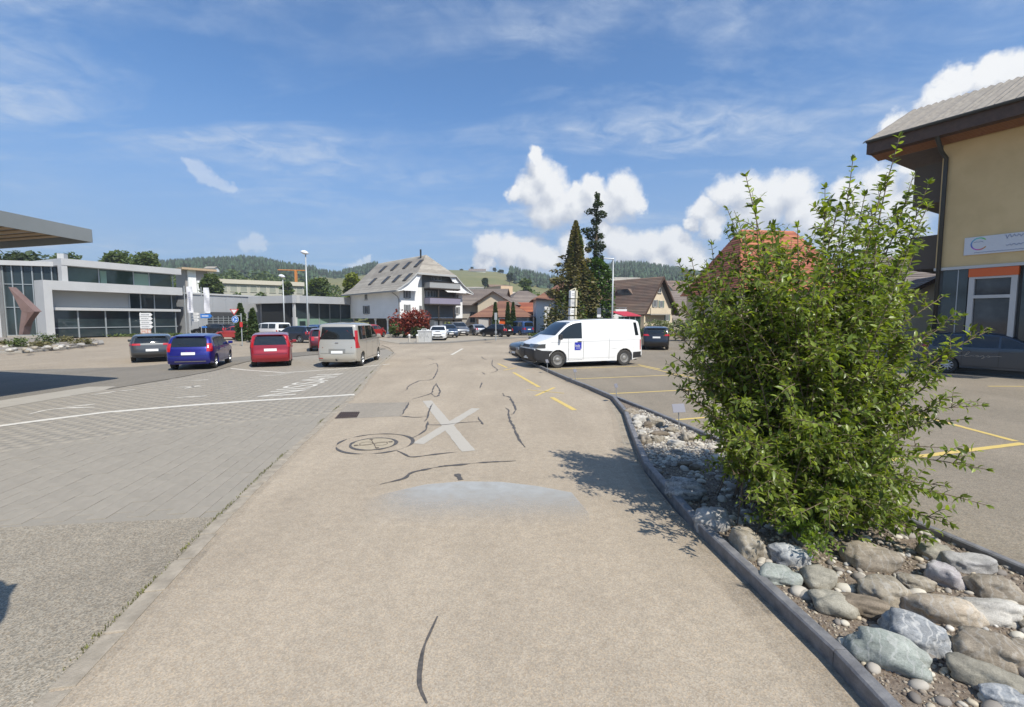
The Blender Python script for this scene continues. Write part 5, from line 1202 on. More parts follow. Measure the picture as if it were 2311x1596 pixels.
m.build('upper_mullion', M_MULL, ds)
for px0, px1 in ((152, 160), (236, 250), (312, 346)): fa.part('green_blind', G_FROST, ds, fa.uz(px0, 625)[0], fa.uz(px1, 625)[0], zf1 + .1, zb - .2, -.9, -.88)
fa.part('white_post', M_ALU, ds, u135, u135 + .5, zf1, zb, -.5, .3)
fa.part('frame_band', M_ALU, ds, uL, uR, zf0, zf1, -1.0, .9)
fa.part('frame_leg', M_ALU, ds, uL, u107, 0, zf0, -1.0, .9)
fa.part('grey_blind', M_BLIND, ds, u107, fa.uz(297, 675)[0], zs1, zf0, -.55, -.5)
fa.part('glass_strip', G_TEAL, ds, fa.uz(298, 675)[0], uR, zs1, zf0, -.6, -.55)
fa.part('white_strip', M_ALU, ds, u107, uR + .1, zs0, zs1, -.6, .15)
ls = [fa.uz(p, 720)[0] for p in (113, 181, 243, 297, 353, 401)]
for a, b in zip([u107] + ls[1:-1], ls[1:]): fa.part('shop_pane', G_TEAL, ds, a + .05, b - .05, 0.1, zs0, -.55, -.5)
m = MB()
for u in ls[1:]: fa.box(m, u - .06, u + .06, 0, zs0, -.5, -.4)
for p in (297, 322, 353, 392): u = fa.uz(p, 680)[0]; fa.box(m, u - .06, u + .06, zs1, zf0, -.5, -.42)
zz = fa.uz(181, 740)[1]; fa.box(m, u107, uR, zz - .05, zz + .05, -.49, -.42)
m.build('mullion', M_MULL, ds)
# return face
rr = Fac(fa.pt(uR, 0, -1.0), fa.pt(uR, 0, -1.0) - fa.n * 9 + fa.u * 1.5)
rr.n = fa.u.copy(); 
rr.part('side_band', M_ALUG, ds, -.4, 9, zb, zt - .02, -.4, .25); rr.part('side_glass', G_GREEN, ds, 0, 8, zf1, zb, -.3, -.25); rr.part('side_frame', M_ALUG, ds, -1.2, 8, zf0, zf1 - .02, -.3, .1); rr.part('side_panel', M_MULL, ds, -.4, 8, zs0, zf0, -.3, -.05); rr.part('side_wall', M_ALUG, ds, 0, 8, 0, zs0, -.3, -.1)
# curtain wall wing left of it
Y0 = 50.5; fb = Fac(gpt(-120, same_z(Y0, (135, 593), (0, 588)) - 1.2), gpt(140, Y0)); cw = thing('glass_wing', 'tall dark curtain wall wing with thin mullions at the left picture edge', 'building', fb.A)
zt = fb.uz(60, 590)[1]; zb = fb.uz(60, 600.5)[1]; uA = fb.uz(4, 660)[0]; uB = fb.uz(137, 610)[0]
fb.part('core', M_DARK, cw, 0, uB, 0, zb, -8, -.2); fb.part('roof_band', M_ALU, cw, 0, uB, zb, zt, -8, .5)
us = [fb.uz(p, 640)[0] for p in (8, 29, 52, 75, 97, 119, 138)]; zz = [.35, fb.uz(60, 694)[1], fb.uz(60, 642)[1], zb]
for a, b in zip(us, us[1:]):
    for c_, d_ in zip(zz, zz[1:]): fb.part('glass_pane', G_TEAL, cw, a + .04, b - .04, c_ + .04, d_ - .04, -.1, -.05)
for u in us: fb.part('mullion', M_MULL, cw, u - .045, u + .045, .3, zb, -.1, .08)
for z in zz[:3]: fb.part('transom', M_MULL, cw, us[0], us[-1], z - .04, z + .04, -.1, .05)
fb.part('side_fin', M_ALU, cw, us[0] - .9, us[0] - .1, 0, zb, -.2, .7); fb.part('plinth', M_CONC, cw, us[0], uB, 0, .33, -.2, .12)
m = MB(); fb.box(m, uB - .8, uB - .2, zt, zt + 1.1, -2, -1.2); m.build('roof_vent', M_ALU, cw)

# ---- grey workshop hall and the white glass showroom right of it -----------------------------------
fh = Fac(gpt(428, 61), gpt(592, 71)); hl = thing('workshop_hall', 'plain light grey metal hall with a glazed garage door behind the banners', 'building', fh.A)
zt = fh.uz(443, 664.7)[1]; fh.part('wall', M_ALUG, hl, 0, fh.L, 0, zt, -12, 0); fh.part('roof_edge', M_ALU, hl, -.3, fh.L, zt, zt + .22, -12, .15)
a, z1 = fh.uz(467, 712.5); b, _ = fh.uz(537, 714); z0 = fh.uz(467, 746)[1]
gd = fh.part('garage_door', M_MULL, hl, a, b, z0, z1, .005, .07)
for i in range(6):
    for j in range(6):
        u0 = a + (b - a) * i / 6; z_ = z0 + (z1 - z0) * j / 6; fh.part('pane', G_WIN, gd, u0 + .05, u0 + (b - a) / 6 - .05, z_ + .04, z_ + (z1 - z0) / 6 - .04, .071, .085)
fh.part('door_surround', M('hall_dark', (.05,.052,.055), .7), hl, a - .25, b + .25, z1, z1 + .5, .006, .12)
for px in (480, 510, 545): u = fh.uz(px, 690)[0]; fh.part('cladding_joint', M_MULL, hl, u - .02, u + .02, z1 + .5, zt, .001, .02)
kc = gpt(667, 64); fl = Fac(gpt(581, 71), kc); frr = Fac(kc, gpt(800, 75)); ws = thing('glass_showroom', 'low white showroom with green glass beside the stilted farmhouse', 'building', kc)
zt = frr.uz(667, 667)[1]; zb = frr.uz(667, 684)[1]
for f, s_ in ((fl, 0), (frr, 1)):
    f.part('roof_band', M_ALU if s_ else M_ALUG, ws, 0 if s_ else -.4, f.L + (0 if s_ else .3), zb, zt, -9, .45 if s_ else .44)
fl.part('solid_wall', M_ALUG, ws, 0, fl.uz(625, 700)[0], 0, zb, -3, -.2); fl.part('glass_pane', G_TEAL, ws, fl.uz(625, 700)[0], fl.L - .1, fl.uz(640, 716)[1], zb, -.4, -.3); fl.part('parapet_panel', M_ALU, ws, fl.uz(600, 720)[0], fl.L - .1, 0, fl.uz(640, 716.5)[1], -.4, -.22)
m = MB()
for px in (625, 640, 653): u = fl.uz(px, 700)[0]; fl.box(m, u - .05, u + .05, 0, zb, -.3, -.16)
m.build('mullion', M_MULL, ws); frr.part('core', M_DARK, ws, .5, frr.L, 0, zb, -7, -1.2)
zm = frr.uz(670, 719)[1]; us = [0.05] + [frr.uz(p, 700)[0] for p in (699, 722, 746, 770)] + [frr.L]
for a, b in zip(us, us[1:]):
    frr.part('glass_pane', G_TEAL, ws, a + .05, b - .05, zm + .03, zb, -.3, -.25); frr.part('frosted_pane', G_FROST, ws, a + .05, b - .05, 0, zm - .03, -.3, -.25)
for u in us: frr.part('mullion', M_MULL, ws, u - .06, u + .06, 0, zb, -.3, -.12)
frr.part('corner_post', M_ALU, ws, -.1, .12, 0, zb, -.28, .1); a = frr.uz(679, 735)[0]; b = frr.uz(692, 735)[0]; frr.part('door', G_TEAL, ws, a, b, 0, frr.uz(680, 725)[1], -.24, -.18)
wb = fl.part('white_banner', M('banner', (.72,.72,.72), .7), ws, fl.uz(624, 735)[0], fl.uz(641, 735)[0], .2, fl.uz(625, 717)[1], .0, .06)

# ---- white farmhouse on stilts -----------------------------------------------------------------------
c0 = gpt(903.6, 60); e1 = (gpt(792.5, 71) - c0).normalized(); Ll = (gpt(792.5, 71) - c0).length; e2 = Vector((-e1.y, e1.x, 0)) * -1; e2 = e2 if e2.x > 0 else -e2; Wg = 10.2
fhs = thing('farmhouse', 'big white farmhouse with grey half hipped roof, skylights and stacked balconies', 'house', c0)
X = lambda a, b, z: c0 + e1 * a + e2 * b + Vector((0, 0, z))
ZW, ZR, ZB = 5.95, 11.0, 2.15; mid = Wg / 2
def proz(l): l = abs(l); return ZR - l * (ZR - 6.9) / 4.4 if l < 4.4 else 6.9 - (l - 4.4) * (6.9 - 5.72) / 1.8
m = MB(); pr = [(0, ZB), (Wg, ZB), (Wg, proz(mid) - .1), (mid + 4.4, 6.8), (mid + 2, proz(2) - .1), (mid - 2, proz(2) - .1), (mid - 4.4, 6.8), (0, proz(mid) - .1)]
m.prism([X(0, b, z) for b, z in pr], e1 * Ll); m.build('wall', M_WWALL, fhs)
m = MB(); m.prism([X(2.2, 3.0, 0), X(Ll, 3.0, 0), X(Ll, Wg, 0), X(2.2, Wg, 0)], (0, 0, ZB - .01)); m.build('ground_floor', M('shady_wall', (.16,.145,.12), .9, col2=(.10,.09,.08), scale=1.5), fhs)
OV = 1.2; GO = -1.2; LE = Ll + .5; rn = 1.5; hl_ = 3.06; zh = proz(hl_)
m = MB(); V3 = Vector
for sg in (-1, 1):
    b_ = lambda l: mid + sg * l
    roof_slope(m, X(GO, b_(4.4), 6.9), X(LE, b_(4.4), 6.9), X(LE, b_(0), ZR), X(rn, b_(0), ZR), 22) if False else None
    # upper slope split at the hip: lower trapezoid and the part above the hip edge
    roof_slope(m, X(GO, b_(4.4), 6.9), X(LE, b_(4.4), 6.9), X(LE, b_(hl_), zh), X(GO, b_(hl_), zh), 7)
    roof_slope(m, X(GO, b_(hl_), zh), X(LE, b_(hl_), zh), X(LE, b_(0), ZR), X(rn, b_(0), ZR), 14)
    roof_slope(m, X(GO, b_(6.2), 5.72), X(LE, b_(6.2), 5.72), X(LE, b_(4.4), 6.9), X(GO, b_(4.4), 6.9), 7)
roof_slope(m, X(GO, mid - hl_, zh), X(GO, mid + hl_, zh), X(rn, mid, ZR), X(rn, mid, ZR), 14)
rf = m.build('roof', R_GREY, fhs)
m = MB(); m.tube([X(2.1, mid - .5, ZR - .5), X(2.1, mid - .5, ZR + .75)], .12, 8); m.build('flue_pipe', M_DARK, rf)
slf = {}
for row, (lat, dl) in enumerate(((1.5, 1.1), (3.7, 1.1))):
    for k, px in enumerate(((869, 895.5, 922, 948) if row == 0 else (845, 874, 898, 922.5))):
        # position along the ridge from the sight line
        best = min((abs(CX + F * X(a, mid - lat, proz(lat)).x / X(a, mid - lat, proz(lat)).y - px), a) for a in np.linspace(0, Ll, 80))[1]
        q = [X(best - .42, mid - lat - dl / 2, proz(lat + dl / 2)), X(best + .42, mid - lat - dl / 2, proz(lat + dl / 2)), X(best + .42, mid - lat + dl / 2, proz(lat - dl / 2)), X(best - .42, mid - lat + dl / 2, proz(lat - dl / 2))]
        nn = (q[1] - q[0]).cross(q[3] - q[0]).normalized(); nn = nn if nn.z > 0 else -nn
        m = MB(); m.prism([v + nn * .03 for v in q], nn * .12); w = m.build('skylight', M('skylight_frame', (.06,.055,.05), .6), rf)
        cq = sum(q, Vector((0, 0, 0))) / 4; m = MB(); m.prism([cq.lerp(v, .78) + nn * .152 for v in q], nn * .01); m.build('pane', glassmat('skylight_pane', (.035,.035,.035), .35, .3), rf)
m = MB()      # eaves soffit, fascia and gutter
for sg in (-1, 1): m.prism([X(GO, mid + sg * 6.2, 5.66), X(LE, mid + sg * 6.2, 5.66), X(LE, mid + sg * 5.05, 5.9), X(GO, mid + sg * 5.05, 5.9)], (0, 0, -.1))
m.build('soffit', M_WWALL, fhs)
m = MB(); m.prism([X(GO, mid - 6.2, 5.55), X(LE, mid - 6.2, 5.55), X(LE, mid - 6.2, 5.75), X(GO, mid - 6.2, 5.75)], -e2 * .12); m.build('gutter', M('zinc', (.25,.25,.245), .5, .5), fhs)
m = MB(); m.tube([X(.1, -1.0, 5.5), X(.1, -.25, 5.0), X(.1, -.08, 4.6), X(.1, -.08, ZB)], .06, 8); m.build('downpipe', M('zinc', (.25,.25,.245), .5, .5), fhs)
for sg in (-1, 1):       # curved white gable screens
    arc = [(mid + sg * (1.75 + 1.25 * math.sin(t_)), 5.75 + 2.35 * math.cos(t_)) for t_ in np.linspace(0, PI / 2, 10)]
    po = [(mid + sg * 6.0, 5.75), (mid + sg * 4.4, 6.85), (mid + sg * hl_, zh - .08)] + arc
    m = MB(); m.prism([X(GO + .2, b, z) for b, z in po], e1 * .12); m.build('gable_screen', M('gable_white', (.78,.78,.77), .7), fhs)
    m = MB(); m.prism([X(GO, mid + sg * 6.2, 5.60), X(GO, mid + sg * 4.4, 6.78), X(GO, mid + sg * hl_, zh - .12), X(GO, mid + sg * hl_, zh + .06), X(GO, mid + sg * 4.4, 6.98), X(GO, mid + sg * 6.2, 5.80)], -e1 * .06); m.build('barge_board', M('barge_grey', (.40,.40,.385), .6), fhs)
m = MB(); m.prism([X(GO, mid - hl_, zh - .22), X(GO, mid + hl_, zh - .22), X(GO, mid + hl_, zh + .02), X(GO, mid - hl_, zh + .02)], -e1 * .08); m.build('hip_fascia', M('barge_grey', (.40,.40,.385), .6), fhs)
FL = Fac(c0, X(Ll, 0, 0)); FG = Fac(c0, X(0, Wg, 0)); KX = lambda x: 752.9 + x * .1554; KY = lambda y: 549.2 + y * .1554
def cwin(f, x0, y0, x1, y1, **k):
    (a, zt_), (b, _) = f.uz(KX(x0), KY(y0)), f.uz(KX(x1), KY(y0)); zb_ = f.uz(KX(x0), KY(y1))[1]; return f.window(fhs, a, b, zb_, zt_, **k)
cwin(FL, 452, 740, 492, 822, bars=1); cwin(FL, 452, 908, 500, 1025, shutters=M_SHUT)
cwin(FG, 1040, 685, 1090, 795, shutters=M_SHUT); cwin(FG, 1045, 890, 1090, 995, shutters=M_SHUT); cwin(FG, 1778, 745, 1812, 838); cwin(FG, 1765, 925, 1808, 1028, shutters=M_SHUT); cwin(FG, 1240, 905, 1280, 985)
# glazed bay and balconies
ua, ub = FG.uz(KX(1310), KY(700))[0], FG.uz(KX(1750), KY(700))[0]
FG.part('bay_recess', M('bay_grey', (.13,.135,.13), .7), fhs, ua - .3, ub + .3, 2.3, 8.0, .003, .03)
for x0, x1 in ((1320, 1345), (1352, 1395), (1402, 1440), (1447, 1475)): cwin(FG, x0, 690, x1, 780, sill=False, dep=.08, bars=0)
for x0, x1 in ((1420, 1450), (1460, 1500), (1510, 1560)): cwin(FG, x0, 480, x1, 545, sill=False, dep=.08, bars=0)
ubm = FG.uz(KX(1505), KY(700))[0]
for yt, yb, mat_ in ((562, 650, M('balcony_grey', (.30,.305,.30), .6)), (785, 880, M_LINT)):
    z1_, z0_ = FG.uz(KX(1530), KY(yt), 1.4)[1], FG.uz(KX(1530), KY(yb), 1.4)[1]
    bal = FG.part('balcony', M_DWOOD, fhs, ua, ub, z0_ - .18, z0_, .03, 1.5)
    FG.part('railing', mat_, bal, ua, ub, z0_, z1_ - .08, 1.42, 1.48); FG.part('hand_rail', M_DWOOD, bal, ua - .03, ub + .03, z1_ - .08, z1_, 1.40, 1.52); FG.part('side_railing', mat_, bal, ua, ua + .05, z0_, z1_ - .08, .05, 1.42)
    for uu in (ubm,): FG.part('divider', M_AWN, bal, uu - .12, uu + .02, z0_, z1_ - .02, .9, 1.4)
for px in (1525, 1745): u = FG.uz(KX(px), KY(700), 1.4)[0]; FG.part('balcony_post', M_DWOOD, fhs, u - .09, u + .09, 0, FG.uz(KX(px), KY(560), 1.4)[1], 1.30, 1.39)
m = MB(); a, z1_ = FG.uz(KX(1545), KY(640), .1); b, _ = FG.uz(KX(1750), KY(640), .1); m.prism([FG.pt(a, z1_, .05), FG.pt(b, z1_, .05), FG.pt(b, z1_ - .75, 1.9), FG.pt(a, z1_ - .75, 1.9)], (0, 0, .05)); m.build('awning', M_AWN, fhs)
# stilts
for px in (580, 755):
    u, _ = FL.uz(KX(px), KY(1250)); p = FL.pt(u, 0, -.35); m = MB(); m.lathe([(.26, 0), (.26, .12), (.13, .2), (.11, 1.75), (.2, 2.0), (.22, ZB - .02)], 14, Matrix.Translation(p)); m.build('column', M_WWALL, fhs)
# garages under the right part
a, z1_ = FG.uz(KX(1500), KY(1088), 2.0); b, _ = FG.uz(KX(1925), KY(1088), 2.0)
ga = thing('garage', 'flat roofed garage row with pale doors under the farmhouse balconies', 'garage', FG.pt(a, 0, 2)); FG.part('flat_roof', M_DWOOD, ga, a, b, z1_ - .22, z1_, .2, 2.3); FG.part('back_wall', M('garage_wall', (.30,.31,.31), .8), ga, a + .1, b - .1, 0, z1_ - .23, .1, 1.2)
n4 = 3
for k in range(n4):
    u0 = a + (b - a) * (k + .08) / n4; u1 = a + (b - a) * (k + .86) / n4; FG.part('garage_door', M_DOORP if k else M_WWALL, ga, u0, u1, 0, z1_ - .4, 1.201, 1.26)

# ---- houses behind the square (crop measured), each with its own roof -------------------------------
QX = lambda x: 1018.6 + x * .1554; QY = lambda y: 549.2 + y * .1554
def on(px, Y): p = gpt(px, Y); return (p.x, p.y)
def zz_(py, Y): return at(CX, py, Y).z
Y = 80
hb = house('grey brown house with a long roof behind the farmhouse and garage', on(QX(330), Y), R(-8), 11.5, 9, zz_(QY(865), Y - 4), zz_(QY(665), Y), M_BEIGE, R_GBR, .8, n=16, wins=[('S', 2.2, 3.9, .9, 1.5), ('S', 4.0, 3.9, .9, 1.5), ('S', 1.6, 1.5, 1.1, 1.7), ('S', 3.9, 1.5, 1.1, 1.7), ('S', 6.6, 1.5, 1.0, 1.7), ('S', 8.3, 1.5, 1.0, 1.7)], fr=M_SHUT)
Y = 76; house('brown gabled wing with exposed timber under its pale verge', on(QX(690), Y), R(78), 7, 5.2, zz_(QY(845), Y - 3), zz_(QY(700), Y - 3), M_CREAM, R_GBR, .9, n=12, name='house')
Y = 66; gz = zz_(QY(1030), Y - 3)
gh = house('low beige garage house with a hipped red brown roof and three cypresses in front', on(QX(765), Y), R(-3), QX(1150) and (QX(1160) - QX(365)) / F * (Y - 3), 6.5, gz, zz_(QY(838), Y), M_BEIGE, R_RED, .7, hip=3.2, n=14, name='garage_house')
fg = Fac(gpt(QX(360), 62.6), gpt(QX(1160), 62.0)); fg.A.y = 66 - 3.27; fg.B.y = 66 - 3.27; fg = Fac(fg.A, fg.B)
for x0, x1, y0, mt in ((398, 545, 1092, M_DOORP), (700, 800, 1098, M_ORG), (935, 1100, 1092, M_DOORP)):
    a, z1_ = fg.uz(QX(x0), QY(y0)); b, _ = fg.uz(QX(x1), QY(y0)); d_ = fg.part('garage_door', mt, gh, a, b, 0, z1_, .25, .32)
    m = MB(); fr_ = M_BRWOOD if x0 < 500 else M_WWALL; fg.box(m, a - .2, a - .005, 0, z1_ + .2, .25, .40); fg.box(m, b + .005, b + .2, 0, z1_ + .2, .25, .40); fg.box(m, a - .004, b + .004, z1_ + .005, z1_ + .2, .25, .39); m.build('door_frame', fr_, gh)
Y = 92; house('house with a steep grey hipped roof between the garage house and the hipped villa', on(QX(1040), Y), R(20), 8, 7, zz_(QY(850), Y), zz_(QY(692), Y), M_BEIGE, R_GBR, .5, hip=3, n=12)
Y = 78; house('house with a bright orange tiled roof and dark gable behind the garages', on(QX(1040), Y), R(-10), 6.5, 7, zz_(QY(1000), Y), zz_(QY(860), Y), M_DWOOD, R_ORANGE, .6, n=12)
Y = 66; hv = house('white villa with a hipped red brown roof behind the tall spruces', (gpt(QX(1690), Y + 2).x, Y + 2), R(0), (QX(2270) - QX(1100)) / F * (Y - 3) - 1.2, 9, zz_(QY(785), Y - 3), zz_(QY(545), Y), M_WWALL, R_RED, .6, hip=4.2, n=18, chim=None, wins=[('S', 2.1, 2.2, .5, 1.4), ('S', 10.3, 1.8, .8, 1.3), ('S', 11.5, 1.8, .6, 1.3)])
TX = lambda x: 1133.8 + x * .2777; TY = lambda y: 407.5 + y * .2777
ft = Fac(gpt(TX(722), 58), gpt(TX(1008), 58)); te = thing('terrace', 'white terrace parapet with a thin rail behind the white van', 'terrace', ft.A)
zt = ft.uz(TX(800), TY(1046))[1]; ft.part('parapet', M('gable_white', (.78,.78,.77), .7), te, 0, ft.L, 0, zt, -3, 0); ft.part('rail', M_STEEL, te, 0, ft.L, zt + .16, zt + .21, -.1, -.05)
for k in range(7): ft.part('rail_post', M_STEEL, te, ft.L * k / 6.3, ft.L * k / 6.3 + .04, zt, zt + .16, -.1, -.05)
fw_ = Fac(gpt(TX(895), 55), gpt(TX(1122), 55)); aw = thing('glass_porch', 'glass porch under a crimson awning behind the white van', 'porch', fw_.A)
zt = fw_.uz(TX(1000), TY(1104))[1]; m = MB(); m.prism([fw_.pt(0, zt + .55, -1.6), fw_.pt(fw_.L * .62, zt + .55, -1.6), fw_.pt(fw_.L, zt, .2), fw_.pt(fw_.L * .35, zt, .2)], (0, 0, .08)); m.build('awning', M('awning_crimson', (.42,.035,.06), .8), aw)
for k in range(4): fw_.part('glass_pane', G_GREEN, aw, fw_.L * (.2 + k * .2) + .03, fw_.L * (.4 + k * .2) - .03, 0, zt - .02, -.05, 0); fw_.part('post', M_ALU, aw, fw_.L * (.2 + k * .2) - .03, fw_.L * (.2 + k * .2) + .03, 0, zt, -.05, .03)
# brown roofed house with the cream gable: gable plane faces right-front
gA, gB = gpt(TX(1148), 60), gpt(TX(1375), 64); fgb = Fac(gA, gB); ap = fgb.uz(TX(1312), TY(790)); 
bh = thing('house', 'cream gabled house with a steep brown tiled roof and an eyebrow dormer', 'house', gA)
zE = fgb.uz(TX(1150), TY(1030))[1]; Wd_ = fgb.L; zA = fgb.uz(TX(1265), TY(800))[1] + .3; back = -fgb.n
bk = 11.5; um = Wd_ * .5; m = MB()
m.prism([fgb.pt(0, 0), fgb.pt(Wd_, 0), fgb.pt(Wd_, zE), fgb.pt(um, zA - .12), fgb.pt(0, zE)], back * bk); m.build('wall', M_CREAM, bh)
m = MB(); sl_ = (zA - zE) / um; ov = .75; fo = .65
Pf = lambda u, z, d: fgb.pt(u, z, d)
roof_slope(m, Pf(-ov, zE - ov * sl_, fo), Pf(-ov, zE - ov * sl_, -bk - .3), Pf(um, zA, -bk - .3), Pf(um, zA, fo), 24, .06); roof_slope(m, Pf(Wd_ + ov, zE - ov * sl_, -bk - .3), Pf(Wd_ + ov, zE - ov * sl_, fo), Pf(um, zA, fo), Pf(um, zA, -bk - .3), 24, .06)
rb_ = m.build('roof', R_BROWN, bh)
m = MB()
for sg in (0, 1):
    u0 = -ov if sg == 0 else Wd_ + ov; m.prism([Pf(u0, zE - ov * sl_ - .3, fo + .02), Pf(u0, zE - ov * sl_ + .05, fo + .02), Pf(um, zA + .05, fo + .02), Pf(um, zA - .35, fo + .02)], fgb.n * .07)
m.build('barge_board', M_BRWOOD, bh)
m = MB(); 
for sg in (0, 1): u0 = -ov if sg == 0 else Wd_ + ov; m.prism([Pf(u0, zE - ov * sl_ - .09, fo), Pf(um, zA - .10, fo), Pf(um, zA - .10, .02), Pf(u0, zE - ov * sl_ - .09, .02)], (0, 0, -.05))
m.build('verge_soffit', M_DWOOD, bh)
for x0, y0, x1, y1, sh in ((1262, 872, 1290, 912, None), (1228, 970, 1250, 1030, M_SHUT), (1280, 976, 1302, 1032, M_SHUTG), (1328, 1086, 1350, 1140, M_SHUTG)):
    a, z1_ = fgb.uz(TX(x0), TY(y0)); b, _ = fgb.uz(TX(x1), TY(y0)); z0_ = fgb.uz(TX(x0), TY(y1))[1]; fgb.window(bh, a, b, z0_, z1_, shutters=sh)
a, z1_ = fgb.uz(TX(1205), TY(1036), .8); b, _ = fgb.uz(TX(1368), TY(1036), .8); bb = fgb.part('balcony', M_CREAM, bh, a, b, z1_ - .75, z1_, .75, .85); fgb.part('floor', M_CONC, bb, a, b, z1_ - .9, z1_ - .75, 0.01, .85)
# eyebrow dormer on the left slope
m = MB(); f0, f1 = .52, .70; L_ = bk
pe = lambda s_, f: Pf(-ov + (um + ov) * f, zE - ov * sl_ + (zA - zE + ov * sl_) * f, -L_ * s_)
q = [pe(.52, f0), pe(.30, f0), pe(.34, f0), pe(.50, f0)]
d0_ = pe(.56, f0); d1_ = pe(.24, f0); d2_ = pe(.32, f0) + Vector((0, 0, .95)); d3_ = pe(.48, f0) + Vector((0, 0, .95)); m.prism([d0_, d1_, d2_, d3_], -fgb.u * -.0 + Vector((fgb.u.x, fgb.u.y, 0)) * .9); dm = m.build('dormer', R_BROWN, rb_)
m = MB(); cc_ = (d0_ + d1_ + d2_ + d3_) / 4; m.prism([cc_.lerp(v, .86) - fgb.u * .02 for v in (d0_, d1_, d2_, d3_)], -fgb.u * .02); m.build('dormer_window', G_WIN, rb_)
Y = 88; house('brown roofed house with a pale chimney half hidden at the left edge of the shrub', on(1545, Y), R(12), 10, 9, zz_(720, Y), zz_(657, Y), M_CREAM, R_GBR, .6, n=14, chim=(0, -.6))
Y = 54; hh_ = house('big house with a steep orange red tiled roof behind the shrub', on(1722, Y), R(8), 13.5, 11, zz_(650, Y), zz_(520, Y), M_CREAM, R_ORANGE, .6, hip=3.4, n=26, wins=[('S', 3, 3, 1, 1.4), ('S', 8, 3, 1, 1.4)])
Y = 34; house('dark brown roofed chalet behind the corner of the ochre building', on(2075, Y), R(-30), 8, 7, zz_(640, Y), zz_(575, Y), M_TANWALL, R_GBR, .7, n=14)
Y = 27; house('low house with a plum brown roof and a sunlit ochre gable beside the downpipe', on(2050, Y), R(70), 6, 5, zz_(690, Y), zz_(632, Y), M_CREAM, R_GBR, .7, n=14)

# ---- ochre building on the right ------------------------------------------------------------------------
cA = Vector((17.41, 19.0, 0)); wd = Vector((.508, -.861, 0)); fr0 = Fac(cA, cA + wd * 9.5); ob = thing('shop_building', 'ochre rendered shop building with wide brown eaves and an orange panel', 'building', cA)
ZE0 = 9.75; zw = fr0.uz(2120, 334)[1]; zst = fr0.uz(2115, 609)[1]; nrm = fr0.n; bkd = -nrm
m = MB(); m.prism([fr0.pt(0, zst), fr0.pt(9.5, zst), fr0.pt(9.5, ZE0 - .42), fr0.pt(0, ZE0 - .42)], bkd * 9); m.build('wall', M_TANWALL, ob)
m = MB(); m.prism([fr0.pt(.0, 0), fr0.pt(9.5, 0), fr0.pt(9.5, zst), fr0.pt(.0, zst)], bkd * 9 - nrm * .0); 
fr0.part('shop_core', M('shop_grey', (.10,.11,.115), .7), ob, 0.02, 9.5, 0, zst - .01, -9, -.25)
fr0.part('ledge', M_ALU, ob, -.02, 9.5, zst - .05, zst + .06, -.1, .06)
uo0 = fr0.uz(2187, 610)[0]; uo1 = fr0.uz(2301, 600)[0]; zo = fr0.uz(2187, 626)[1]
fr0.part('dark_panel', glassmat('dark_shop_glass', (.03,.045,.05), .08), ob, .25, uo0 - .03, .4, zst - .06, -.25, -.05)
fr0.part('panel_joint', M_MULL, ob, (.25 + uo0) * .55, (.25 + uo0) * .55 + .03, .4, zst - .06, -.05, -.03)
fr0.part('orange_panel', M_ORG, ob, uo0, uo1, zo, zst - .06, -.2, .03)
win = MB(); zws = fr0.uz(2195, 668)[1]; uw0, uw1 = uo0 + .02, uo1 - .02
for a, b, c_, d_ in ((uw0, uw0 + .16, .8, zo), (uw1 - .16, uw1, .8, zo), (uw0 + .16, uw1 - .16, zws - .10, zws + .02), (uw0 + .16, uw1 - .16, zo - .08, zo - .005), (uw0 + .16, uw1 - .16, .8, .92)): fr0.box(win, a, b, c_, d_, -.2, .01)
wo_ = win.build('window', M_ALU, ob); fr0.part('pane', G_WIN, wo_, uw0 + .16, uw1 - .16, zws + .02, zo - .08, -.16, -.12); fr0.part('pane', G_WIN, wo_, uw0 + .16, uw1 - .16, .92, zws - .10, -.16, -.12)
fr0.part('dark_panel', glassmat('dark_shop_glass', (.03,.045,.05), .08), ob, uo1 + .1, 9, .4, zst - .06, -.25, -.05)
# sign board with a coloured ring
us0 = fr0.uz(2178, 545)[0]; us1 = us0 + 5.2; zs1_ = fr0.uz(2178, 538)[1]; zs0_ = fr0.uz(2178, 577)[1]
sg_ = thing('sign_board', 'white sign board with a rainbow ring logo and faint script on the ochre wall', 'sign', fr0.pt(us0, zs0_, .05)); fr0.part('board', M('board_white', (.58,.60,.63), .5), sg_, us0, us1, zs0_, zs1_, .005, .05)
ru = us0 + .42; rz_ = (zs0_ + zs1_) / 2 + .06; rr_ = (zs1_ - zs0_) * .36
def hsv(h, s_, v_):
    import colorsys; return colorsys.hsv_to_rgb(h, s_, v_)
for k in range(22):
    a0 = R(38) + R(290) * k / 22; a1 = R(38) + R(290) * (k + 1) / 22; m = MB()
    h_ = np.interp(k / 21, [0, .12, .35, .55, .72, .85, 1], [.27, .42, .57, .64, .83, .97, 1.08]) % 1
    vs = [fr0.pt(ru - math.cos(a) * -r * 1.0, rz_ + math.sin(a) * r, .053) for a, r in ((a0, rr_ * .82), (a0, rr_), (a1, rr_), (a1, rr_ * .82))]
    m.poly(vs); m.build('ring_segment', M('ring_%d' % k, hsv(h_, .75, .5), .5), sg_)
m = MB()
def wig(u0, u1, z, amp, seed, r=.012):
    pts = []; nn = int((u1 - u0) / .035)
    for k in range(nn): u = u0 + (u1 - u0) * k / nn; pts.append(fr0.pt(u, z + amp * (math.sin(k * 1.9 + seed) * .6 + mnoise.noise(Vector((k * .7, seed, 0))) * .9), .054))
    m.tube(pts, r, 4, caps=False)
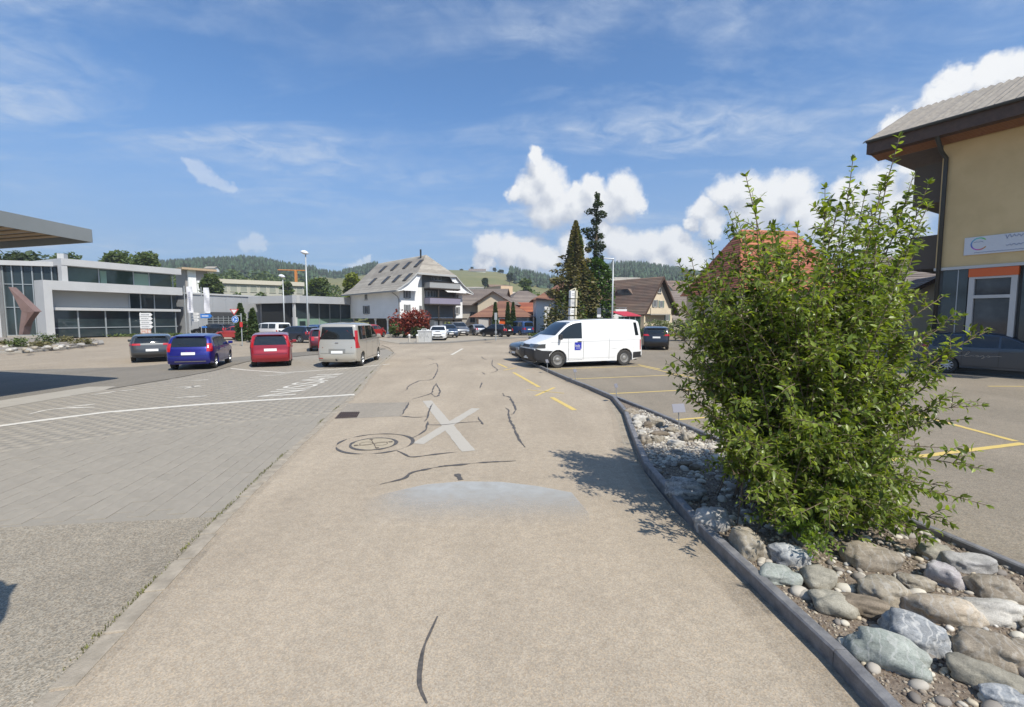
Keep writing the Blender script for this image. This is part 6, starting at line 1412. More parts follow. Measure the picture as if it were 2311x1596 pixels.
wig(us0 + 1.1, us0 + 2.3, rz_ + .18, .09, 1); wig(us0 + 2.4, us0 + 3.6, rz_ + .14, .06, 2); wig(us0 + 1.15, us0 + 3.4, rz_ - .14, .045, 3); wig(us0 + .3, us0 + 3.8, zs0_ + .07, .012, 5, .010); wig(ru - .15, ru + .15, rz_ + .08, .04, 4, .008)
m.build('script', M('script_blue', (.25,.30,.42), .5), sg_)
# roof: eave slab, corrugated covering, boarded soffit, downpipe
eo = Vector((16.6, 18.05, 0)); ZE = 9.75; evs = -2.6; eve = 9.0; up_ = bkd * math.cos(R(27)) + Vector((0, 0, math.sin(R(27))))
E0 = lambda s_, z=ZE: eo + wd * s_ + Vector((0, 0, z))
m = MB(); nS = 150; nT = 9; vs = []
for j in range(nT + 1):
    for i in range(nS + 1):
        s_ = evs - .12 + (eve - evs) * i / nS; stg = .012 * (j % 2); vs.append(E0(s_) + up_ * (5.2 * j / nT) + Vector((0, 0, .045 * math.cos(s_ * 2 * PI / .26) + .06 - stg)) - up_ * .12)
m.add(vs, [(j * (nS + 1) + i, j * (nS + 1) + i + 1, (j + 1) * (nS + 1) + i + 1, (j + 1) * (nS + 1) + i) for j in range(nT) for i in range(nS)])
rfm = m.build('roof', M('corrugated_roof', (.26,.235,.20), .85, col2=(.20,.18,.155), scale=3, bump=.3, bscale=40), ob)
sd_ = rfm.modifiers.new('thick', 'SOLIDIFY'); sd_.thickness = .03
m = MB(); m.prism([E0(evs, ZE - .52), E0(eve, ZE - .52), E0(eve, ZE - .03), E0(evs, ZE - .03)], bkd * .05); m.build('fascia', M_BRWOOD, ob)
m = MB(); m.prism([E0(evs) + bkd * .05 + V3((0, 0, -.03)), E0(evs) + bkd * .05 + V3((0, 0, -.52)), E0(evs, ZE - .42) + bkd * 1.3, E0(evs) + up_ * 5, ], wd * .05); m.build('barge_board', M_BRWOOD, ob)
nb = 9
for k in range(nb):
    d0b = .055 + 1.0 * k / nb; d1b = .055 + 1.0 * (k + 1) / nb - .012; m = MB(); zb0 = ZE - .48 - .02 * k; m.prism([E0(evs + .05, zb0) + bkd * d0b, E0(eve, zb0) + bkd * d0b, E0(eve, zb0) + bkd * d1b, E0(evs + .05, zb0) + bkd * d1b], (0, 0, .03)); m.build('soffit_board', M_SOFF if k > 2 else M_BRWOOD, ob)
m = MB(); m.prism([E0(evs + .05, ZE - .45) + bkd * 1.06, E0(-.4, ZE - .45) + bkd * 1.06, E0(-.4, ZE - .45) + bkd * 9, E0(evs + .05, ZE - .45) + bkd * 9], (0, 0, .04)); m.build('gable_soffit', M_BRWOOD, ob)
m = MB(); pz = lambda u, z, d: fr0.pt(u, z, d)
m.tube([pz(.1, ZE - .05, 1.0), pz(.1, ZE - .55, 1.0), pz(.12, ZE - 1.0, .55), pz(.14, zw - .5, .10), pz(.14, zw - .9, .09), pz(.14, .2, .09)], .075, 10); m.build('downpipe', M('pipe_dark', (.045,.045,.04), .5, .3), ob, smooth=True)
m = MB(); m.tube([E0(evs, ZE - .02) + nrm * .07, E0(eve, ZE - .02) + nrm * .07], .065, 8); m.build('eaves_gutter', M('pipe_dark', (.045,.045,.04), .5, .3), ob)
# balconies on the far side wall
fs = Fac(cA, cA + bkd * 9); fs.n = -wd
for yt, yb, dx in ((385, 470, 0), (540, 612, 0)):
    z1_ = at(2090, yt, 20.5).z; z0_ = at(2090, yb, 20.5).z; fs.part('balcony', M('balcony_dark', (.085,.07,.055), .7), ob, .5, 6, z0_, z1_, .02, 1.05)

# ---- canopy roof at the left edge --------------------------------------------------------------------------
cp = at(205, 547, 13.6); zc0 = cp.z; zc1 = at(205, 518, 13.6).z; fx = cp.x
cn = thing('canopy', 'large flat grey canopy roof with slatted underside at the left picture edge', 'canopy', (fx - 4, 8, 0))
far2 = at(30, 556, 14.6); fd = Vector((far2.x - fx, far2.y - 13.6, 0)).normalized()
P0 = Vector((fx, 13.6, 0)); P1 = Vector((fx - .15, -4, 0)); P2 = P0 + fd * 9; P3 = P1 + fd * 9
m = MB(); m.prism([v + Vector((0, 0, zc1 - .06)) for v in (P0, P2, P3, P1)], (0, 0, .06)); m.build('roof_deck', M_ALUG, cn)
M_CAN = M('canopy_metal', (.26,.28,.28), .55, .2, col2=(.23,.25,.25), scale=.5)
def fascia(a, b, nm):
    d_ = (b - a).normalized(); n_ = Vector((d_.y, -d_.x, 0)); m = MB(); m.prism([a + V3((0, 0, zc0)), b + V3((0, 0, zc0)), b + V3((0, 0, zc1 - .002)), a + V3((0, 0, zc1 - .002))], n_ * .05); m.build(nm, M_CAN, cn)
fascia(P1, P0, 'fascia'); fascia(P0, P2, 'fascia')
for k in range(34):
    y = 13.0 - k * .4; a_ = Vector((fx - .12, y, zc0 + .10)); m = MB(); m.box(a_ + fd * 4.4, (8.6, .22, .03), Matrix.Rotation(math.atan2(fd.y, fd.x), 3, 'Z')); m.build('slat', M('slat_wood', (.33,.235,.13), .6, col2=(.28,.19,.10), scale=6), cn)
m = MB(); m.box((fx - 6, 3, zc0 / 2), (.35, .35, zc0)); m.build('column', M_ALUG, cn)

# ---- buildings up on the hillside -----------------------------------------------------------------------------
fsx = Fac(gpt(498, 150), gpt(690, 165)); sc_ = thing('school', 'long beige flat roofed school block on the slope behind the showrooms', 'building', fsx.A)
z1_ = fsx.uz(500, 630)[1]; z0_ = fsx.uz(500, 639.5)[1]; zl = fsx.uz(500, 661)[1]; fsx.part('roof_band', M('school_band', (.50,.46,.37), .8), sc_, -.5, fsx.L, z0_, z1_, -14, .8); fsx.part('wall', M('school_wall', (.38,.37,.31), .8), sc_, 0, fsx.L, zl - 8, z0_, -14, 0)
for k in range(9):
    u0 = fsx.L * (k + .12) / 9; fsx.window(sc_, u0, u0 + fsx.L / 9 * .72, zl + .5, z0_ - .2, fr=M('school_white', (.55,.53,.45), .7), gl=M('school_pane', (.26,.27,.22), .4), bars=0, sill=False, dep=.25)
fc = Fac(gpt(428, 140), gpt(490, 146)); ch = thing('church', 'modern concrete church with a flat overhanging roof above the banners', 'church', fc.A)
z1_ = fc.uz(440, 606)[1]; z0_ = fc.uz(440, 610.5)[1]; fc.part('roof', M('church_roof', (.42,.31,.20), .8), ch, -1.5, fc.L + .3, z0_, z1_, -9, 1.5); fc.part('wall', M('church_wall', (.28,.26,.24), .85), ch, 0, fc.L * .9, 0, z0_, -9, -1.0); fc.part('pillar', M_WWALL, ch, .5, 2.6, 4, z0_, -.99, -.2); fc.part('lower_wall', M_WWALL, ch, fc.L * .35, fc.L * .75, 0, fc.uz(450, 634)[1], -.98, .6); fc.part('side_wall', M_WWALL, ch, fc.L * .8, fc.L * .97, 4, z0_, -.98, 0)
p = gpt(673, 185); gz_ = hz_xy(p.x, p.y); zt = at(673, 610, 185).z; cr = thing('tower_crane', 'orange tower crane standing on the wooded slope', 'crane', (p.x, p.y, gz_)); m = MB(); m.box((p.x, p.y, (gz_ - 3 + zt) / 2), (.8, .8, zt - gz_ + 3)); m.build('mast', M('crane_orange', (.55,.20,.04), .6), cr); m = MB(); a = at(627, 609.5, 185); b = at(692, 611, 185); m.tube([a, b], .22, 4); m.build('jib', M('crane_orange', (.55,.20,.04), .6), cr)
for i, (px, py, Y, w, d_, hw, hr, yaw, wl, rf_, lb) in enumerate((
  (655, 618, 480, 8, 7, 3, 5.5, 20, M_WWALL, R_ORANGE, 'small farmhouse with a pinkish red roof among the hillside trees'),
  (486, 606, 240, 5, 4, 1.2, 2.2, 0, M_WWALL, R_GREY, 'tiny white hut above the flat church roof'),
  (845, 652, 200, 10, 8, 4, 6, 15, M_WWALL, R_BROWN, 'low white house on the slope left of the farmhouse roof'),
  (1078, 612.5, 560, 20, 9, 2.5, 5.5, 5, M_WWALL, R_GBR, 'white farm with a wide roof on the crest of the meadow'),
  (1100, 672, 200, 9, 8, 3.5, 6, 10, M_WWALL, R_GBR, 'small white house below the meadow above the grey brown roof'),
  (1068, 651, 300, 14, 8, 2, 3, 0, M_WWALL, R_GREY, 'flat pale shed low on the meadow'),
  (1126, 664, 150, 7, 7, 5, 8, 30, M_BEIGE, R_BROWN, 'dark brick house rising behind the timber gable'),
  (1398, 640, 190, 16, 10, 3.5, 6, 8, M_DWOOD, R_GREY, 'barn with a pale grey roof on the small meadow right of the spruces'),
  (1530, 655, 150, 10, 9, 4, 7, 12, M_CREAM, R_BROWN, 'brown roofed house glimpsed low right of the cream gable'))):
    p = gpt(px, Y); zc_ = at(px, py, Y).z; house(lb, (p.x, p.y), R(yaw), w, d_, hw, hr, wl, rf_, .5, z0=zc_ - hw, n=6, name='house')
fo_ = Fac(gpt(QX(720), 120), gpt(QX(890), 122)); ap = thing('apartment_block', 'peach coloured flat roofed block on the slope above the village roofs', 'building', fo_.A); zt = fo_.uz(QX(730), QY(618))[1]; fo_.part('wall', M('peach_render', (.55,.40,.27), .85), ap, 0, fo_.L, 0, zt, -8, 0)
for x0, x1, y0, y1 in ((725, 785, 708, 762), (868, 892, 742, 772)):
    a, z1_ = fo_.uz(QX(x0), QY(y0)); b, _ = fo_.uz(QX(x1), QY(y0)); fo_.window(ap, a, b, fo_.uz(QX(x0), QY(y1))[1], z1_, bars=0)
fo2 = Fac(gpt(QX(890), 123), gpt(QX(1025), 126)); fo2.part('annex_wall', M('peach_pale', (.56,.50,.42), .85), ap, 0, fo2.L, 0, fo2.uz(QX(900), QY(705))[1], -7, 0)
# ================================================================== VEGETATION AND FOREST
L_CON = leaf_mat('needles', (.045,.07,.034), (.075,.10,.046), .2, .7, .4); L_DEC = leaf_mat('leaf_tree', (.07,.105,.034), (.12,.155,.05), .3, .6, .35); L_HEDGE = leaf_mat('leaf_hedge', (.06,.10,.025), (.11,.14,.04), .2, .6, .4)
L_IVY = leaf_mat('ivy', (.045,.095,.02), (.085,.15,.03), .2, .45, .35); L_OLD = leaf_mat('needles_brownish', (.13,.125,.062), (.21,.18,.09), .28, .7, .35); L_RED = leaf_mat('leaf_red', (.17,.028,.022), (.24,.055,.03), .25, .5, .4); L_YEL = leaf_mat('leaf_yellow_green', (.15,.19,.035), (.21,.23,.05), .3, .6, .3); L_CYP = leaf_mat('cypress_green', (.055,.09,.03), (.095,.135,.046), .15, .7, .35)
L_FLOW = leaf_mat('flowering', (.09,.13,.035), (.33,.33,.22), .2, .6, .3); M_BARK = M('bark', (.10,.075,.055), .9, col2=(.16,.125,.095), scale=8)
QUAD = [(-.5, -.32, 0), (.5, -.25, .08), (.42, .33, 0), (-.38, .30, -.06)]
def cloud(pts, size, mat, name, par, jit=.35, tilt=1.2):
    n = len(pts); o = link(name, scatter(name, QUAD, [(0, 1, 2, 3)], np.array(pts), rand_rot(n, tilt), size * RNG.uniform(1 - jit, 1 + jit, n)), mat, par); return o
def blob_pts(c, r, n, shell=.55):
    d = RNG.normal(size=(n, 3)); d /= np.linalg.norm(d, axis=1, keepdims=True); k = RNG.uniform(shell ** 3, 1, n) ** (1 / 3)
    bump = np.array([1 + .28 * mnoise.noise(Vector(v) * 2.3 + Vector(c)) for v in d]); return np.array(c) + d * (k * bump)[:, None] * np.array(r)
def tree(label, p, h, wd_, mat, n=900, leaf=.5, trunk=.3, lobes=6, cat='tree', name='tree', group=None, z0=None):
    z0 = hz_xy(p[0], p[1]) if z0 is None else z0; t0 = thing(name, label, cat, (p[0], p[1], z0), 0, group); m = MB(); b = V3((p[0], p[1], z0 - .3))
    m.tube([b, b + V3((.1, 0, h * .3)), b + V3((0, .1, h * .75))], [h * .028, h * .022, h * .006], 7)
    for k in range(5):
        a = random.uniform(0, 6.28); m.tube([b + V3((0, 0, h * (.28 + .08 * k))), b + V3((math.cos(a) * wd_ * .3, math.sin(a) * wd_ * .3, h * (.45 + .09 * k)))], [h * .010, h * .003], 5)
    m.build('trunk', M_BARK, t0); P = []
    for k in range(lobes):
        a = k * 2.4 + random.uniform(-.5, .5); fz = math.sqrt((k + .5) / lobes); rr_ = min(wd_ * random.uniform(.22, .30), h * .26); q = 0 if k == lobes - 1 else random.uniform(.12, .36) * (1.25 - .7 * fz); zc = h * trunk + rr_ + (h * .98 - rr_ * 1.8 - h * trunk) * (fz if k % 3 else fz * .8 + .12)
        P.append(blob_pts((p[0] + math.cos(a) * q * wd_, p[1] + math.sin(a) * q * wd_, z0 + zc), (rr_, rr_, rr_ * .85), n // lobes))
    cloud(np.concatenate(P), leaf, mat, 'crown', t0); return t0
def cone_pts(p, z0, h, r, n, base=.06, power=1.0, noise_=.35, seed=0, prof=None):
    f = 1 - RNG.uniform(0, 1, n) ** .62 if prof is None else RNG.uniform(0, 1, n); a = RNG.uniform(0, 2 * PI, n); z = base + (1 - base) * f
    rad = r * ((1 - f) ** power if prof is None else np.interp(f, prof[0], prof[1])); nz = np.array([mnoise.noise(Vector((math.cos(x) * 1.5, math.sin(x) * 1.5, y * h / max(r, .4) * .9 + seed * 9.1))) for x, y in zip(a, f)])
    rad = rad * (1 + noise_ * 1.6 * nz) * RNG.uniform(.62, 1.0, n); return np.stack([p[0] + rad * np.cos(a), p[1] + rad * np.sin(a), z0 + z * h], 1)
def cypress(label, px, pyb, pyt, wpx, mat, group=None, Y=None, n=1600):
    p = G(px, pyb) if Y is None else gpt(px, Y); h = at(px, pyt, p.y).z; r = wpx / F * p.y / 2; t0 = thing('cypress', label, 'tree', p, 0, group)
    m = MB(); m.tube([p, p + V3((0, 0, h * .8))], [r * .25, .02], 6); m.build('trunk', M_BARK, t0)
    prof = ([0, .08, .35, .6, .85, 1], [.75, .95, 1, .8, .42, .03]); cloud(cone_pts(p, 0, h, r, n, .02, prof=prof, noise_=.14, seed=px), max(r * .5, .3), mat, 'crown', t0); return t0
cypress('tall dark column cypress behind the give way sign', 545, 772, 686, 23, L_CYP, Y=44); cypress('shorter dark column cypress right beside the tall one by the red car', 572, 775, 698, 20, L_CYP, Y=42)
for px, w, l in ((1118, 12, 'slim cypress before the garage house behind the sign post'), (1146, 11, 'left one of two close slim cypresses before the garage house'), (1158, 11, 'right one of two close slim cypresses before the garage house')): cypress(l, px, 755, 683, w, L_CYP, 'slim cypresses before the garage house', Y=59.5, n=1300)

# conical wood on the hills: one mass of conifers and broad trees
def conifer_tpl():
    v = []; f = []
    for k, (r0, z0_, z1_) in enumerate(((1.0, .08, .52), (.78, .32, .74), (.52, .56, .90), (.28, .76, 1.0))):
        b = len(v)
        for i in range(7): a = 2 * PI * i / 7 + k * .5; q = r0 * (1 + .22 * math.sin(i * 2.4 + k)); v.append((q * math.cos(a) * .2, q * math.sin(a) * .2, z0_ - .03 * (i % 2)))
        v.append((0, 0, z1_)); f += [(b + i, b + (i + 1) % 7, b + 7) for i in range(7)]
    return v, f
TPL = conifer_tpl(); pos = []; hs = []
def forest_zone(px0, px1, f0, f1, n, hmin, hmax, Ymax=640):
    for _ in range(n):
        px = random.uniform(px0, px1); n0 = float(np.interp(px, [a for a, b in NEARR], [b for a, b in NEARR])); f = random.uniform(f0, f1); Y = n0 + (Ymax - n0) * f + random.uniform(-6, 6)
        p = gpt(px, Y); pos.append((p.x, Y, hill_z(px, Y) - .6)); hs.append(random.uniform(hmin, hmax))
forest_zone(-700, 420, .35, 1.0, 1000, 8, 14); forest_zone(360, 720, .45, 1.0, 2600, 8, 15); forest_zone(560, 800, .84, 1.0, 520, 7, 12); forest_zone(775, 856, .80, 1.0, 420, 9, 14); forest_zone(1150, 1300, .55, 1.0, 520, 8, 14)
forest_zone(1352, 1660, .50, 1.0, 1900, 9, 15); forest_zone(1430, 1700, .22, .55, 500, 8, 13); forest_zone(1660, 2700, .4, 1.0, 900, 9, 15); forest_zone(-2600, -600, .5, 1.0, 700, 8, 14)
n = len(pos); hs = np.array(hs); rz0 = rand_rot(n, .03)
wf_ = link('forest', scatter('forest', TPL[0], TPL[1], np.array(pos), rz0, np.stack([hs * RNG.uniform(.8, 1.3, n), hs * RNG.uniform(.8, 1.3, n), hs], 1)), M('forest_needles', (.036,.056,.030), .85, island=.75)); tag(wf_, 'dark conifer forest covering the upper slopes of the hills', kind='stuff')
# broad-leaved belts low on the slopes
bp = []
def belt(px0, px1, Y0, Y1, n, h, r):
    for _ in range(n):
        px = random.uniform(px0, px1); Y = random.uniform(Y0, Y1); p = gpt(px, Y); z = hz_xy(p.x, Y); hh = h * random.uniform(.6, 1.15); bp.append(blob_pts((p.x, Y, z + hh * .55), (r * random.uniform(.7, 1.2), r * random.uniform(.7, 1.2), hh * .5), 130, .6))
belt(360, 760, 190, 330, 95, 9, 5); belt(690, 790, 130, 175, 16, 8, 4); belt(-300, 130, 130, 250, 60, 13, 7); belt(1190, 1300, 160, 260, 22, 10, 5.5); belt(1420, 1700, 150, 230, 45, 8, 5); belt(740, 860, 150, 230, 18, 5, 4); belt(1060, 1180, 150, 230, 26, 4.5, 4)
bw = cloud(np.concatenate(bp), 1.5, L_DEC, 'woodland', None); tag(bw, 'belts of broad leaved trees and bushes low on the slopes', kind='stuff')
# single trees on and in front of the hills
for px, pyb, pyt, w, Y, mat, l, nm in (
  (160, 640, 560, 95, 105, L_DEC, 'broad pale green tree crown rising over the showroom roof, the leftmost of three', 0), (275, 640, 552, 80, 105, L_DEC, 'tall airy tree behind the showroom roof, the middle of three', 0), (335, 640, 556, 72, 100, L_DEC, 'dense round dark tree behind the showroom roof, the right one of three', 0),
  (60, 640, 556, 120, 80, L_CON, 'dark tree mass between the canopy and the glass wing', 0), (482, 672, 610, 52, 110, L_DEC, 'dense grey green tree in front of the concrete church', 0), (540, 672, 655, 30, 130, L_DEC, 'bushy tree before the long school block, left one', 0), (592, 672, 652, 34, 128, L_DEC, 'bushy tree before the long school block, in its middle', 0),
  (652, 668, 628, 26, 140, L_DEC, 'narrow tree at the right part of the school block under the crane', 0), (722, 672, 620, 50, 115, L_DEC, 'dark green tree beside the tallest street lamp', 0), (797, 668, 608, 44, 100, L_YEL, 'yellow green tree rising behind the left end of the farmhouse roof', 0),
  (1184, 660, 622, 36, 190, L_DEC, 'dark round tree at the right end of the meadow', 0), (1095, 651, 625, 15, 300, L_CON, 'lone dark oval tree in the middle of the meadow', 0), (1150, 642, 615, 17, 380, L_CON, 'dark pointed tree near the right end of the meadow', 0), (1066, 616, 602, 5, 600, L_CON, 'thin dark poplar on the meadow crest', 0), (1116, 616, 604, 7, 600, L_CON, 'small conifer on the crest right of the farm', 0),
  (1043, 613, 608, 9, 600, L_CON, 'tiny round tree on the crest left of the poplar', 0), (1130, 618, 609, 16, 560, L_CON, 'low dark tree clump on the crest right of the farm', 0)):
    p = gpt(px, Y); zb_ = min(at(px, pyb, Y).z, hz_xy(p.x, Y) + .5); h = at(px, pyt, Y).z - zb_; tree(l, (p.x, p.y), h, w / F * Y, mat, 3600 if w > 40 else 420, .62 if Y < 140 else 1.0 + Y / 500, .12, 13 if w > 40 else 7, z0=zb_)

# two tall spruces with ivy behind the van
def spruce(label, px, pyb, pyt, Y, parts, trunks):
    p = gpt(px, Y); h = at(px, pyt, Y).z; t0 = thing('spruce', label, 'tree', p); m = MB()
    for dx, tt in trunks:
        x = dx / F * Y; m.tube([p + V3((x, 0, 0)), p + V3((x * .8, 0, h * .5)), p + V3((x * .3, 0, h * tt))], [.28, .16, .03], 6)
    for k in range(46):
        z = h * random.uniform(.25, .96); a = random.uniform(0, 6.28); r_ = random.uniform(.6, 1.5) * (1.2 - z / h); m.tube([p + V3((0, 0, z)), p + V3((math.cos(a) * r_, math.sin(a) * r_, z - .25 * r_))], [.035, .01], 4)
    m.build('trunk', M_BARK, t0)
    for nm, pts, sz, mat in parts(p, h): cloud(pts, sz, mat, nm, t0, tilt=1.0)
    return t0
def clumps(p, spec, Y):      # (px,py,rx,ry,n)
    out = []
    for px, py, rx, ry, n_ in spec: q = at(px, py, Y + random.uniform(-.6, .6)); out.append(blob_pts((q.x, q.y, q.z), (rx / F * Y, rx / F * Y, ry / F * Y), n_, .3))
    return np.concatenate(out)
def spA(p, h):
    f = ([0, .12, .25, .42, .52, .62, .80, .92, 1], [1.0, 1.0, .82, .60, .44, .30, .24, .14, .02])
    return [('crown', np.concatenate([cone_pts(p, 0, h, 3.5, 9500, .02, prof=f, noise_=.62, seed=3), clumps(p, [(1262,598,12,4,60),(1252,612,12,5,60),(1270,580,8,4,40),(1256,634,16,8,160),(1248,662,16,10,220),(1325,590,9,8,90),(1328,566,7,6,50)], 57)]), .30, L_OLD), ('green_sprays', cone_pts(p, 0, h, 3.2, 5500, .02, prof=f, noise_=.70, seed=5), .30, L_DEC)]
spruce('old brownish spruce tapering to a narrow top, left of the thin taller one', 1297, 752, 499, 57, spA, [(0, .98)])
def spB(p, h):
    ivy = ([0, .2, .45, .52, 1], [.9, 1.0, .85, .3, 0]); hi = at(1342, 580, 58).z
    up = [(1348,445,5,10,60),(1350,462,9,8,110),(1336,478,12,6,100),(1355,485,10,9,120),(1345,500,9,7,80),(1325,522,11,8,100),(1333,535,9,7,80),(1352,535,9,10,110),(1340,552,12,8,130),(1358,556,7,10,80),(1328,562,6,6,40),(1355,585,6,10,80),(1360,600,5,9,50),(1345,515,5,14,70),(1347,570,8,10,90),(1332,590,7,7,70)]
    return [('crown', clumps(p, [(a_, b_, c_ * 1.35, d_ * 1.1, int(n_ * 2.4)) for a_, b_, c_, d_, n_ in up], 58), .24, L_CON), ('ivy', cone_pts((p.x, p.y), 0, hi, 2.1, 6000, .0, prof=([0, .3, .75, .9, 1], [1.0, 1.0, .92, .7, .1]), noise_=.22, seed=8), .34, L_IVY)]
spruce('tall thin spruce with bare trunks above a thick sleeve of ivy', 1343, 752, 436, 58, spB, [(0, .99), (-6, .78), (4, .6)])

# shrubs round the square
def shrub_(label, px, pyb, w, hpx, mat, Y=None, n=500, leaf=.16, name='shrub', cat='shrub', lobes=5, group=None):
    p = G(px, pyb) if Y is None else gpt(px, Y); h = hpx / F * p.y; ww = w / F * p.y; t0 = thing(name, label, cat, p, 0, group); P = []
    for k in range(lobes): P.append(blob_pts((p.x + random.uniform(-.3, .3) * ww, p.y + random.uniform(-.25, .25) * ww, h * random.uniform(.42, .62)), (ww * .32, ww * .32, h * .45), n // lobes, .5))
    P = np.concatenate(P); P[:, 2] = np.maximum(P[:, 2], .02); m = MB()
    for k in range(4): m.tube([p, p + V3((random.uniform(-.3, .3) * ww, random.uniform(-.2, .2) * ww, h * .6))], [.04, .015], 4)
    m.build('stems', M_BARK, t0); cloud(P, leaf, mat, 'foliage', t0); return t0
shrub_('dark red japanese maple in front of the farmhouse', 940, 760, 92, 62, L_RED, Y=52, n=2200, leaf=.24, name='maple', cat='tree', lobes=9)
shrub_('green garden bush left of the red maple', 893, 757, 34, 26, L_HEDGE, Y=54, n=500, leaf=.2); shrub_('low yellow flowering plant under the red maple', 915, 757, 14, 9, L_YEL, Y=52, n=160, leaf=.14); shrub_('dark bush behind the bollards under the red maple', 948, 758, 36, 26, L_CON, Y=50, n=500, leaf=.2)
shrub_('tall green bush under the eaves at the farmhouse corner', 893, 752, 36, 36, L_HEDGE, Y=57, n=500, leaf=.2); shrub_('yellow leaved climber at the foot of the stilted house', 818, 752, 14, 26, L_YEL, Y=62, n=200, leaf=.2); shrub_('yellow green plant beside the first stilt column', 800, 752, 14, 24, L_YEL, Y=64, n=200, leaf=.2)
shrub_('flowering pale bush in front of the cream gabled house', 1484, 745, 62, 44, L_FLOW, Y=48, n=1500, leaf=.17, lobes=8); shrub_('green hedge bush right of the black suv behind the shrub', 1545, 752, 60, 46, L_HEDGE, Y=44, n=1000, leaf=.17); shrub_('dark green bush beside the flowering bush, behind the van roof', 1440, 745, 40, 24, L_HEDGE, Y=50, n=600, leaf=.17)
shrub_('green bush below the white terrace behind the van', 1390, 752, 70, 34, L_HEDGE, Y=53, n=900, leaf=.18); shrub_('yellow green climber on the wall of the white villa', 1262, 752, 18, 52, L_YEL, Y=58.5, n=500, leaf=.17); shrub_('low grey green ground cover beside the blue van', 1215, 757, 42, 10, L_HEDGE, Y=53, n=400, leaf=.16); shrub_('leafy bush between shrub and ochre building', 1620, 760, 120, 48, L_HEDGE, Y=40, n=1200, leaf=.17)
shrub_('potted greenery hanging from the lowest farmhouse balcony', 1012, 730, 36, 30, L_YEL, Y=58, n=300, leaf=.2); 
hd_ = shrub_('long low strip of plants at the foot of the glass showroom', 300, 757, 150, 7, L_HEDGE, Y=55, n=700, leaf=.2, name='hedge', cat='hedge', lobes=12); shrub_('low plants at the foot of the showroom beside the banners', 395, 757, 60, 6, L_HEDGE, Y=57, n=300, leaf=.2, name='hedge', cat='hedge', lobes=6)
# roundabout island with rockery and rusty sculpture
isl = thing('roundabout_island', 'stony roundabout island with low kerb at the left edge', 'island', G(60, 790)); isl['kind'] = 'structure'
pi = gp((-260,806),(-60,800),(60,796),(150,788),(235,777),(232,771),(150,768),(0,766),(-300,770)); m = MB(); m.prism([v + V3((0, 0, -.02)) for v in pi], (0, 0, .14)); m.build('island_kerb', M_CONC, isl)
cI = sum(pi, V3((0, 0, 0))) / len(pi); pj = [cI.lerp(v, .94) + V3((0, 0, .12)) for v in pi]; m = MB(); m.prism(pj, (0, 0, .10)); m.build('soil', M('island_soil', (.27,.24,.2), .95, col2=(.2,.17,.14), scale=4), isl)
for i, (px, py, w, h_, mat, l) in enumerate(((40,790,44,30,L_HEDGE,'rounded moss green bush at the front of the roundabout island'), (108,782,44,32,L_HEDGE,'taller olive green bush in the middle of the roundabout island'), (95,790,50,21,L_OLD,'grey brown dry bush in front of the olive one on the island'), (188,781,42,18,L_OLD,'low brown dry bush at the right tip of the island'), (148,777,38,18,L_OLD,'small brownish bush behind the rocks of the island'), (5,785,30,16,L_OLD,'brownish bush at the left picture edge on the island'))):
    shrub_(l, px, py, w, h_, mat, n=600, leaf=.11, lobes=6)
for i in range(34):
    px = random.uniform(0, 222); py = np.interp(px, [0, 100, 222], [797, 792, 779]) - random.uniform(0, 20) * (1 - px / 330); p = G(px, py, .2); r_ = random.uniform(.09, .22)
    o = link('rock', rock_mesh('rock', r_, r_ * .8, r_ * .6, 300 + i, ICO1, .2), (S_WHITE, S_GREY, S_TAN)[i % 3]); o.location = (p.x, p.y, .2 + r_ * .2); tag(o, 'pale rock among the low bushes of the roundabout island', 'rock', 'rocks on the roundabout island')
Ys_ = 32.0; sc2 = thing('sculpture', 'angular rusty pink steel sculpture with a pointed blade on the island', 'sculpture', gpt(45, Ys_)); JX = lambda x, y, Y=Ys_: at(x * .1443, 566.9 + y * .1443, Y)
m = MB(); t_ = V3((0, .5, 0)); m.prism([JX(130, 560), JX(540, 945), JX(430, 965), JX(330, 930), JX(240, 760)], t_); m.build('blade', M('corten', (.20,.135,.12), .75, col2=(.165,.105,.09), scale=2), sc2)
m = MB(); m.prism([JX(335, 935), JX(430, 967), JX(350, 1310), JX(292, 1310)], t_); m.build('stem', M('corten', (.24,.135,.115), .75), sc2); m = MB(); m.prism([JX(432, 967), JX(538, 947), JX(460, 1050), JX(380, 1180)], t_ * .8); m.build('fin', M('corten_dark', (.15,.09,.075), .75), sc2)

# ================================================================== STREET FURNITURE
M_POLE = M('lamp_pole', (.42,.44,.44), .5, .5); M_LHEAD = M('lamp_head', (.68,.70,.72), .35)
def lamp(label, px, pyb, pyt, Y=None, kind=0):
    p = G(px, pyb) if Y is None else gpt(px, Y); h = at(px, pyt, p.y).z; t0 = thing('street_lamp', label, 'street lamp', p, 0, 'street lamps round the square'); m = MB(); m.tube([p, p + V3((0, 0, h * .35)), p + V3((0, 0, h))], [.095, .085, .055], 8); m.build('pole', M_POLE, t0, smooth=True)
    m = MB()
    if kind == 0: m.lathe([(.06, -.10), (.22, -.06), (.40, .04), (.38, .14), (.22, .26), (.02, .31)], 16, Matrix.Translation(p + V3((-.12, 0, h))) @ Matrix.Rotation(.25, 4, 'Y'))
    else: m.bbox(p + V3((-.42, 0, h)), (.95, .26, .09), .03, Matrix.Rotation(.08, 3, 'Y')); m.tube([p + V3((0, 0, h - .1)), p + V3((0, 0, h + .05))], .06, 6)
    m.build('lamp_head', M_LHEAD, t0, smooth=True)
lamp('street lamp in front of the framed showroom, leftmost', 298, 757, 616, kind=0); lamp('street lamp before the corner of the white glass showroom', 643, 750, 625, Y=58); lamp('tallest street lamp left of the sand van with a white domed head', 696, 768, 572, Y=46); lamp('street lamp with a flat arm above the white van', 1381, 752, 584, Y=43, kind=1)
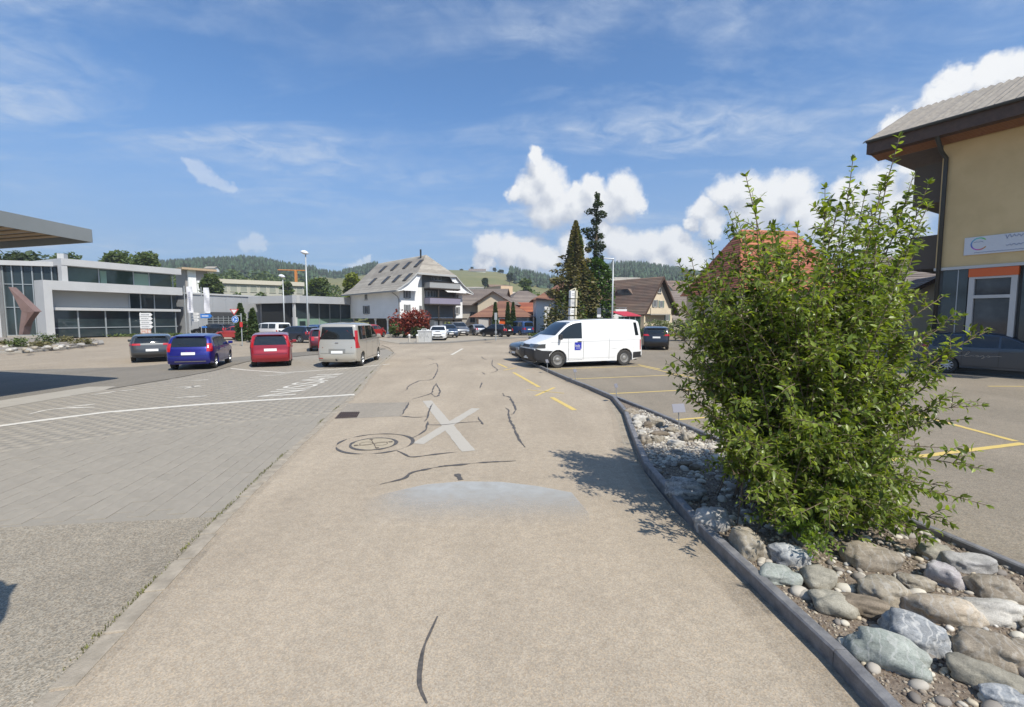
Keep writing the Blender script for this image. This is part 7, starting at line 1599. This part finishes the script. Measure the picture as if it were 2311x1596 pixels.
M_SGW = M('sign_white', (.70,.70,.69), .5); M_SGR = M('sign_red', (.50,.03,.03), .45); M_SGB = M('sign_blue', (.03,.16,.50), .45); M_SGY = M('sign_cream', (.62,.57,.42), .55); M_GREYT = M('sign_text_grey', (.25,.26,.28), .6)
def pole(t0, p, h, r=.04): m = MB(); m.tube([p, p + V3((0, 0, h))], r, 7); return m.build('post', M_POLE, t0)
# give way and roundabout sign
Y = 36.5; f = Fac(gpt(500, Y), gpt(560, Y)); t0 = thing('traffic_sign', 'give way triangle above a round blue roundabout sign on a bent post', 'traffic sign', gpt(546, Y)); pole(t0, gpt(546, Y), f.uz(546, 707)[1]); 
u0, z1_ = f.uz(519, 697.5); u1, _ = f.uz(539.5, 697.5); uc, z0_ = f.uz(529.5, 711.5); m = MB(); m.tube([gpt(546, Y) + V3((0, 0, z1_ - .55)), f.pt(uc, z1_ - .5, .01)], .03, 5); m.build('arm', M_POLE, t0)
tri = lambda s_, d: [f.pt(uc + (u - uc) * s_, zc_ + (z - zc_) * s_, d) for u, z in ((u0, z1_), (u1, z1_), (uc, z0_))]; zc_ = z1_ - (z1_ - z0_) * .36
m = MB(); m.prism(tri(1, .04), f.n * .02); m.build('give_way_border', M_SGR, t0); m = MB(); m.prism(tri(.66, .061), f.n * .006); m.build('give_way_face', M_SGW, t0)
uc, zc_ = f.uz(531.5, 721); r_ = 7.8 / F * Y
def disc(f, u, z, r, d, th, n=28): m = MB(); m.prism([f.pt(u + r * math.cos(2 * PI * k / n), z + r * math.sin(2 * PI * k / n), d) for k in range(n)], f.n * th); return m
disc(f, uc, zc_, r_ * 1.0, .04, .02).build('disc_rim', M_SGW, t0); disc(f, uc, zc_, r_ * .93, .061, .005).build('disc', M_SGB, t0); m = MB()
for k in range(3):
    a0 = 2 * PI * k / 3 + .3; pts = [(a0 + j * .16) for j in range(8)]; ro, ri = r_ * .62, r_ * .42
    vs = [f.pt(uc + ro * math.cos(a), zc_ + ro * math.sin(a), .068) for a in pts] + [f.pt(uc + ri * math.cos(a), zc_ + ri * math.sin(a), .068) for a in pts[::-1]]; m.poly(vs); a = pts[-1]
    m.poly([f.pt(uc + r_ * .76 * math.cos(a), zc_ + r_ * .76 * math.sin(a), .069), f.pt(uc + r_ * .28 * math.cos(a), zc_ + r_ * .28 * math.sin(a), .069), f.pt(uc + r_ * .52 * math.cos(a + .42), zc_ + r_ * .52 * math.sin(a + .42), .069)])
m.build('arrows', M_SGW, t0); u, z = f.uz(545.8, 732.5); m = MB(); f.box(m, u - .10, u + .10, z - .2, z + .2, .05, .12); m.build('red_box', M_SGR, t0)
def arrow_board(f, t0, u0, u1, z0_, z1_, mat, nm='arrow_board', d=.05, right=True, text=0):
    zm_ = (z0_ + z1_) / 2; tp = (z1_ - z0_) * .55; m = MB(); pts = [(u0, z0_), (u1 - tp, z0_), (u1, zm_), (u1 - tp, z1_), (u0, z1_)] if right else [(u0 + tp, z0_), (u1, z0_), (u1, z1_), (u0 + tp, z1_), (u0, zm_)]
    m.prism([f.pt(u, z, d) for u, z in pts], f.n * .03); b = m.build(nm, mat, t0)
    if text:
        m = MB(); L_ = (u1 - u0 - tp) * .8; x = u0 + (u1 - u0) * .12
        while x < u0 + L_: wv = random.uniform(.04, .12); f.box(m, x, x + wv, zm_ - (z1_ - z0_) * .16, zm_ + (z1_ - z0_) * .16, d + .031, d + .033); x += wv + .03
        m.build('lettering', text, b)
Y = 53; f = Fac(gpt(300, Y), gpt(360, Y)); t0 = thing('direction_sign', 'stack of four white arrow boards above a red and white panel by the showroom', 'direction sign', gpt(322, Y)); pole(t0, gpt(320, Y), f.uz(320, 705)[1]); pole(t0, gpt(336, Y), f.uz(336, 706)[1])
for k in range(4): z1_ = f.uz(320, 706.5 + k * 9)[1]; z0_ = f.uz(320, 714.5 + k * 9)[1]; a = f.uz(316.5, 720)[0]; b = f.uz(345.5, 720)[0]; arrow_board(f, t0, a, b, z0_, z1_, M_SGW, text=M_GREYT)
a, z1_ = f.uz(318, 743); b, z0_ = f.uz(342, 753); f.part('info_panel', M('panel_salmon', (.55,.28,.22), .6, col2=(.6,.55,.5), scale=5, lo=.45, hi=.55), t0, a, b, z0_, z1_, .04, .07)
Y = 56; f = Fac(gpt(420, Y), gpt(490, Y)); t0 = thing('direction_sign', 'blue arrow sign with a smaller blue board on two posts by the banners', 'direction sign', gpt(464, Y)); pole(t0, gpt(465, Y), f.uz(465, 709)[1]); pole(t0, gpt(455.5, Y), f.uz(455, 709)[1])
a, z1_ = f.uz(453, 708.5); b, z0_ = f.uz(480, 718); arrow_board(f, t0, a, b, z0_, z1_, M_SGB, text=M_SGW); a, z1_ = f.uz(456, 736.5); b, z0_ = f.uz(468, 740); f.part('small_board', M_SGB, t0, a, b, z0_, z1_, .05, .08)
Y = 58; f = Fac(gpt(420, Y), gpt(490, Y)); t0 = thing('direction_sign', 'white direction boards stacked right beside the first banner mast', 'direction sign', gpt(437, Y)); pole(t0, gpt(433.5, Y), f.uz(433, 703)[1]); pole(t0, gpt(450, Y), f.uz(450, 705)[1])
for k in range(3): a, z1_ = f.uz(432, 706 + k * 7.0); b, z0_ = f.uz(451, 711.5 + k * 7.0); arrow_board(f, t0, a, b, z0_, z1_, M_SGW, text=M_GREYT)
M_BAN = M('banner_cloth', (.66,.66,.68), .8, col2=(.60,.60,.63), scale=1.5)
for px0, px1, pyt, pyb, px, l in ((421.5, 437, 647, 706, 426.5, 'white vertical banner with grey lettering on a mast, left of a pair'), (459.5, 475, 649.5, 707, 464, 'white vertical banner with a faint motif on a mast, right of a pair')):
    Y = 57.0 if px < 440 else 57.6; f = Fac(gpt(410, Y), gpt(490, Y)); t0 = thing('banner', l, 'banner', gpt(px, Y), 0, 'banners before the workshop hall'); a, z1_ = f.uz(px0, pyt); b, z0_ = f.uz(px1, pyb); pole(t0, gpt(px0 - .3, Y), z1_ + .1, .05)
    m = MB(); nU, nV = 4, 10; m.add([f.pt(a + (b - a) * i / nU, z0_ + (z1_ - z0_) * j / nV, .06 + .05 * math.sin(j * .9 + i)) for j in range(nV + 1) for i in range(nU + 1)], [(j * (nU + 1) + i, j * (nU + 1) + i + 1, (j + 1) * (nU + 1) + i + 1, (j + 1) * (nU + 1) + i) for j in range(nV) for i in range(nU)]); bo = m.build('cloth', M_BAN, t0); m = MB()
    if px < 440:
        for k in range(9): zq = z1_ - .7 - k * .26; uq = (a + b) / 2; f.box(m, uq - .12, uq + .12, zq - .10, zq + .06, .125, .13)
    else:
        for k in range(3): uq = a + .25 + k * .16; f.box(m, uq, uq + .05, z0_ + .3, z0_ + 1.3 + k * .3, .125, .13)
    m.build('lettering', M('banner_grey', (.45,.45,.50), .7), bo)
# totem with stacked cream boxes above the van
Y = 34; f = Fac(gpt(1270, Y), gpt(1320, Y)); t0 = thing('sign_totem', 'stack of four cream sign boxes on a curved post rising behind the van', 'sign', gpt(1295, Y)); HX = lambda x: 1018.6 + x * .1554; HY = lambda y: 549.2 + y * .1554
yw = Matrix.Rotation(-.75, 3, 'Z')
for k, (y0, y1, x0, x1) in enumerate(((690, 800, 1702, 1812), (815, 920, 1700, 1806), (945, 1042, 1694, 1800), (1062, 1190, 1690, 1796))):
    c_ = at((HX(x0) + HX(x1)) / 2, (HY(y0) + HY(y1)) / 2, Y); h_ = (y1 - y0) * .1554 / F * Y; w_ = (x1 - x0) * .1554 / F * Y; m = MB(); m.bbox(c_, (w_ * .80, .26, h_), .02, Matrix.Rotation(.5, 3, 'Z')); b = m.build('sign_box', M_SGW if k % 2 == 0 else M('sign_box_grey', (.56,.56,.55), .5), t0)
    m = MB(); m.bbox(c_ + V3((w_ * .44, -.05, 0)), (.12, .30, h_ * 1.04), .02, Matrix.Rotation(.5, 3, 'Z')); m.build('cream_edge', M_SGY, b)
    m = MB(); RR = Matrix.Rotation(.5, 3, 'Z')
    for j in range(2): m.box(c_ + RR @ V3((-.02, -.135, .06 - .11 * j)), (w_ * .42, .008, .035), RR)
    m.build('lettering', M_GREYT, b)
pm_ = at(HX(1795), HY(1190), Y); m = MB(); m.tube([V3((pm_.x, Y, 0)), V3((pm_.x, Y, pm_.z)), at(HX(1806), HY(800), Y), at(HX(1800), HY(650), Y)], .05, 7); m.build('post', M_SGY, t0); m = MB(); m.tube([at(HX(1800), HY(652), Y), at(HX(1720), HY(690), Y)], .04, 6); m.build('top_arm', M_SGY, t0)
# parking sign on the hedge, sign post by the black car
Y = 50; f = Fac(gpt(1360, Y), gpt(1400, Y)); t0 = thing('traffic_sign', 'small dark parking sign on a thin post before the white terrace', 'traffic sign', gpt(1351, Y)); pole(t0, gpt(1351.5, Y), f.uz(1351, 700)[1], .03); a, z1_ = f.uz(1347.5, 695); b, z0_ = f.uz(1356, 709); f.part('panel', M('sign_dark', (.12,.13,.16), .5), t0, a, b, z0_, z1_, .03, .05); f.part('lower_panel', M_SGW, t0, a, b, z0_ - .35, z0_ - .04, .03, .05)
Y = 44; f = Fac(gpt(1100, Y), gpt(1140, Y)); t0 = thing('traffic_sign', 'thin white post with a small square sign seen edge on beside the black hatchback', 'traffic sign', gpt(1119, Y)); pole(t0, gpt(1119, Y), f.uz(1119, 712)[1], .05); u, z1_ = f.uz(1119, 706); z0_ = f.uz(1119, 722)[1]; f.part('panel', M('sign_edge', (.30,.32,.33), .5), t0, u - .13, u + .13, z0_, z1_, .06, .09); z = f.uz(1119, 750)[1]; f.part('clamp', M_STEEL, t0, u - .10, u + .10, z - .12, z + .12, -.07, .10)
# cabinet, bollards, low far kerb
p = G(957.5, 773); f = Fac(gpt(940, p.y), gpt(975, p.y)); t0 = thing('utility_cabinet', 'pale grey street cabinet covered with faint scribbles beside the bollards', 'cabinet', p); a, z1_ = f.uz(943, 746); b, _ = f.uz(972.5, 746); m = MB(); f.box(m, a, b, 0, z1_ - .08, -.5, 0); m.build('case', M('cabinet_grey', (.50,.50,.48), .6, col2=(.44,.44,.43), scale=3), t0); m = MB(); f.box(m, a - .05, b + .05, z1_ - .08, z1_, -.55, .05); m.build('lid', M_SGW, t0)
m = MB(); uc = (a + b) / 2 - .05; m.tube([f.pt(uc - .26, z1_, -.2), f.pt(uc - .2, z1_ + .12, -.2), f.pt(uc + .2, z1_ + .12, -.2), f.pt(uc + .26, z1_, -.2)], .03, 6); m.build('bracket', M_SGW, t0); m = MB(); f.box(m, uc + .02, uc + .035, .06, z1_ - .1, .001, .006); m.build('door_gap', M_SEAM, t0); m = MB()
for k in range(7):
    pts = [f.pt(a + .15 + k * .135 + random.uniform(-.04, .06), z1_ * random.uniform(.35, .82), .008) for _ in range(4)]; m.tube(pts, .014, 4)
m.build('scribbles', M('scribble', (.30,.30,.30), .7), t0)
bo0 = None
for px, l in ((924, 'white topped stone bollard left of the grey cabinet'), (941.5, 'stone bollard touching the left side of the grey cabinet')):
    p = G(px, 773.5)
    if bo0 is None:
        bo0 = thing('bollard', l, 'bollard', (0, 0, 0), 0, 'bollards by the cabinet'); m = MB(); m.lathe([(.10, 0), (.095, .55), (.09, .62)], 12); m.build('shaft', M_BEIGE, bo0, local=True, smooth=True, angle=.6); m = MB(); m.lathe([(.11, .62), (.115, .68), (.08, .74), (.01, .75)], 12); m.build('cap', M_SGW, bo0, local=True, smooth=True, angle=.6); bo0.location = p
    else: c_ = copy_tree(bo0); c_.location = p; c_['label'] = l
fk = thing('kerb', 'low grey kerb edging the far side of the square by the cabinet', 'kerb', G(1000, 773)); fk['kind'] = 'structure'; kerb_run(gp((902,776),(960,775),(1012,773.5),(1060,770),(1116,766),(1170,762.5),(1240,759)), .25, .10, 1.4, fk, mat=M('kerb_far', (.20,.19,.175), .8, island=.1))
fc2 = gp((902,775.5),(960,774.5),(1012,773),(1060,769.5),(1116,765.5),(1170,762),(1240,758.5)) ; flat('pavement', fc2 + [Vector((12, 64, 0)), Vector((-24, 64, 0))], -.01, M('forecourt', (.34,.30,.235), .9, col2=(.30,.265,.21), scale=.8), label='pale beige forecourt where the far cars stand', kind='structure')
for px, py, w in ((950, 783, 16), (1102, 773, 13)): 
    a = G(px - w / 2, py); b = G(px + w / 2, py - 1); ribbon('drain_slot', [a, b], .35, -.024, M_TAR, ground, seg=None)
# garden table under the stilted house, red box stack
p = gpt(848, 60); t0 = thing('garden_table', 'pale wooden garden table under the stilted farmhouse', 'table', p); m = MB(); m.box(p + V3((0, 0, .74)), (1.6, .8, .05)); m.build('top', M_DOORP, t0)
for dx in (-.65, .65):
    for dy in (-.3, .3): m = MB(); m.box(p + V3((dx, dy, .357)), (.06, .06, .714)); m.build('leg', M_DOORP, t0)
# unseen round sign added outside the frame on the left to throw the round shadow on the coarse asphalt
Tsh = G(8, 1350); p = Vector((Tsh.x - SUNV.x / SUNV.z * -2.25, Tsh.y - SUNV.y / SUNV.z * -2.25, 0)); t0 = thing('traffic_sign', 'unseen round sign added just outside the left edge to throw a round shadow', 'traffic sign', p); pole(t0, p, 2.5, .035); m = MB(); cS = p + V3((0, -.05, 2.25)); RR = Matrix.Rotation(R(-35), 3, 'Z')
m.prism([cS + RR @ V3((.34 * math.cos(a), 0, .34 * math.sin(a))) for a in np.linspace(0, 2 * PI, 30)[:-1]], RR @ V3((0, -.02, 0))); m.build('disc', M_SGB, t0)

# ------------------------------------------------------------------ summer haze in the valley
hb_ = MB(); hb_.box((0, 360, 84), (3200, 1240, 172)); hz = hb_.build('haze', None); tag(hz, 'thin summer haze filling the valley air', kind='stuff')
hm = bpy.data.materials.new('haze_air'); hm.use_nodes = True; hn = hm.node_tree; hn.nodes.remove(hn.nodes['Principled BSDF']); pv = hn.nodes.new('ShaderNodeVolumePrincipled'); pv.inputs['Color'].default_value = (.82, .90, 1.0, 1); pv.inputs['Density'].default_value = .0004; pv.inputs['Anisotropy'].default_value = .2
hn.links.new(pv.outputs[0], hn.nodes['Material Output'].inputs['Volume']); hz.data.materials.append(hm)
